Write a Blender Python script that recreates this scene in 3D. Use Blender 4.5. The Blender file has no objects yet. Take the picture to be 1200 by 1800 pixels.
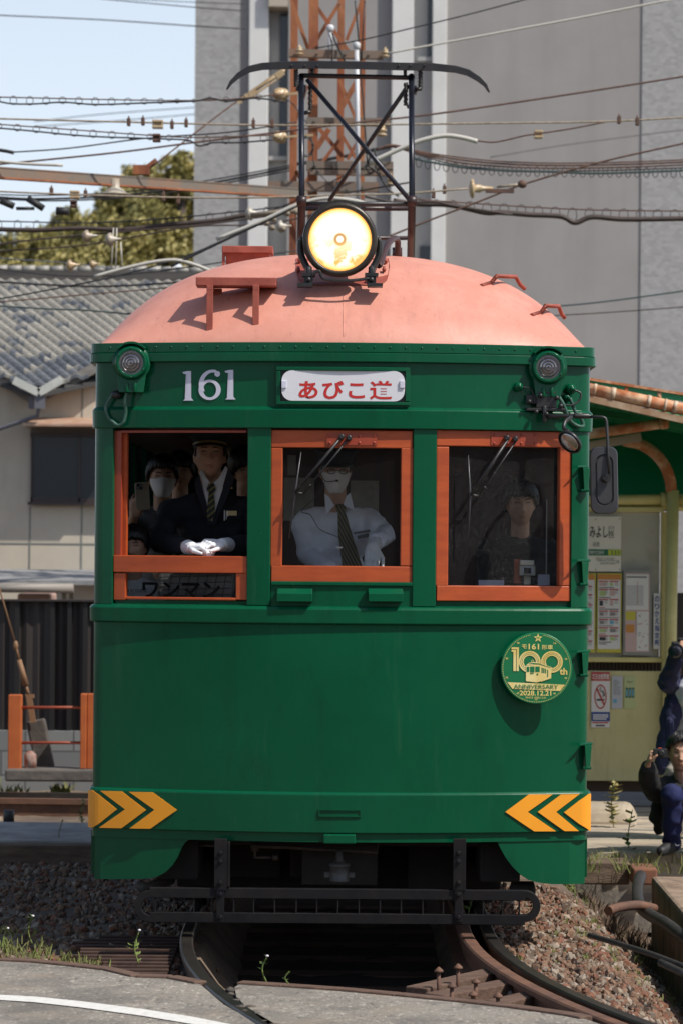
import bpy, bmesh, math, random
from mathutils import Vector, Matrix, noise
R = math.radians
random.seed(7)
SC = bpy.context.scene
COL = SC.collection

# ------------------------------------------------------------------ camera
F_PX = 5760.0      # focal length in photo pixels (1200 wide)
CAM_H = 1.917
HOR = 960.0        # horizon row
ROLL = R(0.45)
cam_d = bpy.data.cameras.new('camera')
cam = bpy.data.objects.new('camera', cam_d); COL.objects.link(cam)
cam.location = (0, 0, CAM_H)
cam.rotation_mode = 'XYZ'
cam.matrix_world = Matrix.Translation((0, 0, CAM_H)) @ Matrix.Rotation(R(90), 4, 'X') @ Matrix.Rotation(ROLL, 4, 'Z')
cam_d.sensor_fit = 'HORIZONTAL'
cam_d.sensor_width = 24.0
cam_d.lens = 24.0 * F_PX / 1200.0
cam_d.shift_y = (HOR - 900.0) / 1200.0
cam_d.clip_start = 0.5; cam_d.clip_end = 3000
cam_d.dof.use_dof = True
cam_d.dof.focus_distance = 16.0
cam_d.dof.aperture_fstop = 5.0
SC.camera = cam

# ------------------------------------------------------------------ sun, sky, exposure
SUN = Vector((0.53, -0.31, 0.79)).normalized()
sun_d = bpy.data.lights.new('sun', 'SUN'); sun_d.energy = 4.0; sun_d.angle = R(0.55); sun_d.color = (1.0, 0.95, 0.87)
sun = bpy.data.objects.new('sun', sun_d); COL.objects.link(sun)
sun.rotation_euler = SUN.to_track_quat('Z', 'Y').to_euler()
W = bpy.data.worlds.new('World'); SC.world = W; W.use_nodes = True
nt = W.node_tree; nt.nodes.clear()
sky = nt.nodes.new('ShaderNodeTexSky'); sky.sky_type = 'NISHITA'; sky.sun_disc = False
sky.sun_elevation = math.asin(SUN.z); sky.sun_rotation = math.atan2(SUN.x, SUN.y)
sky.air_density = 1.0; sky.dust_density = 1.6; sky.ozone_density = 1.2
bg = nt.nodes.new('ShaderNodeBackground'); bg.inputs['Strength'].default_value = 0.098
wo = nt.nodes.new('ShaderNodeOutputWorld')
# pale spring haze low over the horizon, mixed into the sky itself
tcw = nt.nodes.new('ShaderNodeTexCoord'); sxw = nt.nodes.new('ShaderNodeSeparateXYZ'); nt.links.new(tcw.outputs['Generated'], sxw.inputs[0])
mrw = nt.nodes.new('ShaderNodeMapRange'); mrw.interpolation_type = 'SMOOTHSTEP'
mrw.inputs['From Min'].default_value = 0.02; mrw.inputs['From Max'].default_value = 0.46; mrw.inputs['To Min'].default_value = 0.93; mrw.inputs['To Max'].default_value = 0.0
nt.links.new(sxw.outputs['Z'], mrw.inputs[0])
mxw = nt.nodes.new('ShaderNodeMix'); mxw.data_type = 'RGBA'; nt.links.new(mrw.outputs[0], mxw.inputs['Factor']); nt.links.new(sky.outputs[0], mxw.inputs['A']); mxw.inputs['B'].default_value = (7.2, 8.1, 9.2, 1)
nt.links.new(mxw.outputs['Result'], bg.inputs[0]); nt.links.new(bg.outputs[0], wo.inputs[0])
SC.view_settings.view_transform = 'Standard'; SC.view_settings.look = 'None'
SC.view_settings.exposure = 0.28; SC.view_settings.gamma = 1.0
SC.render.engine = 'CYCLES'
SC.cycles.max_bounces = 7; SC.cycles.transparent_max_bounces = 12; SC.cycles.caustics_reflective = False; SC.cycles.caustics_refractive = False
SC.cycles.sample_clamp_indirect = 4.0

def P(px, py, Y, Z=None):
    """photo pixel at distance Y -> world point (roll removed)"""
    u, v = px - 600.0, py - 900.0
    c, s = math.cos(ROLL), math.sin(ROLL)
    x, y = u * c + v * s, -u * s + v * c
    return Vector((x * Y / F_PX, Y, CAM_H - (y + 900.0 - HOR) * Y / F_PX))
def G(px, py, Z=0.0):
    """photo pixel on the plane z=Z"""
    p = P(px, py, 1.0)
    Y = (CAM_H - Z) / (CAM_H - p.z)
    return P(px, py, Y)

# ------------------------------------------------------------------ materials
def lin(c):
    return tuple((v / 12.92 if v <= 0.04045 else ((v + 0.055) / 1.055) ** 2.4) for v in [x / 255.0 for x in c])
MATS = {}
def mat(name, col, rough=0.6, metal=0.0, col2=None, scale=8.0, bump=0.0, bscale=None, coat=0.0, stretch=None, detail=5.0, lo=0.35, hi=0.65, spec=0.5, emit=None, estr=0.0, roughvar=0.0, bdist=0.01):
    """col are LINEAR albedos; col2 mixes in by noise; bump by a second noise"""
    if name in MATS: return MATS[name]
    m = bpy.data.materials.new(name); m.use_nodes = True
    t = m.node_tree; b = t.nodes['Principled BSDF']
    b.inputs['Base Color'].default_value = (*col, 1)
    b.inputs['Roughness'].default_value = rough
    b.inputs['Metallic'].default_value = metal
    b.inputs['Specular IOR Level'].default_value = spec
    b.inputs['Coat Weight'].default_value = coat
    b.inputs['Coat Roughness'].default_value = 0.08
    tc = None
    def coords():
        nonlocal tc
        if tc is None:
            g = t.nodes.new('ShaderNodeTexCoord')
            if stretch:
                mp = t.nodes.new('ShaderNodeMapping'); mp.inputs['Scale'].default_value = stretch
                t.links.new(g.outputs['Object'], mp.inputs[0]); tc = mp.outputs[0]
            else: tc = g.outputs['Object']
        return tc
    if col2:
        n = t.nodes.new('ShaderNodeTexNoise'); n.inputs['Scale'].default_value = scale; n.inputs['Detail'].default_value = detail; n.inputs['Roughness'].default_value = 0.6
        t.links.new(coords(), n.inputs['Vector'])
        r = t.nodes.new('ShaderNodeValToRGB'); r.color_ramp.elements[0].position = lo; r.color_ramp.elements[1].position = hi
        r.color_ramp.elements[0].color = (*col, 1); r.color_ramp.elements[1].color = (*col2, 1)
        t.links.new(n.outputs['Fac'], r.inputs[0]); t.links.new(r.outputs[0], b.inputs['Base Color'])
        if roughvar:
            mr = t.nodes.new('ShaderNodeMapRange'); mr.inputs['To Min'].default_value = rough - roughvar; mr.inputs['To Max'].default_value = rough + roughvar
            t.links.new(n.outputs['Fac'], mr.inputs[0]); t.links.new(mr.outputs[0], b.inputs['Roughness'])
    if bump:
        n2 = t.nodes.new('ShaderNodeTexNoise'); n2.inputs['Scale'].default_value = bscale or scale; n2.inputs['Detail'].default_value = 4
        t.links.new(coords(), n2.inputs['Vector'])
        bp = t.nodes.new('ShaderNodeBump'); bp.inputs['Strength'].default_value = bump; bp.inputs['Distance'].default_value = bdist
        t.links.new(n2.outputs['Fac'], bp.inputs['Height']); t.links.new(bp.outputs[0], b.inputs['Normal'])
    if emit:
        b.inputs['Emission Color'].default_value = (*emit, 1); b.inputs['Emission Strength'].default_value = estr
    MATS[name] = m
    return m
def nodes(m): return m.node_tree.nodes, m.node_tree.links, m.node_tree.nodes['Principled BSDF']

# ------------------------------------------------------------------ mesh builder
class MB:
    def __init__(s): s.v = []; s.f = []; s.m = []; s.sm = []
    def add(s, vs, fs, mi=0, smooth=False):
        o = len(s.v); s.v += [Vector(p) for p in vs]
        for f in fs: s.f.append([i + o for i in f]); s.m.append(mi); s.sm.append(smooth)
        return s
    def hexa(s, c8, mi=0):
        return s.add(c8, [(0,3,2,1),(4,5,6,7),(0,1,5,4),(1,2,6,5),(2,3,7,6),(3,0,4,7)], mi)
    def box(s, x0, x1, y0, y1, z0, z1, mi=0):
        return s.hexa([(x0,y0,z0),(x1,y0,z0),(x1,y1,z0),(x0,y1,z0),(x0,y0,z1),(x1,y0,z1),(x1,y1,z1),(x0,y1,z1)], mi)
    def beam(s, a, b, w, h, up=(0,0,1), mi=0):
        a = Vector(a); b = Vector(b); d = (b - a).normalized(); u = Vector(up)
        r = d.cross(u)
        if r.length < 1e-4: r = d.cross(Vector((0, 1, 0)))
        r.normalize(); u = r.cross(d).normalized()
        q = lambda p, i, j: p + r * (i * w / 2) + u * (j * h / 2)
        return s.hexa([q(a,-1,-1), q(a,1,-1), q(b,1,-1), q(b,-1,-1), q(a,-1,1), q(a,1,1), q(b,1,1), q(b,-1,1)], mi)
    def tube(s, pts, r, n=8, mi=0, caps=True, rs=None):
        pts = [Vector(p) for p in pts]; N = len(pts)
        vs = []; fs = []
        ref = None
        for i, p in enumerate(pts):
            d = (pts[min(i + 1, N - 1)] - pts[max(i - 1, 0)])
            if d.length < 1e-9: d = Vector((0, 0, 1))
            d.normalize()
            if ref is None:
                ref = Vector((0, 0, 1)) if abs(d.z) < 0.9 else Vector((1, 0, 0))
            a = (ref - d * ref.dot(d))
            if a.length < 1e-6: a = d.orthogonal()
            a.normalize(); ref = a; b = d.cross(a)
            rr = rs[i] if rs else r
            for k in range(n):
                t = 2 * math.pi * k / n
                vs.append(p + a * (rr * math.cos(t)) + b * (rr * math.sin(t)))
        for i in range(N - 1):
            for k in range(n):
                k2 = (k + 1) % n
                fs.append((i*n+k, i*n+k2, (i+1)*n+k2, (i+1)*n+k))
        s.add(vs, fs, mi, True)
        if caps:
            o = len(s.v) - N * n
            s.f.append([o + k for k in range(n)][::-1]); s.m.append(mi); s.sm.append(False)
            s.f.append([o + (N-1)*n + k for k in range(n)]); s.m.append(mi); s.sm.append(False)
        return s
    def lathe(s, prof, org, axis=(0,-1,0), n=32, mi=0, smooth=True, cap=True):
        """prof: (radius, distance along axis)"""
        ax = Vector(axis).normalized(); a = ax.orthogonal().normalized(); b = ax.cross(a); org = Vector(org)
        vs = []; fs = []
        for r, h in prof:
            for k in range(n):
                t = 2*math.pi*k/n
                vs.append(org + ax*h + a*(r*math.cos(t)) + b*(r*math.sin(t)))
        for i in range(len(prof)-1):
            for k in range(n):
                k2 = (k+1) % n
                fs.append((i*n+k, i*n+k2, (i+1)*n+k2, (i+1)*n+k))
        s.add(vs, fs, mi, smooth)
        if cap:
            o = len(s.v) - len(prof)*n
            s.f.append([o+k for k in range(n)][::-1]); s.m.append(mi); s.sm.append(False)
            s.f.append([o+(len(prof)-1)*n+k for k in range(n)]); s.m.append(mi); s.sm.append(False)
        return s
    def ell(s, c, rx, ry, rz, nu=14, nv=9, mi=0, M=None):
        vs = []; fs = []; c = Vector(c)
        for j in range(nv+1):
            ph = math.pi*j/nv
            for i in range(nu):
                t = 2*math.pi*i/nu
                p = Vector((rx*math.sin(ph)*math.cos(t), ry*math.sin(ph)*math.sin(t), rz*math.cos(ph)))
                if M: p = M @ p
                vs.append(c+p)
        for j in range(nv):
            for i in range(nu):
                i2 = (i+1) % nu
                fs.append((j*nu+i, (j+1)*nu+i, (j+1)*nu+i2, j*nu+i2))
        return s.add(vs, fs, mi, True)
    def prism(s, poly, fn0, fn1, mi=0):
        """poly 2D; fn0 front, fn1 back"""
        n = len(poly)
        vs = [fn0(*p) for p in poly] + [fn1(*p) for p in poly]
        fs = [tuple(range(n)), tuple(range(2*n-1, n-1, -1))] + [(i, i+n, (i+1) % n + n, (i+1) % n) for i in range(n)]
        return s.add(vs, fs, mi)
    def grid(s, fn, nu, nv, mi=0, smooth=True):
        vs = [fn(i/nu, j/nv) for j in range(nv+1) for i in range(nu+1)]
        fs = [(j*(nu+1)+i, j*(nu+1)+i+1, (j+1)*(nu+1)+i+1, (j+1)*(nu+1)+i) for j in range(nv) for i in range(nu)]
        return s.add(vs, fs, mi, smooth)
    def build(s, name, mats, parent=None, bevel=0.0, solid=0.0, auto=True, seg=2):
        me = bpy.data.meshes.new(name)
        me.from_pydata([tuple(p) for p in s.v], [], s.f)
        if not isinstance(mats, (list, tuple)): mats = [mats]
        for m in mats: me.materials.append(m)
        me.polygons.foreach_set('material_index', s.m)
        me.polygons.foreach_set('use_smooth', s.sm)
        me.validate(); me.update()
        bm = bmesh.new(); bm.from_mesh(me); bmesh.ops.recalc_face_normals(bm, faces=bm.faces) ; bm.to_mesh(me); bm.free()
        o = bpy.data.objects.new(name, me); COL.objects.link(o)
        if bevel:
            b = o.modifiers.new('bevel', 'BEVEL'); b.width = bevel; b.segments = seg; b.limit_method = 'ANGLE'; b.angle_limit = R(40); b.harden_normals = False
        if solid:
            b = o.modifiers.new('solid', 'SOLIDIFY'); b.thickness = solid; b.offset = 0
        if parent is not None: adopt(o, parent)
        return o
ABS = {}
def absloc(o):
    return ABS.get(o.name, Vector((0, 0, 0)))
def adopt(o, parent):
    o.parent = parent
    o.matrix_parent_inverse = Matrix.Translation(-absloc(parent))
def empty(name, loc=(0,0,0)):
    o = bpy.data.objects.new(name, None); COL.objects.link(o); o.location = loc; o.empty_display_size = 0.2
    ABS[o.name] = Vector(loc)
    return o
def tag(o, label, cat, group=None, kind=None):
    o['label'] = label; o['category'] = cat
    if group: o['group'] = group
    if kind: o['kind'] = kind
    return o
def thing(name, loc, label, cat, group=None):
    return tag(empty(name, loc), label, cat, group)
def struct(o): o['kind'] = 'structure'; return o
def copy_tree(o, shift, label=None):
    c = o.copy(); COL.objects.link(c); c.location = Vector(o.location) + Vector(shift)
    if label: c['label'] = label
    for ch in o.children:
        k = ch.copy(); COL.objects.link(k); k.parent = c
        for g in ch.children:
            d = g.copy(); COL.objects.link(d); d.parent = k
    return c
def smooth_path(pts, n=8):
    pts = [Vector(p) for p in pts]
    if len(pts) < 3: return [pts[0].lerp(pts[1], i/n) for i in range(n+1)]
    q = [pts[0]*2-pts[1]] + pts + [pts[-1]*2-pts[-2]]
    out = []
    for i in range(1, len(q)-2):
        a, b, c, d = q[i-1], q[i], q[i+1], q[i+2]
        for k in range(n):
            t = k/n
            out.append(0.5*((2*b)+(c-a)*t+(2*a-5*b+4*c-d)*t*t+(3*b-a-3*c+d)*t**3))
    out.append(pts[-1]); return out

DG = None
def text_mesh(txt, bold=0.0, extrude=0.0, space=1.0):
    """flat outline of a text in the built-in font; returns verts (x,y,z) and faces"""
    cu = bpy.data.curves.new('lettering', 'FONT'); cu.body = txt; cu.size = 1.0; cu.offset = bold; cu.extrude = extrude; cu.space_character = space
    cu.align_x = 'LEFT'; cu.resolution_u = 4
    o = bpy.data.objects.new('lettering', cu); COL.objects.link(o)
    dg = bpy.context.evaluated_depsgraph_get(); dg.update()
    me = bpy.data.meshes.new_from_object(o.evaluated_get(dg))
    vs = [v.co.copy() for v in me.vertices]; fs = [list(p.vertices) for p in me.polygons]
    bpy.data.objects.remove(o); bpy.data.curves.remove(cu); bpy.data.meshes.remove(me)
    return vs, fs
def letters(mb, txt, x0, x1, z0, z1, fn, bold=0.0, mi=0, italic=0.0, keep=False, space=1.0):
    """fit text into x0..x1, z0..z1 and map with fn(x,z)"""
    vs, fs = text_mesh(txt, bold, 0.0, space)
    if not vs: return
    ax = min(v.x for v in vs); bx = max(v.x for v in vs); ay = min(v.y for v in vs); by = max(v.y for v in vs)
    out = []
    for v in vs:
        t = (v.y-ay)/max(by-ay, 1e-6)
        out.append(fn(x0 + (v.x-ax)/max(bx-ax, 1e-6)*(x1-x0) + italic*t*(z1-z0), z0 + t*(z1-z0)))
    mb.add(out, fs, mi)
# ------------------------------------------------------------------ material library
GREEN = mat('green_paint', (0.0009, 0.068, 0.029), rough=0.24, col2=(0.0015, 0.084, 0.036), scale=1.7, bump=0.10, bscale=2.6, coat=0.06, spec=0.22, bdist=0.02, lo=0.3, hi=0.75, roughvar=0.06)
def worn(m, dark, sc, lo, hi, amt=0.5, streak=None):
    """adds fine stains/scuffs on top of the existing base colour"""
    n, l, b = nodes(m)
    src = b.inputs['Base Color'].links[0].from_socket if b.inputs['Base Color'].links else None
    g = n.new('ShaderNodeTexCoord'); mp = n.new('ShaderNodeMapping'); mp.inputs['Scale'].default_value = streak or (1, 1, 1)
    l.new(g.outputs['Object'], mp.inputs[0])
    t = n.new('ShaderNodeTexNoise'); t.inputs['Scale'].default_value = sc; t.inputs['Detail'].default_value = 6; t.inputs['Roughness'].default_value = 0.65
    l.new(mp.outputs[0], t.inputs['Vector'])
    mr = n.new('ShaderNodeMapRange'); mr.inputs['From Min'].default_value = lo; mr.inputs['From Max'].default_value = hi; mr.inputs['To Max'].default_value = amt
    l.new(t.outputs['Fac'], mr.inputs[0])
    mx = n.new('ShaderNodeMix'); mx.data_type = 'RGBA'
    l.new(mr.outputs[0], mx.inputs['Factor'])
    if src: l.new(src, mx.inputs['A'])
    else: mx.inputs['A'].default_value = b.inputs['Base Color'].default_value
    mx.inputs['B'].default_value = (*dark, 1)
    l.new(mx.outputs['Result'], b.inputs['Base Color'])
    return m
worn(GREEN, (0.07, 0.15, 0.09), 9, 0.58, 0.82, 0.20, (1.8, 1.5, 0.22)); worn(GREEN, (0.004, 0.03, 0.018), 4, 0.52, 0.8, 0.45, (1.2, 1, 0.5))
worn(GREEN, (0.30, 0.34, 0.28), 55, 0.70, 0.80, 0.35)
PINK = mat('roof_paint', (0.62, 0.275, 0.205), rough=0.5, col2=(0.53, 0.21, 0.15), scale=3.5, bump=0.28, bscale=38, bdist=0.004, lo=0.35, hi=0.75)
worn(PINK, (0.80, 0.44, 0.35), 9, 0.5, 0.78, 0.22, (1, 1, 0.25)); worn(PINK, (0.22, 0.05, 0.035), 60, 0.66, 0.74, 0.6); worn(PINK, (0.36, 0.14, 0.11), 7, 0.52, 0.80, 0.40, (2.5, 1, 0.16)); worn(PINK, (0.16, 0.07, 0.05), 24, 0.60, 0.74, 0.35, (1.6, 1, 0.5))
DPINK = mat('bench_paint', (0.36, 0.085, 0.055), rough=0.6, col2=(0.26, 0.055, 0.035), scale=14, bump=0.4, bscale=40, bdist=0.004)
ORANGE = mat('window_frame_paint', (0.44, 0.076, 0.014), rough=0.45, col2=(0.35, 0.055, 0.011), scale=5, bump=0.15, bscale=20, bdist=0.003, stretch=(1, 1, 5))
worn(ORANGE, (0.20, 0.035, 0.01), 30, 0.62, 0.78, 0.5)
PLATE = mat('riveted_plate_paint', (0.30, 0.045, 0.018), rough=0.4)
BLACK = mat('black_metal', (0.012, 0.012, 0.014), rough=0.42, col2=(0.022, 0.021, 0.02), scale=12, bump=0.1, bscale=40, bdist=0.002)
IRON = mat('grimy_iron', (0.006, 0.006, 0.008), rough=0.5, spec=0.25, col2=(0.013, 0.011, 0.010), scale=9, bump=0.3, bscale=30, bdist=0.004)
DARK = mat('underframe_grime', (0.010, 0.009, 0.009), rough=0.8, col2=(0.022, 0.018, 0.015), scale=6)
NAVY = mat('pantograph_steel', (0.020, 0.022, 0.034), rough=0.32, col2=(0.012, 0.012, 0.017), scale=5, metal=0.4)
BROWNM = mat('pantograph_brown_steel', (0.035, 0.016, 0.014), rough=0.4, col2=(0.02, 0.012, 0.012), scale=5)
CHROME = mat('bright_metal', (0.55, 0.55, 0.56), rough=0.25, metal=1.0)
GREYM = mat('grey_metal', (0.20, 0.20, 0.21), rough=0.4, metal=0.7)
WHITEP = mat('white_lettering', (0.60, 0.60, 0.70), rough=0.5)
YELLOW = mat('yellow_marking', (0.85, 0.33, 0.012), rough=0.45, col2=(0.78, 0.30, 0.012), scale=3)
RED = mat('red_lettering', (0.50, 0.02, 0.015), rough=0.5)
WOODI = mat('cab_wood', (0.060, 0.017, 0.008), rough=0.5, col2=(0.035, 0.010, 0.005), scale=3, stretch=(6, 6, 0.6))
FLOORI = mat('cab_floor', (0.05, 0.035, 0.025), rough=0.7)
def glass(name, dirt=0.0, tint=(0.93, 0.95, 0.94), refl=1.0, dens=0.05):
    m = bpy.data.materials.new(name); m.use_nodes = True; t = m.node_tree; t.nodes.clear()
    o = t.nodes.new('ShaderNodeOutputMaterial'); tr = t.nodes.new('ShaderNodeBsdfTransparent'); tr.inputs[0].default_value = (*tint, 1)
    gl = t.nodes.new('ShaderNodeBsdfGlossy'); gl.inputs['Roughness'].default_value = 0.02
    fr = t.nodes.new('ShaderNodeFresnel'); fr.inputs[0].default_value = 1.45
    mx = t.nodes.new('ShaderNodeMixShader'); t.links.new(fr.outputs[0], mx.inputs[0]); t.links.new(tr.outputs[0], mx.inputs[1]); t.links.new(gl.outputs[0], mx.inputs[2])
    df = t.nodes.new('ShaderNodeBsdfDiffuse'); df.inputs[0].default_value = (0.55, 0.55, 0.55, 1)
    g = t.nodes.new('ShaderNodeTexCoord'); n = t.nodes.new('ShaderNodeTexNoise'); n.inputs['Scale'].default_value = 330; n.inputs['Detail'].default_value = 2
    n2 = t.nodes.new('ShaderNodeTexNoise'); n2.inputs['Scale'].default_value = 4; n2.inputs['Detail'].default_value = 3
    t.links.new(g.outputs['Object'], n.inputs[0]); t.links.new(g.outputs['Object'], n2.inputs[0])
    mr = t.nodes.new('ShaderNodeMapRange'); mr.inputs['From Min'].default_value = 0.60; mr.inputs['From Max'].default_value = 0.72; mr.inputs['To Max'].default_value = dirt
    t.links.new(n.outputs['Fac'], mr.inputs[0])
    mr2 = t.nodes.new('ShaderNodeMapRange'); mr2.inputs['From Min'].default_value = 0.35; mr2.inputs['From Max'].default_value = 0.7; mr2.inputs['To Min'].default_value = 0.15
    t.links.new(n2.outputs['Fac'], mr2.inputs[0])
    mu = t.nodes.new('ShaderNodeMath'); mu.operation = 'MULTIPLY'; t.links.new(mr.outputs[0], mu.inputs[0]); t.links.new(mr2.outputs[0], mu.inputs[1])
    ad = t.nodes.new('ShaderNodeMath'); ad.operation = 'ADD'; t.links.new(mu.outputs[0], ad.inputs[0]); ad.inputs[1].default_value = dens
    m2 = t.nodes.new('ShaderNodeMixShader'); t.links.new(ad.outputs[0], m2.inputs[0]); t.links.new(mx.outputs[0], m2.inputs[1]); t.links.new(df.outputs[0], m2.inputs[2])
    t.links.new(m2.outputs[0], o.inputs[0])
    return m
GLASS = glass('clear_window_glass', 0.10, dens=0.008)
DGLASS = glass('dusty_window_glass', 0.40, dens=0.012)
SIDEGL = mat('dark_side_glass', (0.01, 0.012, 0.012), rough=0.06)
# ================================================================== TRAM
YF = 16.0; SAG = 0.23; HW = 1.222
def yf(x): return YF + SAG*(x/1.22)**2
def nf(x):
    d = 2*SAG*x/1.22**2
    return Vector((d, -1, 0)).normalized()
def F(x, z, o=0.0):
    """point on the bowed front: o metres proud of the sheet"""
    n = nf(x); return Vector((x, yf(x), z)) + n*o
def X(px, py, o=0.0):
    x = (px-600)/360.0
    for _ in range(4):
        p = P(px, py, yf(x)-o); x = p.x
    return p.x, p.z
REAR = 22.5
def corner_x(half, rc=0.07):
    xe = half-rc
    for _ in range(6): xe = half-rc+nf(xe).x*rc
    return xe
def plan(half, rear=REAR, rc=0.07, n=28):
    """plan outline, left rear -> round the front -> right rear, with outward normals"""
    xe = corner_x(half, rc); out = []
    front = [(-xe + 2*xe*i/n) for i in range(n+1)]
    a0 = math.atan2(nf(xe).x, -nf(xe).y)
    pts = []
    for x in front:
        q = nf(x); pts.append((x, yf(x), q.x, q.y))
    cx, cy = xe - nf(xe).x*rc, yf(xe) - nf(xe).y*rc
    right = []
    for i in range(1, 7):
        a = a0 + (math.pi/2-a0)*i/6
        nx, ny = math.sin(a), -math.cos(a)
        right.append((cx+nx*rc, cy+ny*rc, nx, ny))
    right.append((cx+rc, rear, 1, 0))
    left = [(-x, y, -nx, ny) for x, y, nx, ny in right][::-1]
    return left + pts + right
PLN = plan(1.226)
def sweep(mb, prof, path=PLN, mi=0, closed=True):
    """prof: list of (outward offset, z), swept along plan path"""
    n = len(prof); vs = []; fs = []
    for x, y, nx, ny in path:
        for o, z in prof: vs.append((x+nx*o, y+ny*o, z))
    for i in range(len(path)-1):
        for k in range(n if closed else n-1):
            k2 = (k+1) % n
            fs.append((i*n+k, i*n+k2, (i+1)*n+k2, (i+1)*n+k))
    mb.add(vs, fs, mi, False)
    o = len(mb.v)-n*len(path)
    if closed:
        mb.f.append([o+k for k in range(n)]); mb.m.append(mi); mb.sm.append(False)
        mb.f.append([o+(len(path)-1)*n+k for k in range(n)][::-1]); mb.m.append(mi); mb.sm.append(False)
    return mb
def fpath(x0, x1, n=8):
    return [(x, yf(x), nf(x).x, nf(x).y) for x in [x0+(x1-x0)*i/n for i in range(n+1)]]
def fbar(mb, x0, x1, z0, z1, o0, o1, mi=0, n=8):
    """bent bar on the front: o0 inner offset, o1 outer"""
    return sweep(mb, [(o0, z0), (o0, z1), (o1, z1), (o1, z0)], fpath(x0, x1, n), mi)
def fpx(mb, px0, px1, py0, py1, o0, o1, mi=0, n=6):
    x0, z1 = X(px0, (py0)); x1, z0 = X(px1, (py1)); z1 = X((px0+px1)/2, py0)[1]; z0 = X((px0+px1)/2, py1)[1]
    return fbar(mb, min(x0, x1), max(x0, x1), z0, z1, o0, o1, mi, n)
def zc(py): return CAM_H - (py-HOR)*YF/F_PX

tram = thing('tram', (0, YF, 0), 'old green tram numbered 161 with salmon roof and lit headlight on the curved track', 'tram')

# ---- lower body panel
Z_BELT1, Z_BELT0 = zc(1066), zc(1099)
Z_BUM1, Z_BUM0 = zc(1393), zc(1465)
m = MB(); sweep(m, [(0, Z_BUM1-0.02), (0, Z_BELT0+0.02), (-0.05, Z_BELT0+0.02), (-0.05, Z_BUM1-0.02)])
sweep(m, [(0.002, Z_BUM0-0.045), (0.002, Z_BUM0+0.01), (-0.05, Z_BUM0+0.01), (-0.05, Z_BUM0-0.045)])
m.build('front_panel', GREEN, tram)
m = MB(); sweep(m, [(0.0, Z_BELT0), (0.020, Z_BELT0+0.006), (0.022, Z_BELT1-0.018), (0.012, Z_BELT1-0.004), (-0.03, Z_BELT1+0.004), (-0.06, Z_BELT1+0.004), (-0.06, Z_BELT0)])
m.build('belt_rail', GREEN, tram, bevel=0.005)
m = MB(); sweep(m, [(-0.02, Z_BUM0), (0.018, Z_BUM0), (0.020, Z_BUM1-0.012), (0.010, Z_BUM1), (-0.02, Z_BUM1)])
bumper = m.build('bumper', GREEN, tram, bevel=0.004)
# slot ring and lip on the bumper
m = MB(); x0, z1 = X(560, 1422); x1, z0 = X(634, 1436)
for a, b, c, d in ((x0, x1, z1-0.006, z1), (x0, x1, z0, z0+0.006), (x0, x0+0.006, z0, z1), (x1-0.006, x1, z0, z1)): fbar(m, a, b, c, d, 0.018, 0.026, 0, 3)
m.build('slot_rim', GREEN, bumper)
m = MB(); fpx(m, 568, 624, 1466, 1483, 0.0, 0.045); m.build('coupler_cover', GREEN, tram, bevel=0.006)
# chevrons
def chev(polys, ox, oy, sc=2.4):
    for k, poly in enumerate(polys):
        m = MB(); q = [(ox+a/sc, oy+b/sc) for a, b in poly]
        def fr(px, py):
            x, z = X(px, py, 0.03); return chv(x, z, 0.0335)
        def bk(px, py):
            x, z = X(px, py, 0.03); return chv(x, z, 0.029)
        # subdivide by triangulated fan strips between top and bottom edges
        m.prism(q, fr, bk)
        m.build('chevron', YELLOW, bumper)
def chv(x, z, o):
    xe = corner_x(1.226)
    if abs(x) <= xe: return F(x, z, o)
    s = 1 if x > 0 else -1
    t = min(1.0, (abs(x)-xe)/0.075)
    a0 = math.atan2(nf(xe).x, -nf(xe).y); a = a0+(math.pi/2-a0)*t
    cx, cy = xe-nf(xe).x*0.07, yf(xe)-nf(xe).y*0.07
    return Vector((s*(cx+math.sin(a)*(0.07+o)), cy-math.cos(a)*(0.07+o), z))
def strip_chev(corners, k0):
    pass
LC = [[(42,72),(65,72),(163,152),(118,188),(66,230),(42,230)],
      [(93,74),(183,76),(285,155),(234,193),(182,232),(87,230),(197,152)],
      [(213,78),(313,80),(415,155),(359,194),(303,234),(215,233),(320,154)]]
RC = [[(1043,88),(1028,88),(930,165),(981,204),(1033,244),(1043,244)],
      [(995,88),(918,89),(820,163),(876,204),(932,244),(993,244),(897,163)],
      [(883,89),(783,89),(684,163),(744,204),(805,245),(897,245),(778,163)]]
def dense_poly(m, poly, ox, oy, sc):
    """clip the polygon in vertical strips so it follows the bow"""
    q = [X(ox+a/sc, oy+b/sc, 0.03) for a, b in poly]
    xs = sorted(set([p[0] for p in q])); lo, hi = xs[0], xs[-1]
    cuts = sorted(set([lo+(hi-lo)*i/14 for i in range(15)] + xs))
    def spans(x):
        zs = []
        for i in range(len(q)):
            a, b = q[i], q[(i+1) % len(q)]
            if (a[0]-x)*(b[0]-x) < 0: zs.append(a[1]+(b[1]-a[1])*(x-a[0])/(b[0]-a[0]))
        return sorted(zs)
    e = 1e-8
    for a, b in zip(cuts, cuts[1:]):
        if b-a < 1e-7: continue
        A, B = spans(a+e), spans(b-e)
        for k in range(0, min(len(A), len(B))-1, 2):
            m.add([chv(a, A[k], .024), chv(b, B[k], .024), chv(b, B[k+1], .024), chv(a, A[k+1], .024)], [(0,1,2,3)])
for poly in LC:
    m = MB(); dense_poly(m, poly, 140, 1360, 2.4); m.build('chevron', YELLOW, bumper, solid=0.003)
for poly in RC:
    m = MB(); dense_poly(m, poly, 600, 1360, 2.4); m.build('chevron', YELLOW, bumper, solid=0.003)

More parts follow.
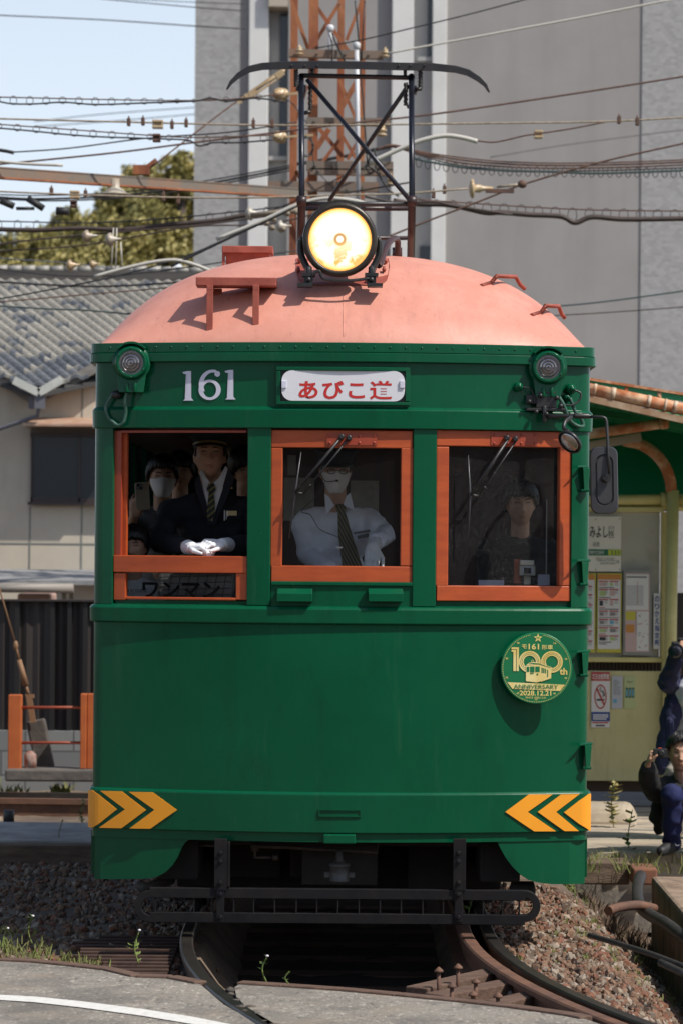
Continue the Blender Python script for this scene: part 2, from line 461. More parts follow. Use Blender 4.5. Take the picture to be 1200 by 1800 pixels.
# ---- skirts
def skirt(pts):
    m = MB(); q = [X(a, b) for a, b in pts]
    zt = Z_BUM0 + 0.02
    fr, bk = [], []
    for x, z in q:
        fr.append((chv(x, z, -0.004), chv(x, z, -0.02)))
    n = len(fr)
    for i in range(n-1):
        (a, a2), (b, b2) = fr[i], fr[i+1]
        at, bt, at2, bt2 = [Vector((p.x, p.y, zt)) for p in (a, b, a2, b2)]
        m.add([a, b, bt, at], [(0,1,2,3)]); m.add([a2, b2, bt2, at2], [(3,2,1,0)]); m.add([a, b, b2, a2], [(0,3,2,1)])
    return m
L = [(162,1546),(175,1546),(200,1546),(230,1546),(258,1545),(275,1542),(290,1534),(302,1522),(311,1508),(318,1492),(325,1481),(335,1474),(350,1470)]
Rr = [(862,1470),(872,1478),(879,1492),(888,1508),(900,1524),(914,1538),(930,1548),(950,1553),(970,1555),(1000,1555),(1033,1555)]
skirt(L).build('skirt', GREEN, tram); skirt(Rr).build('skirt', GREEN, tram)
# skirt running along the sides
for sgn in (-1, 1):
    m = MB(); m.box(min(sgn*1.205, sgn*1.231), max(sgn*1.205, sgn*1.231), 16.28, REAR, 0.28, Z_BUM0-0.02); m.build('side_skirt', GREEN, tram)

# ---- header (letterboard), lip and cornice band
Z_H0, Z_LIP, Z_CO0, Z_COM, Z_CO1 = zc(753), zc(716), zc(637), zc(620), zc(601)
PH = plan(1.226)
m = MB(); sweep(m, [(0, Z_LIP-0.01), (0, Z_CO0+0.02), (-0.05, Z_CO0+0.02), (-0.05, Z_LIP-0.01)], PH); m.build('letterboard', GREEN, tram)
m = MB(); sweep(m, [(0.014, Z_H0), (0.016, Z_LIP-0.012), (0.000, Z_LIP+0.004), (-0.05, Z_LIP+0.004), (-0.05, Z_H0)], PH); m.build('drip_lip', GREEN, tram, bevel=0.004)
m = MB()
def bow_sweep(m, prof, path):
    sweep(m, prof, path)
sweep(m, [(0.0, Z_CO0), (0.030, Z_CO0+0.003), (0.030, Z_COM), (-0.05, Z_COM), (-0.05, Z_CO0)], PH)
sweep(m, [(-0.05, Z_COM), (0.024, Z_COM+0.0015), (0.024, Z_CO1-0.003), (-0.05, Z_CO1)], PH)
cor = m.build('cornice', GREEN, tram, bevel=0.003)
m = MB()
for i in range(31):
    x = -1.14+2.28*i/30; m.ell(F(x, Z_COM+0.027, 0.024), .006, .004, .006, 8, 5)
m.build('rivet_row', GREEN, cor)

# ---- front pillars
m = MB()
ZB, ZT = Z_BELT1, Z_H0+0.005
def corner_path(sgn):
    pts = [q for q in PH if (q[0]*sgn > 1.085)]
    return pts
def pillar(px0, px1, name='front_pillar'):
    m = MB(); x0, _ = X(px0, 900); x1, _ = X(px1, 900)
    sweep(m, [(-0.055, ZB), (-0.055, ZT), (0, ZT), (0, ZB)], fpath(x0, x1, 4)); return m.build(name, GREEN, tram, bevel=0.004)
pillar(434, 475); pillar(725, 766)
for sgn, pxi in ((-1, 197), (1, 1004)):
    xi, _ = X(pxi, 900)
    path = [q for q in PH if q[0]*sgn > abs(xi)+0.01 and q[1] < 16.6]
    e = (xi, yf(xi), nf(xi).x, nf(xi).y)
    xr = sgn*1.222; r = (xr, 16.62, sgn, 0)
    path = ([r] + path + [e]) if sgn < 0 else ([e] + path + [r])
    path.sort(key=lambda q: 0) 
    m = MB(); sweep(m, [(-0.055, ZB), (-0.055, ZT), (0, ZT), (0, ZB)], path); m.build('corner_pillar', GREEN, tram)

# sill under the middle window with two brackets, thresholds under others
m = MB(); fpx(m, 475, 725, 1024, 1068, -0.06, -0.012); m.build('sill_panel', GREEN, tram)
m = MB(); fpx(m, 476, 724, 1023, 1030, -0.05, 0.0); m.build('sill_ledge', GREEN, tram, bevel=0.004)
for a, b in ((488, 549), (646, 706)):
    m = MB(); xa, za = X(a, 1035); xb, zb = X(b, 1059)
    sweep(m, [(-0.02, zb), (-0.02, za+0.004), (0.02, za), (0.045, za-0.022), (0.045, zb+0.003)], fpath(xa, xb, 3)); m.build('window_bracket', GREEN, tram, bevel=0.003)

# ---- sashes
def frame(px0, px1, py0, py1, gx0, gx1, gy0, gy1, o0, o1):
    """four flat bars round a pane; returns object"""
    m = MB()
    fpx(m, px0, px1, py0, gy0, o0, o1); fpx(m, px0, px1, gy1, py1, o0, o1)
    fpx(m, px0, gx0, gy0, gy1, o0, o1-0.0005); fpx(m, gx1, px1, gy0, gy1, o0, o1-0.0005)
    return m
def pane(parent, gx0, gx1, gy0, gy1, o, mt):
    x0, _ = X(gx0-3, (gy0+gy1)/2); x1, _ = X(gx1+3, (gy0+gy1)/2); z1 = X((gx0+gx1)/2, gy0-3)[1]; z0 = X((gx0+gx1)/2, gy1+3)[1]
    m = MB(); a, b = F(x0, z0, o), F(x1, z0, o); c, d = F(x1, z1, o), F(x0, z1, o)
    m.add([a, b, c, d], [(0,1,2,3)]); return m.build('pane', mt, parent)
midw = frame(475.5, 725, 756, 1024, 494, 705, 787, 995, -0.05, -0.012).build('middle_window', ORANGE, tram, bevel=0.004)
pane(midw, 494, 705, 787, 995, -0.035, GLASS)
rigw = frame(767, 1003, 757, 1057, 787, 985, 785, 1030, -0.05, -0.010).build('right_window', ORANGE, tram, bevel=0.004)
pane(rigw, 787, 985, 785, 1030, -0.035, DGLASS)
m = MB(); fpx(m, 434, 475, 753, 757, -0.05, -0.02)
for pw, (a, b, c, d) in ((midw, (574, 662, 762, 782)), (rigw, (863, 944, 760, 783))):
    m = MB(); fpx(m, a, b, c, d, -0.012, -0.006)
    for i in range(4):
        for j in (0, 1):
            x, z = X(a+5+(b-a-10)*i/3, c+4 if j == 0 else d-4); m.ell(F(x, z, -0.006), .007, .005, .007, 8, 5)
    m.build('hinge_plate', PLATE, pw)
# lowered left sash
lf = MB()
fpx(lf, 197, 433, 977, 1007, -0.065, -0.010); fpx(lf, 197, 218, 1007.5, 1055, -0.050, -0.016); fpx(lf, 413, 433, 1007.5, 1055, -0.050, -0.016)
fpx(lf, 218, 413, 1050, 1055, -0.050, -0.016)
lsash = lf.build('left_window', ORANGE, tram, bevel=0.004)
pane(lsash, 218, 414, 1007, 1052, -0.04, GLASS)
m = MB(); x0, z1 = X(246, 1022); x1, z0 = X(384, 1053)
letters(m, 'ワンマン', x0, x1, z0, z1, lambda x, z: F(x, z, -0.030), bold=0.03); m.build('window_lettering', mat('matt_black_letter', (.006, .006, .006), rough=1.0, spec=0.0), lsash)
m = MB(); x0, z1 = X(262, 1008); x1, z0 = X(410, 1054)
m.add([F(x0, z0, -.10), F(x1-.03, z0, -.10), F(x1, z1, -.10), F(x0+.02, z1, -.10)], [(0,1,2,3)]); net = m.build('net_cloth', mat('grey_net', (.10, .10, .10), rough=.95, col2=(.14, .14, .14), scale=10), lsash)
m = MB()
for k in range(9): t = (k+.5)/9; m.tube([F(x0+(x1-x0)*t-.01, z0, -.097), F(x0+(x1-x0)*t+.012, z1, -.097)], .0015, 5)
for k in range(4): t = (k+.5)/4; m.tube([F(x0+.02, z0+(z1-z0)*t-.004, -.096), F(x1-.03, z0+(z1-z0)*t+.008, -.096)], .0015, 5)
m.build('net_thread', BLACK, net)
m = MB(); fpx(m, 198, 208, 757, 977, -0.05, -0.025); m.build('sash_guide', PLATE, tram)
m = MB(); fpx(m, 208.5, 431, 756, 760, -0.05, -0.025); m.build('sash_guide', PLATE, tram)
m = MB(); fpx(m, 209, 214, 757, 977, -0.075, -0.052); m.build('sash_guide', ORANGE, tram)
m = MB(); fpx(m, 198, 433, 1056, 1068, -0.06, -0.03); m.build('sill_ledge', GREEN, tram)
m = MB(); fpx(m, 767, 1003, 1058, 1068, -0.06, -0.03); m.build('sill_ledge', GREEN, tram)

# ---- numerals 161
def numeral(m, poly_fn): pass
def fzt(px, py, o=0.003): x, z = X(px, py); return F(x, z, o)
m = MB()
def one(dx, top, bot):
    m.add([fzt(330+dx, top), fzt(337+dx, top), fzt(337+dx, bot), fzt(330+dx-1, bot)][::-1], [(0,1,2,3)])
    m.add([fzt(322+dx, top+2), fzt(330+dx, top), fzt(330+dx, top+6), fzt(323+dx, top+4.5)][::-1], [(0,1,2,3)])
    m.add([fzt(329+dx, bot-5), fzt(337+dx, bot-5), fzt(341+dx, bot), fzt(323+dx, bot)][::-1], [(0,1,2,3)])
    m.add([fzt(329.5+dx, top+1), fzt(329+dx, bot-4), fzt(326+dx, bot-3), fzt(328+dx, top+5)][::-1], [(0,1,2,3)])
one(-1, 652, 704); one(73, 650, 702)
def ring(cx, cy, rx, ry, ix, iy, a0=0, a1=360, n=30, ic=(0, 0), thin=None):
    vs = []
    for i in range(n+1):
        t = R(a0+(a1-a0)*i/n)
        vs.append(fzt(cx+rx*math.cos(t), cy-ry*math.sin(t))); vs.append(fzt(cx+ic[0]+ix*math.cos(t), cy+ic[1]-iy*math.sin(t)))
    m.add(vs, [(2*i, 2*i+1, 2*i+3, 2*i+2) for i in range(n)])
ring(368.5, 685, 19.5, 18, 11.5, 13.5)
# stem of the six
vs = []; N = 16
for i in range(N+1):
    t = i/N; a = R(75+ (208-75)*t)
    vs.append(fzt(374+24.5*math.cos(a), 676-26.5*math.sin(a), .0035)); vs.append(fzt(375+(19-2*t)*math.cos(a), 677-(22.5)*math.sin(a), .0035))
m.add(vs, [(2*i, 2*i+1, 2*i+3, 2*i+2) for i in range(N)])
c = X(382, 657)
m.add([F(c[0]+.014*math.cos(k*math.pi/8), c[1]+.014*math.sin(k*math.pi/8), .0038) for k in range(16)], [tuple(range(16))])
m.build('fleet_number', WHITEP, tram, solid=0.001)

# ---- destination box
m = MB()
bx = (486, 719, 645, 712)
fpx(m, 486, 719, 645, 652, 0, 0.022); fpx(m, 486, 719, 706, 712, 0, 0.022); fpx(m, 486, 493, 652, 706, 0, 0.021); fpx(m, 711, 719, 652, 706, 0, 0.021)
dbox = m.build('destination_box', GREEN, tram, bevel=0.003)
SIGNW = mat('roller_blind', (0.66, 0.66, 0.70), rough=0.6)
x0, z1 = X(495, 651); x1, z0 = X(710, 706)
m = MB(); pts = []
rr = 0.05
for cx, cz, a0 in ((x1-rr, z1-rr, 0), (x0+rr, z1-rr, 90), (x0+rr, z0+rr, 180), (x1-rr, z0+rr, 270)):
    for k in range(7): t = R(a0+15*k); pts.append((cx+rr*math.cos(t), cz+rr*math.sin(t)))
m.prism(pts, lambda x, z: Vector((x, 15.988, z)), lambda x, z: Vector((x, 16.003, z))); blind = m.build('blind', SIGNW, dbox)
m = MB(); fpx(m, 493, 711, 651, 707, 0.001, 0.003); m.build('blind_backing', BLACK, dbox)
m = MB(); a0, b1 = X(525, 668); a1, b0 = X(688, 703)
letters(m, 'あびこ道', a0, a1, b0, b1, lambda x, z: Vector((x, 15.9868, z)), bold=0.026, space=1.15); m.build('blind_lettering', RED, dbox)
m = MB()
for a in (499, 706):
    x, z = X(a, 676); m.box(x-.012, x+.012, 15.980, 15.988, z-.018, z+.018)
m.build('blind_clip', WHITEP, dbox, bevel=.002)

# ---- body sides, floor, ceiling, rear
for sgn in (-1, 1):
    a, b = (1.172, 1.222) if sgn > 0 else (-1.222, -1.172)
    for k in range(7):
        y0 = 16.62 + k*1.0 if k < 6 else 22.1
        m = MB(); m.box(a, b, y0, y0+(0.22 if k < 6 else 0.4), Z_BELT1, Z_H0); m.build('side_pillar', GREEN, tram)
    g = MB(); gx = sgn*1.19
    g.box(gx-0.003, gx+0.003, 16.64, 22.1, Z_BELT1, Z_H0); g.build('side_glazing', GLASS, tram)
m = MB(); m.box(-1.17, 1.17, 16.36, REAR, 0.70, 0.76); m.build('floor', FLOORI, tram)
m = MB(); m.box(-1.17, 1.17, 16.4, REAR, Z_H0-0.005, Z_H0+0.03); m.build('ceiling', WOODI, tram)
m = MB(); m.box(-1.18, 1.18, 22.45, 22.5, 0.6, 2.92); m.build('rear_wall', GREEN, tram)
m = MB(); m.box(-0.36, 1.16, 17.95, 17.99, 0.76, Z_H0-0.01)
cabw = m.build('cab_partition', WOODI, tram)
PAPER = mat('faded_notice', (0.45, 0.42, 0.36), rough=0.7, col2=(0.36, 0.33, 0.28), scale=20)
m = MB()
for a, b, c, d in ((498, 552, 840, 915), (585, 620, 770, 800), (615, 665, 845, 905), (505, 520, 800, 835)):
    p, q = P(a, d, 17.94), P(b, c, 17.94); m.box(p.x, q.x, 17.94, 17.948, p.z, q.z)
m.build('notice_sheet', PAPER, cabw)
# inner side lining and benches far inside
m = MB(); m.box(-1.168, -1.14, 16.5, 22.4, 0.76, 1.55); m.box(1.14, 1.168, 16.5, 22.4, 0.76, 1.55); m.build('wood_lining', WOODI, tram)
# console
m = MB(); m.box(-0.45, 1.1, 16.30, 16.62, 0.76, 1.60); m.build('control_desk', DARK, tram, bevel=0.02)
# dash camera in the right window, orange pad, papers
def B3(m, px0, px1, py0, py1, Y, th, mi=0):
    p, q = P(px0, py1, Y), P(px1, py0, Y); return m.box(p.x, q.x, Y, Y+th, p.z, q.z, mi)
m = MB(); B3(m, 912, 940, 994, 1012, 16.42, 0.07); B3(m, 913, 938, 985, 994, 16.40, 0.09); B3(m, 920, 932, 1012, 1028, 16.46, 0.03)
dc = m.build('window_camera', mat('ivory_plastic', (0.55, 0.52, 0.42), rough=0.4), tram, bevel=0.004)
m = MB(); B3(m, 916, 936, 996, 1010, 16.405, 0.012); m.build('lens_surround', mat('grey_plastic', (0.4, 0.42, 0.45), rough=0.4), dc)
m = MB(); B3(m, 920, 932, 998, 1008, 16.395, 0.012); m.build('lens', mat('lens_black', (0.01, 0.01, 0.015), rough=0.1), dc)
m = MB(); B3(m, 902, 915, 983, 1026, 16.5, 0.02); m.build('orange_board', ORANGE, tram, bevel=.004)
m = MB(); B3(m, 944, 965, 1010, 1029, 16.45, 0.006); B3(m, 840, 885, 1020, 1030, 16.47, 0.02); m.build('desk_paper', mat('lilac_paper', (0.42, 0.42, 0.5), rough=0.7), tram)
m = MB(); B3(m, 958, 961, 878, 1010, 16.47, 0.01); m.build('inner_rod', GREYM, tram)

# ---- roof
RISE = 0.525; RL = 1.0
def roofz(x, s):
    u = min(1.0, abs(x)/1.222)
    g = 1.0 if s >= RL else (1-(1-s/RL)**2.2)**0.78
    return Z_CO1-0.012 + RISE*(1-u**2.65)**0.65*g
def roofp(a, b):
    x = 1.222*math.sin((a-0.5)*math.pi)
    s = (RL*(1-math.cos(b/0.6*math.pi/2)) if b < 0.6 else RL+(b-0.6)/0.4*(6.25-RL))
    return Vector((x, yf(x)+0.012+s, roofz(x, s)))
m = MB(); m.grid(roofp, 72, 50); m.build('roof', PINK, tram)
def on_roof(px, py):
    """intersect the pixel ray with the roof front"""
    for i in range(600):
        Y = 16.0+i*0.004; p = P(px, py, Y); s = Y-yf(p.x)-0.012
        if s >= 0 and abs(p.x) < 1.22 and roofz(p.x, s) >= p.z: return p
    return P(px, py, 17.0)
# joint seam down the roof centre
m = MB(); m.tube([on_roof(603, y)+Vector((0, -0.002, 0)) for y in range(520, 598, 8)], 0.0022, 6); m.build('roof_seam', PINK, tram)
# stepping boards
def bench(x0, x1, y0, y1, legs, Y, depth):
    t = MB(); a, b = P(x0, y1, Y), P(x1, y0, Y)
    t.box(a.x, b.x, Y-depth*0.5, Y+depth*0.5, a.z, b.z)
    o = t.build('step_board', DPINK, tram, bevel=0.004)
    l = MB()
    for lx, ly in legs:
        l = MB()
        q = on_roof(lx, ly); top = P(lx, y1, Y)
        l.beam((q.x, q.y+0.0, a.z), (q.x, q.y+0.0, q.z-0.01), 0.032, 0.018, up=(0, 1, 0))
        l.beam((q.x+.03, Y+0.10, a.z), (q.x+.03, Y+0.10, a.z-0.12), 0.045, 0.02, up=(0, 1, 0))
        l.beam((q.x, q.y-0.01, a.z-0.012), (q.x, Y+0.16, a.z-0.012), 0.03, 0.024)
        l.build('board_leg', DPINK, o, bevel=0.002)
bench(345, 486, 490, 504, ((368, 577), (449, 568)), 16.24, 0.17)
m = MB(); a, b = P(391, 447, 17.3), P(480, 435, 17.3); m.box(a.x, b.x, 17.2, 17.42, a.z, b.z); ob = m.build('step_board', DPINK, tram, bevel=0.004)
m = MB(); m.hexa([(a.x+.02, 17.25, a.z-.09), (b.x-.02, 17.25, a.z-.07), (b.x+.03, 17.4, a.z-.07), (a.x+.05, 17.4, a.z-.09), (a.x+.02, 17.22, a.z), (b.x-.02, 17.22, a.z), (b.x, 17.4, a.z), (a.x+.02, 17.4, a.z)])
m.box(a.x, a.x+.015, 17.22, 17.24, a.z-.13, a.z); m.build('board_leg', DPINK, ob)
# grab handles
for pts in (((845, 502), (862, 497), (872, 485), (905, 486), (913, 500), (922, 508)), ((933, 554), (950, 549), (958, 537), (981, 538), (986, 552), (992, 559))):
    q0 = on_roof(*pts[1]); q1 = on_roof(*pts[4]); off = 0.05
    path = [on_roof(*pts[0])]
    path += [q0+Vector((0, -0.01, 0))]
    path += [P(*pts[2], q0.y-off), P(*pts[3], q1.y-off), q1+Vector((0, -0.01, 0)), on_roof(*pts[5])]
    m = MB(); m.tube(path, 0.011, 8); m.build('grab_handle', DPINK, tram)

# ---- headlight
HC = P(597, 422, 16.22)
hl = MB(); hl.lathe([(0.0, -0.16), (0.06, -0.155), (0.12, -0.12), (0.150, -0.05), (0.160, 0.0), (0.164, 0.012), (0.180, 0.016), (0.186, 0.032), (0.182, 0.052), (0.166, 0.060), (0.156, 0.052), (0.154, 0.03)], HC, (0,-1,0), 48, cap=False)
for k in (-1, 1):
    hl.ell(HC+Vector((k*0.192, 0.0, 0.0)), .012, .02, .02, 10, 6)
for k in range(5):
    a = R(90+(k-2)*12.5); c = HC+Vector((0.19*math.cos(a), 0.0, 0.19*math.sin(a)))
    hl.beam(c-Vector((.024*math.sin(a), 0, -.024*math.cos(a))), c+Vector((.019*math.sin(a), 0, -.019*math.cos(a))), 0.05, 0.016, up=(math.cos(a), 0, math.sin(a)))
HLM = mat('headlight_housing', (0.028, 0.022, 0.017), rough=0.38, col2=(0.045, 0.036, 0.028), scale=9, metal=0.2)
hlo = hl.build('headlight', HLM, tram)
em = bpy.data.materials.new('headlight_glow'); em.use_nodes = True
n, l, b = nodes(em)
g = n.new('ShaderNodeTexCoord'); mp = n.new('ShaderNodeMapping'); l.new(g.outputs['Object'], mp.inputs[0]); mp.inputs['Location'].default_value = (-HC.x, 0, -HC.z); mp.inputs['Scale'].default_value = (1, 0, 1)
ln = n.new('ShaderNodeVectorMath'); ln.operation = 'LENGTH'; l.new(mp.outputs[0], ln.inputs[0])
rp = n.new('ShaderNodeValToRGB'); l.new(ln.outputs['Value'], rp.inputs[0])
e = rp.color_ramp.elements; e[0].position = 0.0; e[0].color = (1, 0.75, 0.42, 1); e[1].position = 0.154; e[1].color = (0.9, 0.30, 0.05, 1)
for pos, c in ((0.012, (1, .9, .7)), (0.020, (0.36, .17, .05)), (0.028, (0.40, .22, .08)), (0.036, (1, .86, .62)), (0.06, (1, .93, .76)), (0.10, (1, .95, .80)), (0.132, (1, .80, .45)), (0.146, (.95, .52, .16))):
    q = e.new(pos); q.color = (*c, 1)
nz = n.new('ShaderNodeTexNoise'); nz.inputs['Scale'].default_value = 16; nz.inputs['Detail'].default_value = 6; l.new(g.outputs['Object'], nz.inputs[0])
r2 = n.new('ShaderNodeMapRange'); r2.inputs['From Min'].default_value = 0.47; r2.inputs['From Max'].default_value = 0.56
l.new(nz.outputs['Fac'], r2.inputs[0])
sx = n.new('ShaderNodeSeparateXYZ'); l.new(mp.outputs[0], sx.inputs[0])
r3 = n.new('ShaderNodeMapRange'); r3.inputs['From Min'].default_value = 0.06; r3.inputs['From Max'].default_value = -0.10; l.new(sx.outputs['Z'], r3.inputs[0])
mu = n.new('ShaderNodeMath'); mu.operation = 'MULTIPLY'; l.new(r2.outputs[0], mu.inputs[0]); l.new(r3.outputs[0], mu.inputs[1])
mx = n.new('ShaderNodeMix'); mx.data_type = 'RGBA'; l.new(mu.outputs[0], mx.inputs['Factor']); l.new(rp.outputs[0], mx.inputs['A']); mx.inputs['B'].default_value = (0.62, 0.33, 0.09, 1)
l.new(mx.outputs['Result'], b.inputs['Emission Color']); b.inputs['Emission Strength'].default_value = 1.5; b.inputs['Base Color'].default_value = (0.03, 0.02, 0.01, 1); b.inputs['Roughness'].default_value = 0.3
m = MB(); m.lathe([(0.155, 0.040), (0.150, 0.045), (0.10, 0.052), (0.04, 0.056), (0.001, 0.057)], HC, (0,-1,0), 40); m.build('headlight_lens', em, hlo)
# bracket: two curved arms, feet and base flange
m = MB()
for s in (-1, 1):
    ft = P(597+s*55, 492, 16.18)
    path = smooth_path([HC+Vector((s*0.195, 0, 0.0)), HC+Vector((s*0.192, 0, -0.07)), HC+Vector((s*0.160, -.01, -0.14)), Vector((ft.x, ft.y, ft.z+0.055)), ft], 5)
    m.tube(path, 0.017, 8)
    m.box(ft.x-.033, ft.x+.033, ft.y-.03, ft.y+.06, ft.z+.018, ft.z+.034)
    m.box(ft.x-.022, ft.x+.022, ft.y-.02, ft.y+.05, ft.z-.02, ft.z+.018)
    m.box(ft.x-.055 if s < 0 else ft.x-.02, ft.x+.02 if s < 0 else ft.x+.055, ft.y-.05, ft.y+.05, ft.z-.035, ft.z-.018)
    m.ell(ft+Vector((0, -.03, .0)), .012, .012, .014, 8, 5)
a = P(548, 483, 16.15); b_ = P(648, 489, 16.15)
m.tube(smooth_path([a, P(560, 476, 16.15), P(570, 490, 16.15), P(610, 493, 16.14), b_], 6), 0.008, 6)
m.build('headlight_bracket', BLACK, hlo, bevel=0.003)
fl = MB()
pts = [(520, 455), (520, 475), (524, 492), (535, 502), (668, 502), (680, 492), (684, 470), (682, 455)]
top = [on_roof(*p)+Vector((0, -0.010, 0.004)) for p in pts]
fl.add(top, [tuple(range(len(pts)))]); 
for a, b in ((526, 462), (524, 478), (677, 463), (674, 478)):
    q = on_roof(a, b); fl.ell(q+Vector((0, -0.02, 0.012)), .011, .011, .012, 8, 5); fl.lathe([(0.007, 0), (0.007, 0.03)], q, (0, -0.3, 1), 8)
fl.build('headlight_base', DPINK, hlo)
m = MB(); q = on_roof(696, 452)
m.tube(smooth_path([HC+Vector((.19, .05, -0.12)), P(668, 462, 16.3), P(680, 430, 16.5), P(692, 419, 16.7), P(698, 424, 16.8), P(697, 452, 16.85)], 6), 0.016, 8); m.lathe([(0.026, 0), (0.026, 0.05)], P(697, 452, 16.85), (0,0,1), 10)
m.build('headlight_cable', mat('brown_conduit', (0.05, 0.02, 0.018), rough=0.45), hlo)

# ---- marker lamps
CLEARL = mat('marker_lens', (0.30, 0.28, 0.29), rough=0.10, metal=0.85, coat=1.0)
def marker(px, py, name):
    x, z = X(px, py, 0.09); c = F(x, z, 0.0); ax = Vector((0, -1, 0))
    c = Vector((x, yf(x), z))
    m = MB()
    m.lathe([(0.085, -0.04), (0.094, 0.0), (0.094, 0.055), (0.082, 0.062), (0.080, 0.085), (0.074, 0.094), (0.060, 0.094), (0.058, 0.080)], c, ax, 36, cap=False)
    # hood on top
    for k in range(7):
        a = R(52+ k*12.7); q = c+Vector((0.098*math.cos(a), -0.04, 0.098*math.sin(a)))
        m.beam(q-Vector((.012*math.sin(a), 0, -.012*math.cos(a))), q+Vector((.012*math.sin(a), 0, -.012*math.cos(a))), 0.10 if 1 < k < 5 else .075, 0.012, up=(math.cos(a), 0, math.sin(a)))
    m.hexa([c+Vector(v) for v in ((-.060, .03, -.145), (.060, .03, -.145), (.085, .03, -.03), (-.085, .03, -.03), (-.060, -.065, -.145), (.060, -.065, -.145), (.075, -.055, -.03), (-.075, -.055, -.03))])
    for k in (-1, 1):
        m.tube([c+Vector((k*.02-.002, -.066, -.144)), c+Vector((k*.02-.002, -.068, -.10))], .010, 8)
    for k in range(6):
        a = R(30+60*k); m.ell(c+Vector((.070*math.cos(a), -.094, .070*math.sin(a))), .005, .004, .005, 6, 4)
    o = m.build('marker_lamp', GREEN, tram, bevel=0.002)
    l = MB(); prof = []
    for i in range(13):
        r = 0.058*(1-i/12)+0.001; prof.append((r, 0.082+0.014*(i/12)**0.6 + (0.005 if i % 3 == 0 else 0)))
    l.lathe(prof, c, ax, 32, smooth=False); l.build('marker_lens', CLEARL, o)
    return o, c
LMP1, c1 = marker(230, 637, 'l'); LMP2, c2 = marker(963, 645, 'r')
def cable(pts, r, mt, parent, name='cable', o=0.02, n=8):
    m = MB(); q = []
    for p in pts:
        x, z = X(p[0], p[1]); q.append(F(x, z, p[2] if len(p) > 2 else o))
    m.tube(smooth_path(q, 6), r, n); return m.build(name, mt, parent)
CBL = mat('green_cable', (0.015, 0.07, 0.045), rough=0.5, col2=(0.05, 0.12, 0.09), scale=30)
cable([(206, 692, .04), (196, 703, .03), (190, 718, .03), (194, 733, .03), (203, 741, .04), (213, 748, .04), (222, 742, .04), (226, 725, .04), (226, 706, .05), (229, 690, .05)], .008, CBL, LMP1)
m = MB(); x, z = X(207, 694); m.ell(F(x, z, .02), .03, .03, .022, 10, 7); m.build('cable_gland', BLACK, LMP1)
cable([(968, 690, .06), (980, 712, .07), (990, 735, .06), (1000, 745, .05), (1010, 750, .05), (1018, 748, .04), (1014, 735, .04), (1005, 725, .04), (1000, 712, .04), (995, 700, .04)], .009, CBL, LMP2)
cable([(1001, 686, .05), (1011, 692, .06), (1008, 705, .06), (995, 713, .06), (985, 712, .05)], .005, BLACK, LMP2)
cable([(908, 680, .03), (925, 683, .04), (932, 695, .04), (933, 710, .03)], .003, BLACK, LMP2)
m = MB()
for a, b, r in ((908, 680, .024), (999, 684, .028), (993, 700, .02)):
    x, z = X(a, b); m.ell(F(x, z, .02), r, r*0.9, r, 10, 7)
    m.ell(F(x, z, .04), r*.5, r*.5, r*.5, 8, 5)
m.build('cable_gland', GREEN, LMP2)
# mirror clamp cluster, arm and mirrors
m = MB()
x, z = X(955, 707); c = F(x, z, .03)
m.box(c.x-.05, c.x+.05, c.y-.03, c.y+.05, c.z-.03, c.z+.05); m.box(c.x-.10, c.x+.09, c.y-.03, c.y+.02, c.z-.045, c.z-.03)
m.box(c.x-.10, c.x-.05, c.y-.02, c.y+.04, c.z-.01, c.z+.035)
for dx, dz in ((-.085, .0), (-.03, .03), (.05, .02), (.07, -.02), (-.05, -.05), (.0, -.06)): m.ell(c+Vector((dx, -.04, dz)), .012, .014, .012, 8, 5)
m.tube([c+Vector((-.01, -.03, -.02)), c+Vector((-.01, -.03, -.10))], .012, 8)
A = P(955, 731, 16.02)
arm = [Vector((c.x, c.y-.02, A.z)), P(1000, 731, 16.04), P(1038, 732, 16.05)]
m.tube(arm, .011, 8)
m.tube([P(1008, 731, 16.03), P(1034, 731, 16.04)], .014, 8)
bracket = m.build('mirror_bracket', BLACK, tram, bevel=.003)
m = MB(); m.tube([P(1030, 732, 16.05), P(1058, 733, 16.03), P(1063, 735, 16.03), P(1065, 741, 16.03), P(1068, 800, 16.0), P(1070, 838, 15.99)], .0075, 8)
mb_ = m.build('mirror_arm', BLACK, bracket)
# rectangular mirror seen from behind (facing back along the tram)
mc = P(1061, 844, 16.02)
def rrect(w, h, r, n=5):
    out = []
    for cx, cz, a0 in ((w/2-r, h/2-r, 0), (-w/2+r, h/2-r, 90), (-w/2+r, -h/2+r, 180), (w/2-r, -h/2+r, 270)):
        for k in range(n+1): t = R(a0+90*k/n); out.append((cx+r*math.cos(t), cz+r*math.sin(t)))
    return out
def rings(m, levels, org, rot=None, cap=True):
    """levels: list of (w,h,r,y) stacked rounded rectangles"""
    vs = []; k = None
    for w, h, r, y in levels:
        q = rrect(w, h, r); k = len(q)
        for a, b in q:
            v = Vector((a, y, b)); vs.append(Vector(org)+(rot @ v if rot else v))
    fs = [(i*k+j, i*k+(j+1) % k, (i+1)*k+(j+1) % k, (i+1)*k+j) for i in range(len(levels)-1) for j in range(k)]
    fs += [tuple(range(k)), tuple((len(levels)-1)*k+j for j in range(k))[::-1]]
    m.add(vs, fs, 0, False)
DGREY = mat('mirror_plastic', (0.032, 0.032, 0.036), rough=0.45, col2=(0.04, 0.04, 0.043), scale=6)
rot = Matrix.Rotation(R(-1.5), 3, 'Y')
m = MB(); rings(m, [(0.128, 0.322, 0.036, 0.03), (0.134, 0.328, 0.038, 0.02), (0.134, 0.328, 0.038, 0.0), (0.126, 0.320, 0.036, -0.010), (0.090, 0.255, 0.044, -0.012), (0.082, 0.245, 0.041, -0.004), (0.074, 0.236, 0.037, -0.004), (0.070, 0.232, 0.035, -0.012)], mc, rot)
mm = m.build('side_mirror', DGREY, bracket)
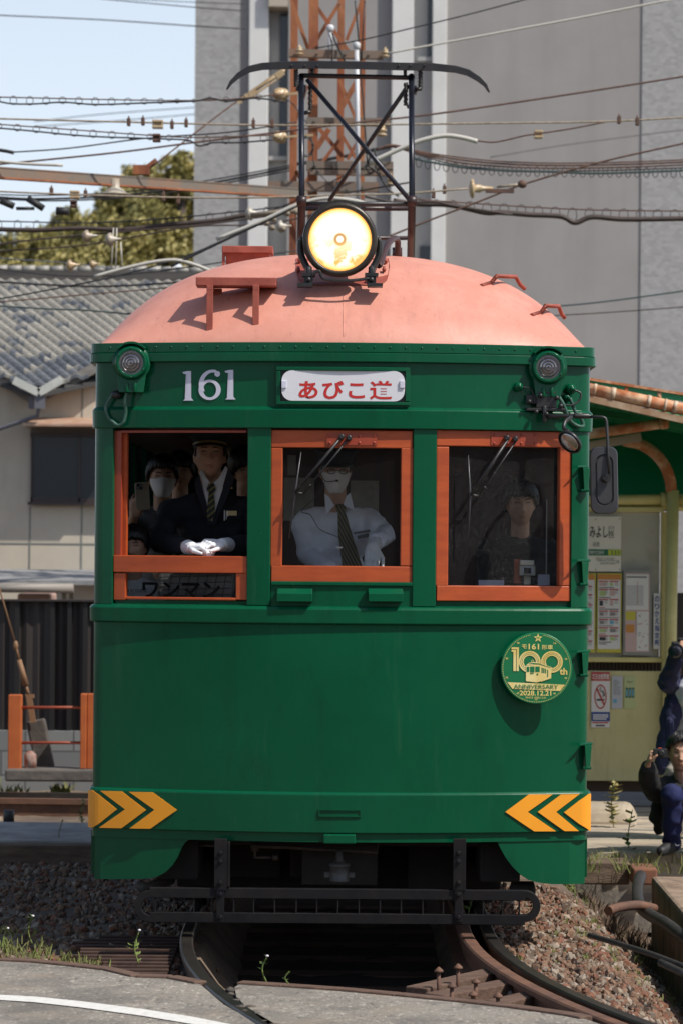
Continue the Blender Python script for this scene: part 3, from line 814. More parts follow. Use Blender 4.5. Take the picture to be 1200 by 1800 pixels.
m = MB(); k = P(1062, 841, 16.0); m.lathe([(0.022, 0), (0.020, 0.012), (0.010, 0.016), (0.009, 0.03)], k+Vector((0, .01, 0)), (0,-1,0), 14); m.box(k.x+.0, k.x+.025, k.y-.02, k.y+.0, k.z-.015, k.z+.02); m.build('mirror_mount', BLACK, mm)
m = MB(); rings(m, [(0.120, 0.312, 0.034, 0.0305), (0.120, 0.312, 0.034, 0.0335)], mc, rot); m.build('mirror_glass', CHROME, mm)
# round mirror
rc = P(1000, 777, 15.86); ax = Vector((0.60, 0.55, 0.58)).normalized()
m = MB(); m.lathe([(0.0, 0.035), (0.035, 0.033), (0.062, 0.012), (0.066, 0.0), (0.063, -0.006), (0.058, -0.004)], rc, ax, 32, cap=False)
m.tube(smooth_path([P(1003, 733, 15.98), P(993, 740, 15.93), P(990, 752, 15.9), rc-ax*-0.0+Vector((-.005, 0, .05))], 5), .010, 8)
rm = m.build('round_mirror', BLACK, bracket)
m = MB(); m.lathe([(0.0585, 0.001), (0.045, 0.006), (0.025, 0.010), (0.001, 0.012)], rc, -ax, 28); m.build('mirror_glass', CHROME, rm)
# ---- wipers
def wiper(pv, el, tip, top, pv2, el2, par, name='wiper'):
    Yw = lambda p: yf(X(*p)[0])-0.02
    q = lambda p, o=0.03: F(*X(*p), o)
    m = MB(); m.tube([q(pv, .045), q(el, .035)], .0075, 8); m.tube([q(pv2, .04), q(el2, .03)], .0045, 6)
    m.tube([q(el, .03), q(el2, .028)], .006, 6)
    for p in (pv, pv2): m.lathe([(.014, -.05), (.014, .05), (.009, .056)], F(*X(*p), 0), (0,-1,0), 12)
    for t in (0.45, 0.9):
        a = q(pv, .04).lerp(q(el, .035), t); m.ell(a, .010, .008, .010, 8, 5)
    for t in (0.25, 0.6, 0.85):
        a = q(pv2, .035).lerp(q(el2, .03), t); m.ell(a, .008, .007, .008, 8, 5)
    o = m.build(name, BLACK, par)
    b = MB(); b.tube([q(top, .012), q(el, .02), q(tip, .012)], .0045, 6, rs=[.002, .005, .0035]); b.build('wiper_blade', mat('wiper_rubber', (0.05, 0.05, 0.055), rough=0.4), o)
wiper((600, 768), (519, 866), (508, 947), (529, 795), (613, 770), (533, 868), midw)
wiper((889, 770), (824, 870), (820, 950), (821, 800), (904, 772), (838, 872), rigw)

# ---- steps on the right corner (folding foot steps) 
for (ax_, ay, w0, w1, hh) in ((1010, 820, 1013, 1034, 42), (1010, 985, 1011, 1038, 42), (1010, 1145, 1011, 1038, 42), (1015, 1308, 1016, 1042, 42)):
    m = MB(); p0 = X(w0, ay); x1 = P(w1, ay, 16.2).x
    z = p0[1]; Y0 = yf(1.16)
    m.hexa([(p0[0]-.0, Y0-.055, z-.006), (x1, Y0+.03, z-.006), (x1-.005, Y0+.10, z-.006), (p0[0]+.02, Y0+.01, z-.006), (p0[0], Y0-.055, z+.006), (x1, Y0+.03, z+.006), (x1-.005, Y0+.10, z+.006), (p0[0]+.02, Y0+.01, z+.006)])
    m.hexa([(p0[0]+.035, Y0-.012, z-.115), (p0[0]+.058, Y0+.0, z-.115), (p0[0]+.058, Y0+.03, z-.115), (p0[0]+.035, Y0+.02, z-.115), (p0[0]+.028, Y0-.03, z-.006), (p0[0]+.066, Y0+.01, z-.006), (p0[0]+.066, Y0+.05, z-.006), (p0[0]+.028, Y0, z-.006)])
    m.box(p0[0]+.020, p0[0]+.062, Y0-.018, Y0+.02, z-.125, z-.112)
    m.build('corner_step', GREEN, tram, bevel=0.003)

# ---- headmark badge
GOLD = mat('gold_print', (0.72, 0.52, 0.13), rough=0.4, col2=(0.85, 0.72, 0.32), scale=9)
GOLD2 = mat('pale_gold_print', (0.80, 0.64, 0.20), rough=0.45)
BGREEN = mat('badge_green', (0.008, 0.17, 0.06), rough=0.35)
bcx, bcz = X(942, 1175, 0.09); bw = 62.5*16.1/F_PX; BY = yf(bcx)-0.085
badge = MB(); badge.lathe([(bw-.003, 0.0), (bw, 0.002), (bw, 0.010), (bw-.003, 0.012)], (bcx, BY+.012, bcz), (0,-1,0), 72)
bo = badge.build('commemorative_badge', BGREEN, tram)
m = MB(); m.tube([(bcx-.08, yf(bcx)+.02, bcz+.05), (bcx-.08, BY+.01, bcz+.05)], .012, 8); m.tube([(bcx+.08, yf(bcx)+.02, bcz+.05), (bcx+.08, BY+.01, bcz+.05)], .012, 8); m.tube([(bcx, yf(bcx)+.02, bcz-.1), (bcx, BY+.01, bcz-.1)], .012, 8)
m.build('badge_bracket', BLACK, bo)
# coordinates inside the badge: zoom picture pixels (1200 px = 220 px of photo), centre 558,517 radius 340
def bq(x, y, d=0.0): return Vector((bcx+(x-558)/340*bw, BY-0.0015-d, bcz-(y-517)/340*bw))
m = MB()
for k in range(120):
    a = 2*math.pi*k/120
    if abs(math.sin(a)*1-(1)) < 0.02: continue
    cx, cy = 558+322*math.cos(a), 517-322*math.sin(a)
    m.add([bq(cx+4.2*math.cos(j*math.pi/3), cy+4.2*math.sin(j*math.pi/3)) for j in range(6)], [tuple(range(6))])
for k in range(1, 10):
    a = R(90-36*k); cx, cy = 558+296*math.cos(a), 517-296*math.sin(a)
    letters(m, '%d0' % k, bq(cx-14, cy).x, bq(cx+10, cy).x, bq(cx, cy+9).z, bq(cx, cy-9).z, lambda x, z: Vector((x, BY-.0015, z)), bold=.01)
# star
m.add([bq(570+(44 if k % 2 == 0 else 18)*math.sin(R(36*k)), 228-(44 if k % 2 == 0 else 18)*math.cos(R(36*k))) for k in range(10)], [tuple(range(10))])
def bt(txt, x0, x1, y0, y1, bold=.01, mi=0, d=0.0, m=m): letters(m, txt, bq(x0, 0).x, bq(x1, 0).x, bq(0, y1).z, bq(0, y0).z, lambda x, z: Vector((x, BY-.0015-d, z)), bold=bold, mi=mi)
bt('モ', 415, 465, 290, 328, .015); bt('161', 480, 580, 283, 338, .02); bt('形車', 605, 712, 292, 338, .012)
bt('2028.12.21', 398, 700, 730, 778, .02); bt('SINCE 1928.12.21', 455, 648, 788, 806, .005)
m.build('badge_lettering', GOLD2, bo)
m = MB()
def bring(cx, cy, r0, r1, d=.001, ry=1.0):
    n = 40; vs = []
    for i in range(n+1):
        a = 2*math.pi*i/n; vs += [bq(cx+r0*math.cos(a), cy+r0*ry*math.sin(a), d), bq(cx+r1*math.cos(a), cy+r1*ry*math.sin(a), d)]
    m.add(vs, [(2*i, 2*i+1, 2*i+3, 2*i+2) for i in range(n)])
for cx in (492, 704):
    for a, b in ((104, 88), (84, 74), (70, 58)): bring(cx, 455, a, b)
for a, b in ((318, 340),): m.add([bq(318, 318, .001), bq(388, 318, .001), bq(388, 545, .001), bq(368, 545, .001), bq(368, 336, .001), bq(318, 336, .001)], [(0,1,2,3,4,5)])
m.add([bq(318, 342, .001), bq(362, 342, .001), bq(362, 545, .001), bq(336, 545, .001), bq(336, 362, .001), bq(318, 362, .001)], [(0,1,2,3,4,5)])
bt('th', 778, 852, 512, 578, .03, m=m)
m.add([bq(280, 652), bq(830, 672), bq(785, 732), bq(330, 715)], [(0,1,2,3)])
# little tram picture
m.add([bq(457, 495, .002), bq(600, 480, .002), bq(600, 640, .002), bq(560, 652, .002), bq(457, 640, .002)], [(0,1,2,3,4)])
m.add([bq(600, 480, .002), bq(700, 520, .002), bq(698, 612, .002), bq(600, 645, .002)], [(0,1,2,3)])
m.add([bq(457, 492, .002), bq(480, 468, .002), bq(520, 456, .002), bq(570, 462, .002), bq(700, 505, .002), bq(700, 518, .002), bq(600, 478, .002)], [(0,1,2,3,4,5,6)])
bring(520, 448, 12, 8, .002)
m.build('badge_emblem', GOLD, bo)
m = MB()
for a, b, c, d in ((464, 488, 503, 552), (496, 538, 500, 556), (546, 588, 500, 552), (606, 616, 510, 560), (622, 632, 515, 562), (638, 648, 520, 564), (660, 668, 528, 600)):
    m.add([bq(a, c, .003), bq(b, c, .003), bq(b, d, .003), bq(a, d, .003)], [(0,1,2,3)])
m.add([bq(496, 562, .003), bq(530, 562, .003), bq(530, 572, .003), bq(496, 572, .003)], [(0,1,2,3)])
m.add([bq(566+10*math.cos(k), 575+10*math.sin(k), .003) for k in range(6)], [tuple(range(6))])
m.add([bq(470, 474, .003), bq(520, 466, .003), bq(580, 470, .003), bq(690, 508, .003), bq(690, 512, .003), bq(580, 478, .003)], [(0,1,2,3,4,5)])
bt('ANNIVERSARY', 342, 765, 672, 714, .004, d=.002, m=m)
bt('98', 556, 584, 216, 234, .01, d=.002, m=m)
m.build('badge_detail', BGREEN, bo)

# ---- lifeguard (pilot) frame
m = MB()
YP = 15.98
def pl(px, py, Y=YP): return P(px, py, Y)
def slotframe(px0, px1, top, bot, th):
    # top and bottom bars that round off at the ends
    outer = []; inner = []
    def path(off):
        h = (bot-top)/2-off; cy = (top+bot)/2; pts = []
        for k in range(13): a = R(90+180*k/12); pts.append((px0+ (bot-top)/2 + h*math.cos(a), cy-h*math.sin(a)))
        for k in range(13): a = R(270+180*k/12); pts.append((px1-(bot-top)/2 + h*math.cos(a), cy-h*math.sin(a)))
        return pts
    o_, i_ = path(0), path(th); n = len(o_)
    vs = []
    for Yq in (YP, YP+.035):
        for p in o_+i_:
            q = P(p[0], p[1], YP); vs.append((q.x, Yq+0.10*(q.x/1.0)**2, q.z))
    # subdivide long runs for the bow
    fs = []
    for i in range(n):
        j = (i+1) % n
        fs += [(i, j, n+j, n+i), (2*n+i, 3*n+i, 3*n+j, 2*n+j), (i, 2*n+i, 2*n+j, j), (n+i, n+j, 3*n+j, 3*n+i)]
    m.add(vs, fs)
def pbow(px, py, dy=0.0): q = P(px, py, YP); return Vector((q.x, YP+dy, q.z))
def barb(px0, px1, py0, py1, y0, y1):
    a, b = P(px0, py1, YP), P(px1, py0, YP); m.box(a.x, b.x, y0, y1, a.z, b.z)
# straight version: rounded-end slotted frame
def endcap(px0, px1, top, bot, th):
    h = (bot-top)/2; cy = (top+bot)/2
    for cx, s in ((px0+h, -1), (px1-h, 1)):
        vs = []; n = 14
        for k in range(n+1):
            a = R(90-180*k/n)
            for rr, yy in ((h, YP), (h-th, YP), (h, YP+.04), (h-th, YP+.04)):
                q = P(cx+s*rr*math.cos(a), cy-rr*math.sin(a), YP); vs.append((q.x, yy, q.z))
        fs = []
        for k in range(n):
            o = 4*k; fs += [(o, o+1, o+5, o+4), (o+2, o+6, o+7, o+3), (o, o+4, o+6, o+2), (o+1, o+3, o+7, o+5)]
        m.add(vs, fs)
endcap(235, 949, 1566, 1622, 13)
barb(262, 922, 1566, 1579, YP, YP+.04); barb(262, 922, 1609, 1622, YP, YP+.04)
for px in (272, 305, 340, 372, 410, 445, 482, 520, 556, 593, 630, 667, 704, 742, 778, 812, 848, 882, 912):
    barb(px-1.5, px+1.5, 1578, 1610, YP+.005, YP+.035)
pil = m.build('lifeguard_frame', IRON, tram, bevel=0.003)
m = MB(); barb(376, 399, 1475, 1566, YP-.012, YP+.02); barb(380, 394, 1566, 1622, YP-.010, YP-.001); barb(399, 404, 1480, 1560, YP-.01, YP+.03)
for cy in (1500, 1515, 1552, 1573, 1613): m.lathe([(.012, 0), (.010, .012)], P(387, cy, YP-.012), (0,-1,0), 8)
m.build('frame_hanger', IRON, pil, bevel=.002)
m = MB(); barb(795, 818, 1475, 1566, YP-.012, YP+.02); barb(798, 812, 1566, 1622, YP-.010, YP-.001)
for cx in (805,):
    for cy in (1500, 1515, 1552, 1573, 1613): m.lathe([(.012, 0), (.010, .012)], P(cx, cy, YP-.012), (0,-1,0), 8)
m.build('frame_hanger', IRON, pil, bevel=.002)
# underside: frame, bogie, wheels, pipes, air cylinder
m = MB(); m.box(-1.0, 1.0, 16.35, 22.3, 0.42, 0.62); m.box(-0.9, -0.7, 16.3, 22, .25, .45); m.box(.7, .9, 16.3, 22, .25, .45)
m.box(-.85, .85, 17.2, 17.4, 0.12, .5); m.box(-0.25, 0.2, 16.75, 16.9, 0.22, 0.52)
m.box(-.62, -.3, 16.9, 17.2, .2, .5); m.box(.35, .62, 16.8, 17.1, .15, .5)
m.build('underframe', DARK, tram, bevel=.01)
for sx in (-1, 1):
    m = MB(); 
    for wy in (17.6, 19.2, 21.6):
        m.lathe([(0.33, 0), (0.33, .03), (0.31, .035), (0.30, .12), (0.12, .125)], (sx*.70, wy, 0.31), (sx*1.0, 0, 0), 28)
        m.box(sx*.86-.06, sx*.86+.06, wy-.14, wy+.14, .2, .44)
    m.build('wheel', IRON, tram)
PIPE = mat('dusty_pipe', (0.075, 0.055, 0.042), rough=0.6, col2=(0.04, 0.03, 0.025), scale=12)
m = MB(); m.tube([P(440, 1488, 16.3), P(505, 1490, 16.3), P(570, 1494, 16.3), P(662, 1499, 16.3), P(664, 1480, 16.3)], .010, 8)
m.tube([P(448, 1472, 16.35), P(448, 1508, 16.35), P(480, 1508, 16.35)], .009, 8); m.tube([P(330, 1485, 16.35), P(376, 1487, 16.3)], .008, 8)
m.lathe([(.02, 0), (.02, .04)], P(448, 1497, 16.35), (0,0,1), 10); m.lathe([(.016, 0), (.016, .03)], P(478, 1508, 16.35), (1,0,0), 10)
m.build('air_pipe', PIPE, tram)
m = MB(); c = P(596, 1550, 16.25)
m.lathe([(.030, -.045), (.048, -.04), (.050, -.03), (.048, -.028), (.048, .035), (.052, .037), (.050, .048), (.03, .055), (.018, .07), (.016, .11)], c+Vector((0, 0, .04)), (0,0,1), 20)
m.box(c.x-.075, c.x+.075, c.y-.01, c.y+.01, c.z+.02, c.z+.045)
m.build('air_filter', mat('filter_grey', (0.11, 0.11, 0.11), rough=0.5, col2=(.07, .065, .06), scale=20), tram)
m = MB(); m.box(c.x-.19, c.x+.19, 16.6, 16.75, .20, .50); m.build('underfloor_box', mat('grey_box', (0.035, 0.033, 0.032), rough=0.7, col2=(.025, .02, .018), scale=6), tram)
# hose end, sand pipes at corners
m = MB(); m.tube([P(300, 1545, 16.5), P(262, 1562, 16.6), P(250, 1560, 16.7)], .03, 8); m.build('hose_end', DARK, tram); m = MB(); m.lathe([(.02, 0), (.05, .01), (.05, .12), (.02, .13)], P(940, 1567, 16.4), (-1, 0, 0), 12)
m.build('corner_fitting', DARK, tram)

# ---- pantograph (folded on the roof behind)
PY = 20.4
pg = empty('pantograph', P(627, 450, PY)); adopt(pg, tram); 
pg.location = P(627, 450, PY); pg.matrix_parent_inverse = Matrix.Translation(-ABS['tram'])
ABS['pantograph'] = P(627, 450, PY)

for dy, s in ((0.0, 1), (0.9, -1)):
    k = PY/(PY+dy)
    q = lambda px, py, ddy=0: P(px, py, PY+ddy)
    for a, b in ((530, 530), (724, 723)):
        m = MB(); m.tube([P(b, 350, PY-.25*s+dy), P(b-1, 132, PY+.45)], .019, 10); m.build('upper_arm', NAVY, pg)
m = MB()
def pp(px, py, off): return P(px, py, PY+off)
m.tube([pp(540, 140, .40), pp(720, 352, -.25)], .015, 8)
m.build('diagonal_brace', NAVY, pg)
m = MB(); m.tube([pp(716, 150, .42), pp(578, 352, 1.1)], .014, 8); m.build('diagonal_brace', BLACK, pg)
m = MB(); m.tube([pp(528, 132, .45), pp(728, 136, .45)], .016, 8)
for a in (530, 728):
    m.box(*sorted((pp(a-7, 0, 0).x, pp(a+7, 0, 0).x)), PY+.40, PY+.5, pp(0, 141, 0).z, pp(0, 128, 0).z)
m.tube([pp(548, 130, .45), pp(548, 118, .45)], .012, 8); m.tube([pp(711, 132, .45), pp(711, 118, .45)], .012, 8)
m.build('cross_tube', BLACK, pg, bevel=.002); m = MB(); m.tube([pp(526, 358, -.25), pp(728, 358, -.25)], .014, 8); m.build('cross_tube', BLACK, pg)
for a, b in ((530, 528), (723, 721)):
    for s, dy in ((1, 0), (-1, .9)):
        m = MB(); m.tube([pp(a, 356, -.25*s+dy), pp(b, 460, .45)], .026, 10)
        if s > 0: m.lathe([(.034, -.03), (.034, .03)], pp(a, 353, -.25), (1, 0, 0), 12)
        m.build('lower_arm', BROWNM, pg)
for yy, dd, rr in ((366, 0, .015), (418, .3, .013)):
    m = MB(); m.tube([pp(530, yy, dd), pp(723, yy, dd)], rr, 8); m.build('cross_tube', BROWNM, pg)
for dy in (0.1, 0.75):
    m = MB(); a, b = pp(500, 462, 0), pp(750, 462, 0); m.box(a.x, b.x, PY+dy, PY+dy+.06, a.z-.02, a.z+.03); m.build('pantograph_base', BROWNM, pg)
m = MB()   # collector horn
hp = [(398, 157), (406, 144), (420, 131), (438, 121), (460, 116), (500, 114), (560, 113), (627, 114), (700, 116), (760, 117), (800, 121), (822, 127), (840, 138), (852, 149), (859, 162)]
thk = [3, 7, 10, 12, 13, 14, 14, 14, 14, 14, 13, 12, 10, 7, 3]
vs = []
for (a, b), t in zip(hp, thk):
    i = hp.index((a, b)); a0 = Vector(hp[max(i-1, 0)]); a1 = Vector(hp[min(i+1, len(hp)-1)]); d = (a1-a0).normalized(); nn = Vector((-d.y, d.x))*t*.5
    for yy in (.37, .53):
        vs += [pp(a-nn.x, b-nn.y, yy), pp(a+nn.x, b+nn.y, yy)]
fs = []
for i in range(len(hp)-1):
    o = 4*i; fs += [(o, o+1, o+5, o+4), (o+2, o+6, o+7, o+3), (o, o+4, o+6, o+2), (o+1, o+3, o+7, o+5)]
fs += [(0, 2, 3, 1), (len(vs)-4, len(vs)-3, len(vs)-1, len(vs)-2)]
m.add(vs, fs)
for a in (512, 535, 557, 700, 720, 745): m.lathe([(.008, 0), (.008, .02)], pp(a, 115, .37), (0,-1,0), 8)
m.build('collector_shoe', BLACK, pg, bevel=.004)
m = MB()
for a, b, c in ((520, 122, 152), (738, 122, 155), (545, 140, 192), (712, 145, 185)):
    p0, p1 = pp(a, b, .4), pp(a, c, .4)
    N = 60; m.tube([p0.lerp(p1, i/N)+Vector((.012*math.cos(i*1.9), .012*math.sin(i*1.9), 0)) for i in range(N+1)], .005, 5)
    m.tube([p0, p1], .008, 6)
for a, b, c, d in ((520, 155, 530, 157), (729, 157, 740, 155), (714, 187, 724, 185), (534, 198, 546, 196)): m.tube([pp(a, b, .4), pp(c, d, .4)], .013, 8)
m.build('tension_spring', mat('spring_steel', (.045, .045, .045), rough=.4, metal=.5), pg)
# ================================================================== GROUND AND TRACK
import numpy as np
rng = np.random.default_rng(11)
DIRT = mat('dirt', (0.12, 0.085, 0.06), rough=0.95, col2=(0.20, 0.15, 0.105), scale=5, bump=0.6, bscale=60, bdist=0.01)
worn(DIRT, (0.05, 0.035, 0.028), 1.2, 0.45, 0.65, 0.6)
def ballast_z(x, y):
    z = -0.10 if x > -0.6 else -0.13
    if abs(x) < 0.66 and y > 14.2: z = -0.10-0.24*min(1, (0.66-abs(x))/0.1)*min(1, (y-14.2)/0.25)
    if x > 1.25: z -= 0.42*min(1, (x-1.25)/0.55)**1.3
    if x > 1.9: z = -0.52
    z += 0.022*noise.noise(Vector((x*2.5, y*2.5, 0)))+0.012*noise.noise(Vector((x*9, y*9, 3)))
    if y > 15.2 and x < -0.9: z += 0.0
    return z
m = MB(); m.box(-1500, 1500, -200, 2800, -0.62, -0.58); struct(m.build('ground', DIRT))
m = MB(); m.grid(lambda a, b: Vector((-9+13*a, 9+20*b, ballast_z(-9+13*a, 9+20*b) if b < 0.999 else -0.16)), 150, 210); bed = struct(m.build('track_bed', DIRT))
# stones
def rocks(name, regions, mats, label):
    V = []; Fc = []; MI = []; o = 0
    ico = bmesh.new(); bmesh.ops.create_icosphere(ico, subdivisions=1, radius=1.0)
    bv = np.array([v.co[:] for v in ico.verts]); bf = np.array([[v.index for v in f.verts] for f in ico.faces]); ico.free()
    verts = []; faces = []; mi = []
    for (fn, n, s0, s1) in regions:
        for _ in range(n):
            x, y = fn()
            sz = s0+(s1-s0)*rng.random()**2.2
            a = rng.random(3)*6.28; Mx = (Matrix.Rotation(a[0], 3, 'X') @ Matrix.Rotation(a[1], 3, 'Y') @ Matrix.Rotation(a[2], 3, 'Z'))
            sc = sz*np.array([1, .55+.4*rng.random(), .4+.35*rng.random()])
            b = bv*(1+.32*(rng.random((len(bv), 1))-.5))*sc
            b = b @ np.array(Mx).T
            z = ballast_z(x, y)+sz*.22*rng.random()
            verts.append(b+np.array([x, y, z])); faces.append(bf+len(bv)*len(mi)); mi.append(rng.choice(len(mats), p=[.40, .20, .18, .16, .06] if x < 0.7 else [.34, .18, .18, .20, .10]))
    V = np.concatenate(verts); Fc = np.concatenate(faces)
    me = bpy.data.meshes.new(name); me.from_pydata(V.tolist(), [], Fc.tolist())
    for q in mats: me.materials.append(q)
    me.polygons.foreach_set('material_index', np.repeat(mi, len(bf)).astype(np.int32)); me.update()
    ob = bpy.data.objects.new(name, me); COL.objects.link(ob); tag(ob, label, 'ballast', kind='stuff'); return ob
ST = [mat('stone_brown', (0.14, 0.078, 0.048), rough=.9, col2=(.22, .135, .085), scale=18), mat('stone_dark', (0.07, 0.045, 0.030), rough=.9, col2=(.12, .08, .055), scale=18),
      mat('stone_grey', (0.18, 0.14, 0.105), rough=.9, col2=(.25, .20, .15), scale=18), mat('stone_rust', (0.20, 0.085, 0.045), rough=.9, col2=(.13, .06, .04), scale=18), mat('stone_pale', (0.34, 0.27, 0.20), rough=.9, col2=(.24, .2, .17), scale=18)]
def reg(x0, x1, y0, y1): return lambda: (x0+(x1-x0)*rng.random(), y0+(y1-y0)*rng.random())
def railx(y):
    s = max(0.0, 16.0-y); return 0.05*s*s - 0.0
rocks('ballast_stones', [(reg(-3.0, -0.72, 14.0, 21), 9500, .009, .034), (reg(0.75, 2.0, 12.6, 19.4), 10500, .009, .034), (reg(-0.7, 0.7, 13.9, 14.35), 500, .012, .03), (reg(-0.62, 0.62, 14.3, 16.5), 500, .010, .022), (reg(-4.4, -2.5, 19, 23.5), 900, .015, .04), (reg(-6, -2.5, 22.6, 25.8), 900, .015, .05)], ST, 'brown and grey track ballast around the rails')
# far field to the horizon kept as paved yard
ASPH = mat('asphalt', (0.17, 0.152, 0.13), rough=0.92, col2=(0.25, 0.225, 0.19), scale=3.0, bump=0.7, bscale=150, bdist=0.006, lo=.3, hi=.7)
worn(ASPH, (0.50, 0.45, 0.38), 34, 0.55, 0.66, 0.8, (1, .45, 1)); worn(ASPH, (0.05, 0.045, 0.04), 30, 0.56, 0.66, 0.8, (1, .4, 1)); worn(ASPH, (0.38, 0.35, 0.30), 75, 0.54, 0.62, 0.6, (1, .3, 1)); worn(ASPH, (0.10, 0.09, 0.08), 2.2, 0.50, 0.54, 0.45); worn(ASPH, (0.24, 0.17, 0.11), 3.2, 0.56, 0.68, 0.5); worn(ASPH, (0.28, 0.25, 0.20), 1.6, 0.5, 0.7, 0.4); worn(ASPH, (0.09, 0.08, 0.07), 0.9, 0.55, 0.72, 0.5)
def slab(name, pts, z, th, mt, res=0.0):
    m = MB(); m.prism(pts, lambda x, y: Vector((x, y, z)), lambda x, y: Vector((x, y, z-th))); return m.build(name, mt)
def edge(pxs): return [(G(a, b).x, G(a, b).y) for a, b in pxs]
e1 = edge([(-60, 1681), (0, 1690), (60, 1693), (130, 1700), (190, 1707), (240, 1719), (300, 1721), (352, 1731), (368, 1745), (392, 1766), (420, 1782), (448, 1800), (500, 1840)])
pl1 = [(-8, e1[0][1]+.3)] + e1 + [(e1[-1][0]+.2, 9), (-8, 9)]
struct(slab('road', pl1, 0.0, .12, ASPH))
e2 = edge([(470, 1800), (448, 1783), (430, 1768), (415, 1752), (412, 1736), (420, 1731), (500, 1736), (600, 1743), (700, 1752), (800, 1762), (900, 1773), (1000, 1787), (1030, 1793), (1060, 1803), (1090, 1815), (1150, 1850)])
pl2 = e2 + [(e2[-1][0]+.5, 9), (e2[0][0]+.3, 9)]
struct(slab('road', pl2, 0.0, .12, ASPH))
# broken dark asphalt edge beside the left rail
m = MB(); q_ = edge([(414, 1736), (418, 1752), (434, 1768), (452, 1783), (474, 1802), (500, 1822)])
for (a, b), (c, d) in zip(q_, q_[1:]):
    for k in range(16):
        t = rng.random(); x = a+(c-a)*t+rng.normal()*.018-.006; y = b+(d-b)*t+rng.normal()*.012; r_ = .010+.022*rng.random()
        m.ell((x, y, -.004-.02*rng.random()), r_, r_*.8, r_*.5, 6, 4)
tag(m.build('broken_asphalt', mat('broken_asphalt', (.05, .042, .035), rough=.95, col2=(.12, .10, .08), scale=40)), 'dark crumbling asphalt rubble along the left rail', 'rubble', kind='stuff')
# white line on the asphalt
WL = mat('road_paint', (0.66, 0.65, 0.61), rough=.7, col2=(.5, .48, .44), scale=30, lo=.45, hi=.8)
la = [G(a, b) for a, b in ((-40, 1746), (0, 1751), (60, 1754), (140, 1762), (250, 1776), (340, 1790), (420, 1806))]; lb = [G(a, b) for a, b in ((-40, 1754), (0, 1760), (60, 1764), (140, 1773), (250, 1788), (340, 1803), (420, 1822))]
m = MB(); m.add([Vector((p.x, p.y, .004)) for q in zip(la, lb) for p in q], [(2*i, 2*i+1, 2*i+3, 2*i+2) for i in range(len(la)-1)])
struct(m.build('lane_marking', WL))
# timber edging along the asphalt
TIMB = mat('old_timber', (0.085, 0.045, 0.03), rough=.85, col2=(.14, .085, .06), scale=6, bump=.5, bscale=30, stretch=(1, 8, 8))
TIMB2 = mat('weathered_timber', (0.17, 0.12, 0.08), rough=.9, col2=(.08, .05, .035), scale=4, bump=.5, bscale=25, stretch=(1, 6, 6))
m = MB(); q = e1[1:8]
for a, b in zip(q, q[1:]): m.beam((a[0], a[1]+.03, -.045), (b[0], b[1]+.03, -.045), .07, .11)
tag(m.build('timber_edging', TIMB, bevel=.006), 'brown timber strip edging the asphalt left of the rails', 'edging')
m = MB(); q = e2[5:13]
for a, b in zip(q, q[1:]): m.beam((a[0], a[1]+.03, -.045), (b[0], b[1]+.03, -.045), .07, .11)
tag(m.build('timber_edging', TIMB, bevel=.006), 'brown timber strip edging the asphalt between the rails', 'edging')

# ---- rails
RUST = mat('rusty_rail', (0.16, 0.075, 0.042), rough=.75, col2=(.09, .045, .03), scale=8, bump=.3, bscale=40, bdist=.003)
SHINE = mat('polished_rail_head', (0.20, 0.17, 0.14), rough=.28, metal=.9, col2=(.10, .085, .07), scale=3, stretch=(1, .4, 1))
DRAIL = mat('dark_rail', (0.028, 0.025, 0.022), rough=.42, col2=(.05, .042, .035), scale=5, metal=.5)
def rail(offset, name, label, headm, webm, y0=11.2, y1=30, drop=0.0, group=None, cat='rail'):
    ys = [y0+(y1-y0)*i/70 for i in range(71)]
    path = []
    for y in ys:
        s = max(0, 16.4-y); x = 0.047*s*s; d = -2*0.047*s
        n_ = Vector((1, -d, 0)).normalized()     # lateral
        path.append((x+n_.x*offset, y+n_.y*offset, n_.x, n_.y))
    r = empty(name, (path[-1][0], path[-1][1], -.15)); tag(r, label, cat, group)
    m = MB(); sweep(m, [(-.033, -.03-drop), (-.033, -.008-drop), (-.025, -drop), (.025, -drop), (.033, -.008-drop), (.033, -.03-drop)], path); m.build('rail_head', headm, r)
    m = MB(); sweep(m, [(-.06, -.145-drop), (-.06, -.135-drop), (-.010, -.12-drop), (-.010, -.031-drop), (.010, -.031-drop), (.010, -.12-drop), (.06, -.135-drop), (.06, -.145-drop)], path); m.build('rail_web', webm, r)
rail(-.7175-.03, 'rail', 'left running rail of the curve, dark with a polished head', DRAIL, DRAIL)
rail(.7175+.03, 'rail', 'right running rail of the curve, outermost, dark and polished', DRAIL, DRAIL)
rail(.7175-.085, 'check_rail', 'rusty brown check rail just inside the right running rail', RUST, RUST)
# pit soil between the rails, near-black colour standing in for shade under the tram
SOIL = mat('shade_dark_soil', (.012, .009, .007), rough=.95, col2=(.028, .02, .014), scale=9, bump=.5, bscale=40)
m = MB(); m.grid(lambda a, b: Vector((-.62+1.24*a, 14.75+7.5*b, -.325+.012*noise.noise(Vector((a*9, b*40, 1))))), 16, 90); struct(m.build('pit_floor', SOIL))
# sleepers
for i in range(18):
    y = 15.2+i*.62; m = MB(); m.box(-1.25, 1.25, y, y+.22, -.42, -.321)
    tag(m.build('sleeper', TIMB, bevel=.01), 'dark timber sleeper sunk in the pit under the tram track', 'sleeper', 'sleepers under the track')
# stack of thin steel tie pieces left under the tram
m = MB()
for i in range(12): y = 15.35+i*.13; a_ = rng.normal()*.05; m.beam((-1.32+a_, y, -.105), (-.80, y+.02*a_, -.105), .05, .03)
tag(m.build('tie_plate_stack', mat('rust_dark', (.030, .014, .009), rough=.95, col2=(.06, .03, .02), scale=8), bevel=.003), 'rusty slatted plates beside the left rail under the frame', 'plates')
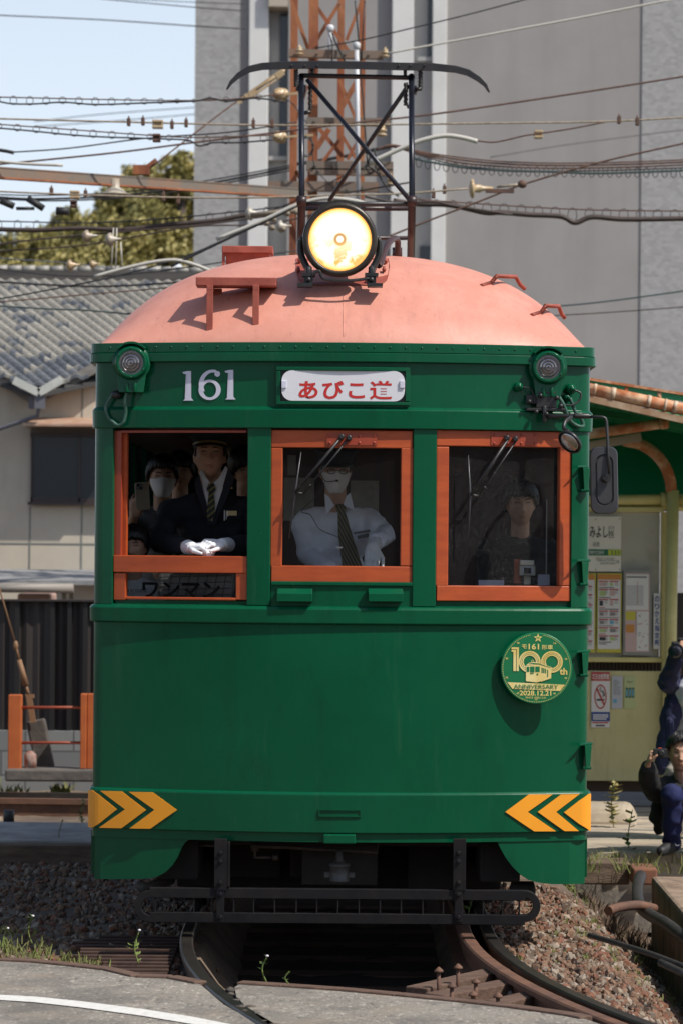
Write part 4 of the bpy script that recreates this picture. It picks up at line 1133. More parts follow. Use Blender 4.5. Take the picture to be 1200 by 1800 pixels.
# timbers with spikes between the rails
for k, (a, b, c, d, ttl) in enumerate(((731, 1740, 885, 1705, 'rear'), (762, 1752, 898, 1728, 'middle'), (870, 1765, 945, 1748, 'front'))):
    p, q = G(a, b, -.06), G(c, d, -.04); r = empty('spiked_timber', p); tag(r, 'dark timber with upright rusty spikes between the rails, %s one of three' % ttl, 'timber')
    m = MB(); m.beam((p.x, p.y, -.10), (q.x, q.y, -.08), .12, .10); m.build('beam', TIMB, r, bevel=.006)
    sp = {0: ((770, 1722), (804, 1716)), 1: ((793, 1750), (835, 1742)), 2: ((830, 1765), (874, 1768))}[k]
    for sx, sy in sp:
        g_ = G(sx, sy+4, -.02); mm_ = MB(); mm_.tube([(g_.x, g_.y, -.12), (g_.x, g_.y, .02)], .009, 6); mm_.lathe([(.003, .045), (.02, .03), (.021, .022), (.009, .02)], (g_.x, g_.y, 0), (0, 0, 1), 10)
        mm_.build('spike', RUST, r)
# timber cross at the far edge of the crossing between rails
# ---- right: wooden platform and duct
m = MB(); 
PW = mat('concrete_old', (0.20, 0.13, 0.085), rough=.95, col2=(.30, .22, .16), scale=5, bump=.6, bscale=30)
worn(PW, (0.05, 0.035, 0.03), 7, .5, .7, .7, (1, 1, .3))
a = P(1140, 1536, 19.2)
m.hexa([(1.80, 15.0, -.58), (4.5, 15.0, -.58), (4.5, 19.2, -.58), (1.83, 19.2, -.58), (1.80, 15.0, -.005), (4.5, 15.0, -.005), (4.5, 19.2, -.005), (1.83, 19.2, -.005)])
tag(m.build('platform_edge', PW, bevel=.02), 'brown weathered platform end block by the duct at right', 'platform')
DUCT = mat('black_duct', (0.018, 0.017, 0.016), rough=.6, col2=(.035, .03, .026), scale=15)
m = MB(); m.tube(smooth_path([P(1125, 1540, 19.3), P(1120, 1560, 18.9), P(1122, 1590, 18.3), P(1140, 1608, 17.9), P(1170, 1625, 17.4), P(1210, 1655, 16.9), P(1260, 1690, 16.4)], 5), .034, 10); tag(m.build('cable_duct', DUCT), 'thick black ribbed duct curving down beside the platform end', 'duct')
m = MB(); m.tube(smooth_path([P(1035, 1645, 15.9), P(1060, 1652, 15.7), P(1100, 1664, 15.4), P(1150, 1680, 15.1), P(1210, 1703, 14.8)], 5), .014, 8); tag(m.build('cable', DUCT), 'thin black cable lying on the ballast slope at right', 'cable')
m = MB(); m.tube(smooth_path([P(1160, 1693, 14.9), P(1210, 1716, 14.6)], 4), .018, 8); tag(m.build('cable', DUCT), 'thick black cable end lying below the thin cable at right edge', 'cable')
m = MB(); m.tube(smooth_path([P(1068, 1602, 17.6), P(1085, 1596, 17.7), P(1120, 1592, 17.9), P(1150, 1598, 18)], 5), .026, 10); tag(m.build('rusty_pipe', RUST), 'short rusty brown pipe stub poking from the duct', 'pipe')
m = MB(); m.box(1.05, 2.6, 11.9, 12.5, -.12, -.04); 
# ---- right pavement and kerb timber
CONC = mat('pavement_concrete', (0.32, 0.27, 0.20), rough=.92, col2=(.44, .36, .27), scale=1.6, bump=.5, bscale=40, bdist=.01)
worn(CONC, (.13, .12, .11), 2.2, .5, .6, .8, (0.5, 1.6, 1)); worn(CONC, (.44, .33, .22), 1.3, .55, .62, .7, (0.4, 2.2, 1))
struct(slab('pavement', [(1.2, 20.6), (9, 20.6), (9, 26.5), (1.2, 26.5)], .0, .5, CONC))
struct(slab('path', [(1.2, 24.3), (9, 24.0), (9, 26.6), (1.2, 26.6)], .012, .3, mat('dark_asphalt', (.13, .12, .115), rough=.95, col2=(.18, .17, .16), scale=5, bump=.5, bscale=80)))
KERB = mat('kerb_stone', (.32, .26, .19), rough=.9, col2=(.42, .35, .26), scale=5, bump=.3, bscale=30)
m = MB(); m.hexa([(1.2, 22.7, -.02), (2.08, 22.7, -.02), (2.14, 23.4, -.02), (1.2, 23.4, -.02), (1.2, 22.75, .11), (2.0, 22.75, .11), (2.08, 23.4, .11), (1.2, 23.4, .11)])
tag(m.build('kerb_block', KERB, bevel=.04), 'pale worn kerb block with rounded end on the pavement behind the tram', 'kerb')
def plank(px0, px1, py0, Y, d, h, mt, label, z=0.0):
    a, b = P(px0, py0, Y), P(px1, py0, Y); m = MB(); m.box(a.x, b.x, Y, Y+d, z-h, z); return tag(m.build('timber', mt, bevel=.012), label, 'timber')
plank(1020, 1106, 1500, 20.2, .3, .14, TIMB2, 'square timber lying along the pavement edge at right', -.02)
plank(1112, 1155, 1505, 19.9, .35, .10, mat('brick_red', (.22, .09, .05), rough=.9, col2=(.14, .06, .04), scale=9), 'reddish broken block between the timber and the platform', -.03)
m = MB(); m.ell(P(1120, 1545, 19.0), .05, .05, .05, 10, 7); m.ell(P(1085, 1560, 18.6), .05, .05, .035, 8, 6)
# ---- left: strip of pavement, timber and second track
GSL = mat('grey_slab', (.40, .375, .345), rough=.9, col2=(.24, .225, .21), scale=4, bump=.3, bscale=60)
struct(slab('pavement', [(-6, 21.25), (-1.2, 21.1), (-1.2, 22.5), (-6, 22.7)], -.0, .3, GSL))
m = MB(); m.beam((-6, 21.0, -.08), (-1.2, 20.9, -.08), .16, .16); tag(m.build('timber', TIMB2, bevel=.012), 'long weathered timber edging the grey strip at left', 'timber')
for (ya, yb, nm, lb) in ((25.4, 25.1, 'rail', 'shiny far rail of the crossing track at left below the fence'), (24.85, 24.5, 'check_rail', 'brown near rail of the crossing track at left')):
    m = MB(); m.beam((-7, ya, -.015), (-1.0, yb, -.015), .07, .04); m.beam((-7, ya, -.10), (-1.0, yb, -.10), .02, .13); m.beam((-7, ya, -.16), (-1.0, yb, -.16), .13, .02)
    tag(m.build(nm, SHINE if nm == 'rail' else RUST), lb, 'rail')
m = MB(); c = P(15, 1437, 23.5); m.lathe([(.04, 0), (.04, .10), (.035, .105)], (c.x, c.y, -.1), (0, 0, 1), 14); tag(m.build('marker_peg', DGREY), 'short dark grey round peg beside the crossing track', 'peg')
# ---- orange barricade on a concrete base
bar = thing('barricade', (P(80, 1370, 26).x, 26, -.1), 'orange two-post barricade with thin rails on a concrete block before the fence', 'barricade')
OR2 = mat('barrier_orange', (.46, .115, .025), rough=.6, col2=(.38, .085, .02), scale=6)
def pbx(px0, px1, py0, py1, Y, d, name, mt, par, bev=.006):
    a, b = P(px0, py1, Y), P(px1, py0, Y); m = MB(); m.box(min(a.x, b.x), max(a.x, b.x), Y, Y+d, a.z, b.z); return m.build(name, mt, par, bevel=bev)
pbx(13, 37, 1222, 1355, 26, .12, 'post', OR2, bar); pbx(140, 152, 1220, 1352, 26, .12, 'post', OR2, bar); pbx(152, 166, 1220, 1352, 26.02, .10, 'post', OR2, bar)
for y in (1244, 1306):
    m = MB(); m.tube([P(30, y, 26.06), P(170, y, 26.06)], .012, 8); m.build('bar', mat('bar_red', (.28, .055, .025), rough=.5), bar)
pbx(8, 170, 1354, 1374, 25.9, .4, 'base', mat('dark_concrete', (.085, .075, .068), rough=.95, col2=(.13, .115, .10), scale=6, bump=.6, bscale=25), bar, .015)
# guy anchor and leaning stub
ga = thing('guy_anchor', (P(70, 1355, 26.5).x, 26.5, -.05), 'leaning concrete stub with stay rod and turnbuckle before the dark fence', 'anchor')
m = MB(); a, b = P(80, 1352, 26.3), P(62, 1266, 26.3); m.beam(a, b, .15, .12, up=(0, 1, 0)); m.build('stub', mat('stub_concrete', (.115, .10, .085), rough=.95, col2=(.06, .05, .045), scale=8, bump=.5, bscale=30), ga, bevel=.015)
m = MB(); m.beam(P(58, 1270, 26.2), P(50, 1222, 26.2), .045, .03, up=(0, 1, 0)); m.beam(P(44, 1224, 26.2), P(60, 1224, 26.2), .02, .03); m.tube([P(50, 1222, 26.2), P(45, 1205, 26.2)], .012, 6); m.tube([P(45, 1205, 26.2), P(33, 1160, 26.2)], .022, 8, rs=[.026, .02]); m.tube([P(33, 1160, 26.2), P(26, 1130, 26.2)], .01, 6); m.ell(P(27, 1135, 26.2), .022, .022, .04, 8, 6); m.tube([P(26, 1130, 26.2), P(0, 1040, 26.2), P(-30, 940, 26.2)], .007, 6)
m.build('turnbuckle', mat('pale_rust', (.22, .12, .06), rough=.7), ga)
m = MB(); a = P(53, 1338, 26.1); m.lathe([(.05, -.07), (.05, .05), (.03, .08)], a, (0, 0, 1), 12); tag(m.build('valve_cover', mat('faded_red', (.24, .07, .05), rough=.8, col2=(.4, .35, .3), scale=12)), 'small faded red capped post at the foot of the leaning stub', 'cap')
# ---- fence with block base
fen = thing('fence', (-4, 27.2, -.1), 'dark brown corrugated metal fence on grey concrete blocks', 'fence')
BRN = mat('dark_corrugated', (.022, .017, .015), rough=.55, col2=(.034, .026, .023), scale=2, stretch=(3, 3, .5))
m = MB(); x0, x1 = -7.5, -1.2; zt, zb = P(80, 1057, 27.2).z, P(80, 1284, 27.2).z
n = 260; vs = []
for i in range(n+1):
    x = x0+(x1-x0)*i/n; yy = 27.2+.008*math.cos(i*math.pi/2)
    vs += [(x, yy, zb), (x, yy, zt)]
m.add(vs, [(2*i, 2*i+2, 2*i+3, 2*i+1) for i in range(n)]); m.build('corrugated_sheet', BRN, fen, solid=.004)
for px in (-60, 30, 92, 122, 150, 186):
    a = P(px, 1100, 27.16); m = MB(); m.box(a.x-.018, a.x+.018, 27.14, 27.19, zb, zt+.005); m.build('batten', mat('fence_batten', (.008, .007, .007), rough=.6), fen)
m = MB(); m.box(x0, x1, 27.12, 27.26, zt, zt+.015); m.build('top_rail', BRN, fen)
BLK = bpy.data.materials.new('concrete_blocks'); BLK.use_nodes = True
nn, ll, bb = nodes(BLK); g = nn.new('ShaderNodeTexCoord'); mp = nn.new('ShaderNodeMapping'); mp.inputs['Rotation'].default_value = (R(90), 0, 0); ll.new(g.outputs['Object'], mp.inputs[0])
bk = nn.new('ShaderNodeTexBrick'); bk.inputs['Scale'].default_value = 1; bk.inputs['Brick Width'].default_value = .4; bk.inputs['Row Height'].default_value = .2; bk.inputs['Mortar Size'].default_value = .008
bk.inputs['Color1'].default_value = (.20, .205, .20, 1); bk.inputs['Color2'].default_value = (.15, .155, .155, 1); bk.inputs['Mortar'].default_value = (.09, .09, .09, 1); ll.new(mp.outputs[0], bk.inputs[0]); ll.new(bk.outputs[0], bb.inputs['Base Color']); bb.inputs['Roughness'].default_value = .95
m = MB(); m.box(x0, x1, 27.1, 27.25, -.5, zb); m.build('block_base', BLK, fen)

# ---- weeds and grass
GRASS = mat('grass_blades', (.12, .15, .035), rough=.8, col2=(.20, .19, .06), scale=9)
GRASS2 = mat('weed_leaf', (.11, .17, .035), rough=.7, col2=(.18, .22, .06), scale=12)
def tuft(m, c, h, n, spread, w=.0035, mi=0):
    for _ in range(n):
        a = rng.random()*6.28; r = rng.random()*spread; b = Vector((c[0]+r*math.cos(a), c[1]+r*math.sin(a), c[2]))
        t = b+Vector((rng.normal()*.35*h, rng.normal()*.35*h, h*(.5+.6*rng.random())))
        s = Vector((w, 0, 0)); mid = b.lerp(t, .5)+Vector((0, 0, h*.12))
        m.add([b-s, b+s, mid+s*.8, mid-s*.8, t], [(0, 1, 2, 3), (3, 2, 4)], mi)
m = MB()
for (px, py, n, sp, h) in ((20, 1672, 60, .22, .05), (60, 1680, 50, .2, .045), (5, 1660, 50, .2, .06), (120, 1688, 40, .2, .04), (170, 1692, 20, .15, .04), (0, 1640, 30, .2, .05)):
    c = G(px, py, -.08); tuft(m, (c.x, c.y, -.09), h, n, sp)
for (px, py, n, sp, h) in ((1040, 1568, 60, .18, .05), (1060, 1590, 90, .2, .05), (1075, 1600, 60, .15, .05), (1100, 1640, 80, .2, .04), (1140, 1670, 80, .25, .04), (1180, 1700, 90, .3, .045), (1080, 1700, 60, .2, .035), (1120, 1725, 60, .25, .035), (1160, 1745, 60, .25, .035), (1050, 1735, 40, .2, .03)):
    c = G(px, py, -.25); z = ballast_z(c.x, c.y)
    for _ in range(n//6):
        xx, yy = c.x+rng.normal()*sp, c.y+rng.normal()*sp; tuft(m, (xx, yy, ballast_z(xx, yy)), h, 7, .04)
for _ in range(60):
    x, y = 1.25+rng.random()*2.8, 26.0+rng.random()*.4; tuft(m, (x, y, .01), .14, 12, .1, .008)
for _ in range(45):
    x, y = 1.3+rng.random()*1.5, 19.9+rng.random()*.7; tuft(m, (x, y, -.06), .10, 6, .06)
for _ in range(50):
    x, y = 1.5+rng.random()*.4, 18.4+rng.random()*1.7; tuft(m, (x, y, ballast_z(x, y)), .12, 7, .08, .005, 1)
for _ in range(46):
    x, y = -7+rng.random()*5.5, 26.0+rng.random()*.9; tuft(m, (x, y, -.12), .12, 12, .12, .010)
tag(m.build('grass', [GRASS, TIMB2]), 'patchy yellow-green grass and moss on the ballast edges', 'grass', kind='stuff')
def weed(px, py, h, label, flower=False, Y=None, z=-.08, lush=1, dry=False):
    c = G(px, py, z); r = thing('weed', (c.x, c.y, z), label, 'weed')
    m = MB(); top = Vector((c.x+.02*h, c.y, z+h)); st = [Vector((c.x, c.y, z)), Vector((c.x-.02, c.y, z+h*.5)), top]; sp_ = smooth_path(st, 6); m.tube(sp_, .0035, 5); m.build('stem', GRASS2, r)
    m = MB()
    for k in range(int(16*lush)):
        p = sp_[rng.integers(1, len(sp_))]; a = rng.random()*6.28; L = h*(.12+.16*rng.random()); d = Vector((math.cos(a), math.sin(a), .4)); s = Vector((-math.sin(a), math.cos(a), 0))*L*.28
        q = p+d*L*.5; m.add([p, q+s, p+d*L, q-s], [(0, 1, 2, 3)])
    m.build('leaf', mat('dry_weed', (.30, .26, .10), rough=.8) if dry else GRASS2, r)
    if flower:
        m = MB(); m.ell(top, .008, .008, .006, 8, 6); m.build('flower', mat('white_flower', (.6, .55, .58), rough=.7), r)
weed(243, 1695, .16, 'small weed with white flower at the asphalt edge near the left ballast', True, lush=.8)
weed(56, 1660, .14, 'leafy weed with tiny white flower in the ballast at far left', True)
weed(12, 1668, .10, 'low green weed in the ballast at the left picture edge', True)
weed(468, 1728, .12, 'white-flowered weed growing between the rails', True, z=-.05, lush=.7)
weed(508, 1732, .06, 'low leafy weed beside the white-flowered one between the rails', z=-.05)
weed(828, 1645, .20, 'thin pale weed beside the end of the slotted frame', lush=.6, z=-.12)
weed(1013, 1590, .25, 'tall thin weed behind the right end of the slotted frame', lush=.6, z=-.12)
weed(1078, 1455, .30, 'dry yellow bush growing beside the pale kerb block', lush=5, z=.0, dry=True)
weed(1108, 1520, .35, 'spindly green weed standing over the square timber at right', lush=1.2, z=-.1)
weed(146, 1450, .16, 'small spiky green plant by the crossing track next to the tram', lush=2, z=-.02)
weed(108, 1500, .22, 'thin sprig in front of the long timber at left', lush=.6, z=-.1)
# ================================================================== BACKGROUND BUILDINGS
def brickmat(name, c1, c2, mo, w, h, ms=.003, rough=.7):
    m = bpy.data.materials.new(name); m.use_nodes = True; n, l, b = nodes(m)
    g = n.new('ShaderNodeTexCoord'); mp = n.new('ShaderNodeMapping'); mp.inputs['Rotation'].default_value = (R(90), 0, 0); l.new(g.outputs['Object'], mp.inputs[0])
    t = n.new('ShaderNodeTexBrick'); t.inputs['Scale'].default_value = 1; t.inputs['Brick Width'].default_value = w; t.inputs['Row Height'].default_value = h; t.inputs['Mortar Size'].default_value = ms; t.inputs['Bias'].default_value = 0.0
    t.inputs['Color1'].default_value = (*c1, 1); t.inputs['Color2'].default_value = (*c2, 1); t.inputs['Mortar'].default_value = (*mo, 1)
    l.new(mp.outputs[0], t.inputs[0]); l.new(t.outputs[0], b.inputs['Base Color']); b.inputs['Roughness'].default_value = rough
    return m
TILE = brickmat('mosaic_tile', (.37, .365, .36), (.28, .277, .275), (.32, .315, .31), .075, .045)
STUC = mat('grey_stucco', (.315, .30, .29), rough=.9, col2=(.285, .272, .262), scale=1.2, bump=.25, bscale=60, bdist=.005)
worn(STUC, (.24, .23, .22), .7, .5, .75, .5, (2.5, 1, .25))
WHT = mat('white_pillar', (.66, .66, .64), rough=.8, col2=(.60, .60, .58), scale=2)
GRY2 = mat('recess_grey', (.40, .39, .38), rough=.9, col2=(.36, .355, .35), scale=2)
NAVYW = mat('dark_window', (.02, .025, .035), rough=.12)
AY = 48.0
ap = thing('apartment_building', (4, AY, -.5), 'tall grey tiled apartment block with white pillars filling the upper right', 'building')
def ax(px, py=300): return P(px, py, AY).x
H = 24.0
def ab(name, px0, px1, y0, y1, mt, z0=-.5, z1=H, bev=0.0, ref=300):
    m = MB(); m.box(ax(px0, ref), ax(px1, ref), y0, y1, z0, z1); return m.build(name, mt, ap, bevel=bev)
ab('tiled_wall', 341, 420, AY, AY+14, TILE)
ab('wall', 420, 436, AY+.02, AY+13, STUC)
ab('pillar', 436, 470, AY-.08, AY+1, WHT, bev=.01)
ab('wall', 470, 505, AY+.30, AY+13, GRY2); ab('wall', 505, 686, AY+.05, AY+13, STUC)
ab('pillar', 686, 724, AY-.08, AY+1, WHT, bev=.01)
ab('wall', 724, 757, AY+.10, AY+13, GRY2)
ab('pillar', 757, 782, AY-.08, AY+1, WHT, bev=.01)
ab('wall', 782, 1126, AY, AY+13, STUC)
ab('tiled_wall', 1126, 1800, AY-.02, AY+14, TILE)
zz = lambda py: P(600, py, AY).z
for a, b, c, d in ((489, 504, 20, 272), (749, 757, -60, 98), (738, 760, 430, 520)):
    yw = AY+.30 if a < 600 else AY+.10
    m = MB(); m.box(ax(a), ax(b), yw-.05, yw-.002, zz(d), zz(c)); w = m.build('window', NAVYW, ap)
    m = MB(); m.box(ax(a-18), ax(b)-.002, yw-.12, yw-.004, zz(d)-.06, zz(d)-.002); m.build('sill', GRY2, w)
m = MB(); m.box(ax(470.5), ax(504), AY-.2, AY+.29, zz(15), zz(-30)); m.build('balcony_slab', mat('beige_slab', (.42, .37, .30), rough=.9), ap)

# ---- old house at left
HY = 33.0
ho = thing('house', (-4.5, HY, -.4), 'cream walled old house with grey tiled roof behind the dark fence', 'house')
def hp_(px, py, dy=0.0): return P(px, py, HY+dy)
CREAM = mat('cream_siding', (.56, .50, .40), rough=.9, col2=(.51, .45, .36), scale=2.2, lo=.35, hi=.7)
worn(CREAM, (.27, .235, .19), 1.1, .5, .75, .45, (1.5, 1, .35))
m = MB()
poly = [(-160, 1075), (-160, 560), (0, 660), (62, 703), (170, 642), (300, 565), (300, 1075)]
m.prism(poly, lambda a, b: hp_(a, b), lambda a, b: hp_(a, b, 6)); wall = m.build('wall', CREAM, ho)
m = MB()
for px in (52, 143): m = MB(); m.box(hp_(px, 950).x-.006, hp_(px, 950).x+.006, HY-.006, HY+.004, hp_(px, 1020).z, hp_(px, 890).z); m.build('panel_joint', mat('joint_grey', (.20, .21, .19), rough=.9), wall)
m = MB()
a = hp_(144, 760); m.box(a.x-.006, a.x+.006, HY-.006, HY+.004, hp_(144, 735).z, hp_(144, 665).z)
a, b = hp_(-120, 952), hp_(220, 957); m.box(a.x, b.x, HY-.005, HY+.004, b.z-.006, b.z+.008); m.build('panel_joint', mat('joint_grey', (.20, .21, .19), rough=.9), wall)
# window with visor
BRW = mat('brown_aluminium', (.045, .03, .027), rough=.45)
m = MB()
for (a, b, c, d) in ((54, 58, 766, 884), (138, 142, 766, 884), (230, 236, 766, 884)): q, r = hp_(a, d), hp_(b, c); m.box(q.x, r.x, HY-.06, HY-.002, q.z, r.z)
for (a, b, c, d) in ((54, 236, 762, 768), (54, 236, 876, 884)): q, r = hp_(a, d), hp_(b, c); m.box(q.x, r.x, HY-.06, HY-.002, q.z, r.z)
win = m.build('window', BRW, ho)
m = MB(); q, r = hp_(57, 877), hp_(232, 768); m.box(q.x, r.x, HY-.04, HY-.001, q.z, r.z); m.build('pane', mat('screen_glass', (.022, .027, .033), rough=.25), win)
m = MB(); q = hp_(50, 884); r = hp_(240, 880); m.box(q.x, r.x, HY-.12, HY-.06, q.z-.02, q.z+.01); m.build('sill', BRW, win)
m = MB(); q, r = hp_(54, 762), hp_(236, 752); m.box(q.x, r.x, HY-.03, HY-.001, q.z, r.z+.04); m.build('lintel', mat('taupe_board', (.20, .175, .15), rough=.8), win)
VIS = mat('copper_visor', (.36, .20, .13), rough=.6, col2=(.42, .30, .22), scale=8)
m = MB(); q, r = hp_(46, 752), hp_(240, 738); m.hexa([(q.x, HY-.45, q.z), (r.x, HY-.45, q.z), (r.x, HY-.001, q.z+.01), (q.x, HY-.001, q.z+.01), (q.x, HY-.45, q.z+.03), (r.x, HY-.45, q.z+.03), (r.x, HY-.001, q.z+.11), (q.x, HY-.001, q.z+.11)]); m.build('visor', VIS, ho, bevel=.005)
# roof: plane rising away from the camera; lower edge runs in a V
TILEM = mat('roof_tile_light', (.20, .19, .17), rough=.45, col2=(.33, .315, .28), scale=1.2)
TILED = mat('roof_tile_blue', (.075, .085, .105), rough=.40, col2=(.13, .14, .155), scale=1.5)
V0 = hp_(62, 690, -.5)      # lowest point of the V
pitch = math.tan(R(27)); RY0 = V0.y
def roof_pt(x, w):          # w = distance up the slope in plan
    return Vector((x, RY0+w, V0.z+w*pitch))
def low_w(x):
    return .10+ (0.62*(V0.x-x) if x < V0.x else .50*(x-V0.x))
ridge_w = 2.62
m = MB()
xs = [-9+i*.2 for i in range(48)]
for a, b in zip(xs, xs[1:]):
    if b > 0.2: break
    p = [roof_pt(a, min(low_w(a), ridge_w)), roof_pt(b, min(low_w(b), ridge_w)), roof_pt(b, ridge_w), roof_pt(a, ridge_w)]
    dn = Vector((0, 0, .10)); m.add([q-dn for q in p]+[q-dn*.6 for q in p], [(0,1,2,3), (4,5,6,7), (0,1,5,4)])
rf = m.build('roof', mat('roof_under', (.05, .05, .05), rough=.9), ho)
m = MB(); tw, th = .120, .088
for r_ in range(0, 31):
    w0 = ridge_w-.02-(r_+1)*th
    for c_ in range(-2, 66):
        x = -8+c_*tw+(tw/2 if r_ % 2 else 0)
        if x > -0.6: continue
        if w0 < low_w(x+tw/2)-.06 or w0 < -.05: continue
        n_ = 5; vs = []
        for i in range(n_+1):
            t = i/n_; hh = .012*math.cos((t*1.0)*2*math.pi)+.010
            for w, ex in ((w0-.015, .030), (w0+th, .004)):
                p = roof_pt(x+tw*t, w); vs.append((p.x, p.y-hh*.4, p.z+hh+ex))
        base = len(vs)
        for i in range(n_+1): v = vs[2*i]; vs.append((v[0], v[1]+.0, v[2]-.035))
        fs = [(2*i, 2*i+2, 2*i+3, 2*i+1) for i in range(n_)] + [(2*i, base+i, base+i+1, 2*i+2) for i in range(n_)]
        dist = w0-low_w(x)
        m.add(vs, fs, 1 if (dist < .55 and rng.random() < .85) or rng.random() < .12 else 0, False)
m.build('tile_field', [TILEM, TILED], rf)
m = MB(); rt = roof_pt(0, ridge_w)
m.box(-9, -.4, rt.y-.05, rt.y+.25, rt.z-.02, rt.z+.05); m.box(-9, -.4, rt.y-.02, rt.y+.22, rt.z+.05, rt.z+.10); m.build('ridge_course', mat('ridge_dark', (.035, .033, .033), rough=.7, col2=(.10, .09, .08), scale=4, stretch=(.4, 1, 6)), rf)
m = MB()
for i in range(58): x = -9+i*.15; m.tube([(x, rt.y+.1, rt.z+.115), (x+.14, rt.y+.1, rt.z+.115)], .04, 8, rs=[.040, .05])
m.build('ridge_tile', TILEM, rf)
# barge boards and gutter V
BRD = mat('grey_board', (.27, .25, .22), rough=.85, col2=(.18, .165, .15), scale=6, stretch=(1, 1, 3))
m = MB()
m.beam(hp_(62, 704, -.1), hp_(-160, 568, -.1), .10, .14, up=(0, 1, 0)); m.beam(hp_(66, 702, -.1), hp_(300, 574, -.1), .10, .14, up=(0, 1, 0)); m.build('barge_board', BRD, ho)
m = MB(); m.beam(hp_(68, 690, -.55), hp_(24, 668, -.55), .08, .05, up=(0, 1, 0)); m.beam(hp_(68, 690, -.55), hp_(108, 667, -.55), .08, .05, up=(0, 1, 0)); m.build('valley_gutter', mat('zinc', (.42, .44, .40), rough=.45, col2=(.6, .6, .55), scale=6), ho)
m = MB(); a = hp_(70, 708, -.5); m.box(a.x-.05, a.x+.05, a.y-.05, a.y+.05, a.z-.06, a.z+.08); m.box(hp_(55, 700).x, hp_(64, 700).x, HY-.3, HY-.2, hp_(0, 720).z, hp_(0, 695).z)
m.tube([hp_(68, 712, -.5), hp_(66, 731, -.45), hp_(40, 740, -.35), hp_(0, 753, -.3), hp_(-60, 770, -.2)], .022, 8); m.build('downpipe', mat('pipe_grey', (.13, .13, .15), rough=.5), ho)
# lean-to roof in front of the house
lt = thing('shed', (-4, 30.5, -.3), 'low grey lean-to roof above the dark fence at left', 'shed')
LY = 30.5
a, b = P(-120, 1037, LY), P(134, 1022, LY)
m = MB(); m.hexa([(a.x, LY-.3, a.z+.06), (b.x+1, LY-.3, a.z+.06), (b.x+1, LY+1, a.z+.14), (a.x, LY+1, a.z+.14), (a.x, LY-.3, a.z+.10), (b.x+1, LY-.3, a.z+.10), (b.x+1, LY+1, a.z+.19), (a.x, LY+1, a.z+.19)]); m.build('roof', mat('pale_sheet', (.28, .28, .28), rough=.6, col2=(.20, .20, .20), scale=12), lt)
m = MB(); m.tube([(a.x, LY-.34, a.z+.03), (b.x, LY-.34, a.z+.03)], .045, 10)
m.build('gutter', mat('gutter_taupe', (.27, .24, .21), rough=.6), lt)
for px in (112, 125):
    m = MB(); q = P(px, 1050, LY+.2); m.box(q.x-.02, q.x+.02, LY+.2, LY+.24, -.4, a.z+.1); m.build('post', mat('post_cream', (.40, .38, .33), rough=.7), lt)
m = MB(); a, b = P(30, 1066, LY+.9), P(88, 1044, LY+.9); m.box(a.x, b.x, LY+.9, LY+1.6, -.4, b.z); tag(m.build('store_box', mat('peach_sheet', (.45, .30, .25), rough=.7), bevel=.02), 'peach coloured box under the lean-to roof behind the fence', 'box')
m = MB(); a, b = P(-160, 1010, LY+1.9), P(260, 1006, LY+1.9)
a, b = P(88, 1017, HY-.6), P(260, 1004, HY-.6); m.box(a.x, b.x, HY-.6, HY-.01, a.z, b.z); m.build('window_hood', mat('blue_grey', (.16, .17, .19), rough=.6), ho)
# ---- trees on the rise behind the house
def leafcloud(clumps, n, size, mats_, name, par, seed, flat=1.0, squash=1.0):
    r = np.random.default_rng(seed); V = []; Fq = []; MI = []
    for c, rad, mi in clumps:
        k = int(n*rad*rad)
        for _ in range(k):
            d = r.normal(size=3); d /= np.linalg.norm(d); q = Vector(c)+Vector(d)*rad*(r.random()**.35)*(1+.35*noise.noise(Vector(d)*1.7+Vector(c)))*1.0
            q.z = c[2]+(q.z-c[2])*squash
            a = Vector(r.normal(size=3)).normalized(); b = a.orthogonal().normalized(); e = a.cross(b); s = size*(.6+.8*r.random())
            o = len(V); V += [q-b*s, q+e*s*.55, q+b*s, q-e*s*.55]; Fq.append((o, o+1, o+2, o+3))
            MI.append(mi if r.random() < .75 else r.integers(len(mats_)))
    m = MB(); m.v = V; m.f = Fq; m.m = [int(x) for x in MI]; m.sm = [False]*len(Fq)
    me = bpy.data.meshes.new(name); me.from_pydata([tuple(v) for v in V], [], Fq)
    for q in mats_: me.materials.append(q)
    me.polygons.foreach_set('material_index', m.m); me.update(); o = bpy.data.objects.new(name, me); COL.objects.link(o); adopt(o, par); return o
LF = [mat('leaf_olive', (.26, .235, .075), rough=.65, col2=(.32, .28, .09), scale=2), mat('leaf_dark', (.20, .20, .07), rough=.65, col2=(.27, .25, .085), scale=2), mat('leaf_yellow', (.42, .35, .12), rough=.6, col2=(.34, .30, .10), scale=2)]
BARK = mat('bark', (.06, .045, .035), rough=.9)
TY = 78.0
def tree(px, py, rpx, label, seed, bias=0, Y=TY):
    c = P(px, py, Y); rad = rpx*Y/F_PX; r = np.random.default_rng(seed)
    t = thing('tree', (c.x, c.y, -.5), label, 'tree', 'trees on the rise behind the house')
    m = MB(); m.tube([(c.x, c.y, -.5), (c.x+.1, c.y, c.z*.5), (c.x, c.y, c.z+rad*.2)], .2, 8, rs=[.28, .2, .07])
    for k in range(5):
        a = r.random()*6.28; m.tube([(c.x, c.y, c.z-rad*(.9-.2*k)), (c.x+math.cos(a)*rad*.7, c.y+math.sin(a)*rad*.7, c.z-rad*.2+.1*k)], .06, 6, rs=[.07, .02])
    m.build('trunk', BARK, t)
    cl = []
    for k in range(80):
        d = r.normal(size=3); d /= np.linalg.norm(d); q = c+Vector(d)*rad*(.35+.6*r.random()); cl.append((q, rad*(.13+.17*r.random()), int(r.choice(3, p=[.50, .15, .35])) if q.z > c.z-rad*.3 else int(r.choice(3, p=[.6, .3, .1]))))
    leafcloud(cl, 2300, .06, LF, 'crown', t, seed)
tree(300, 360, 78, 'tall olive-green tree nearest the grey building behind the house', 1)
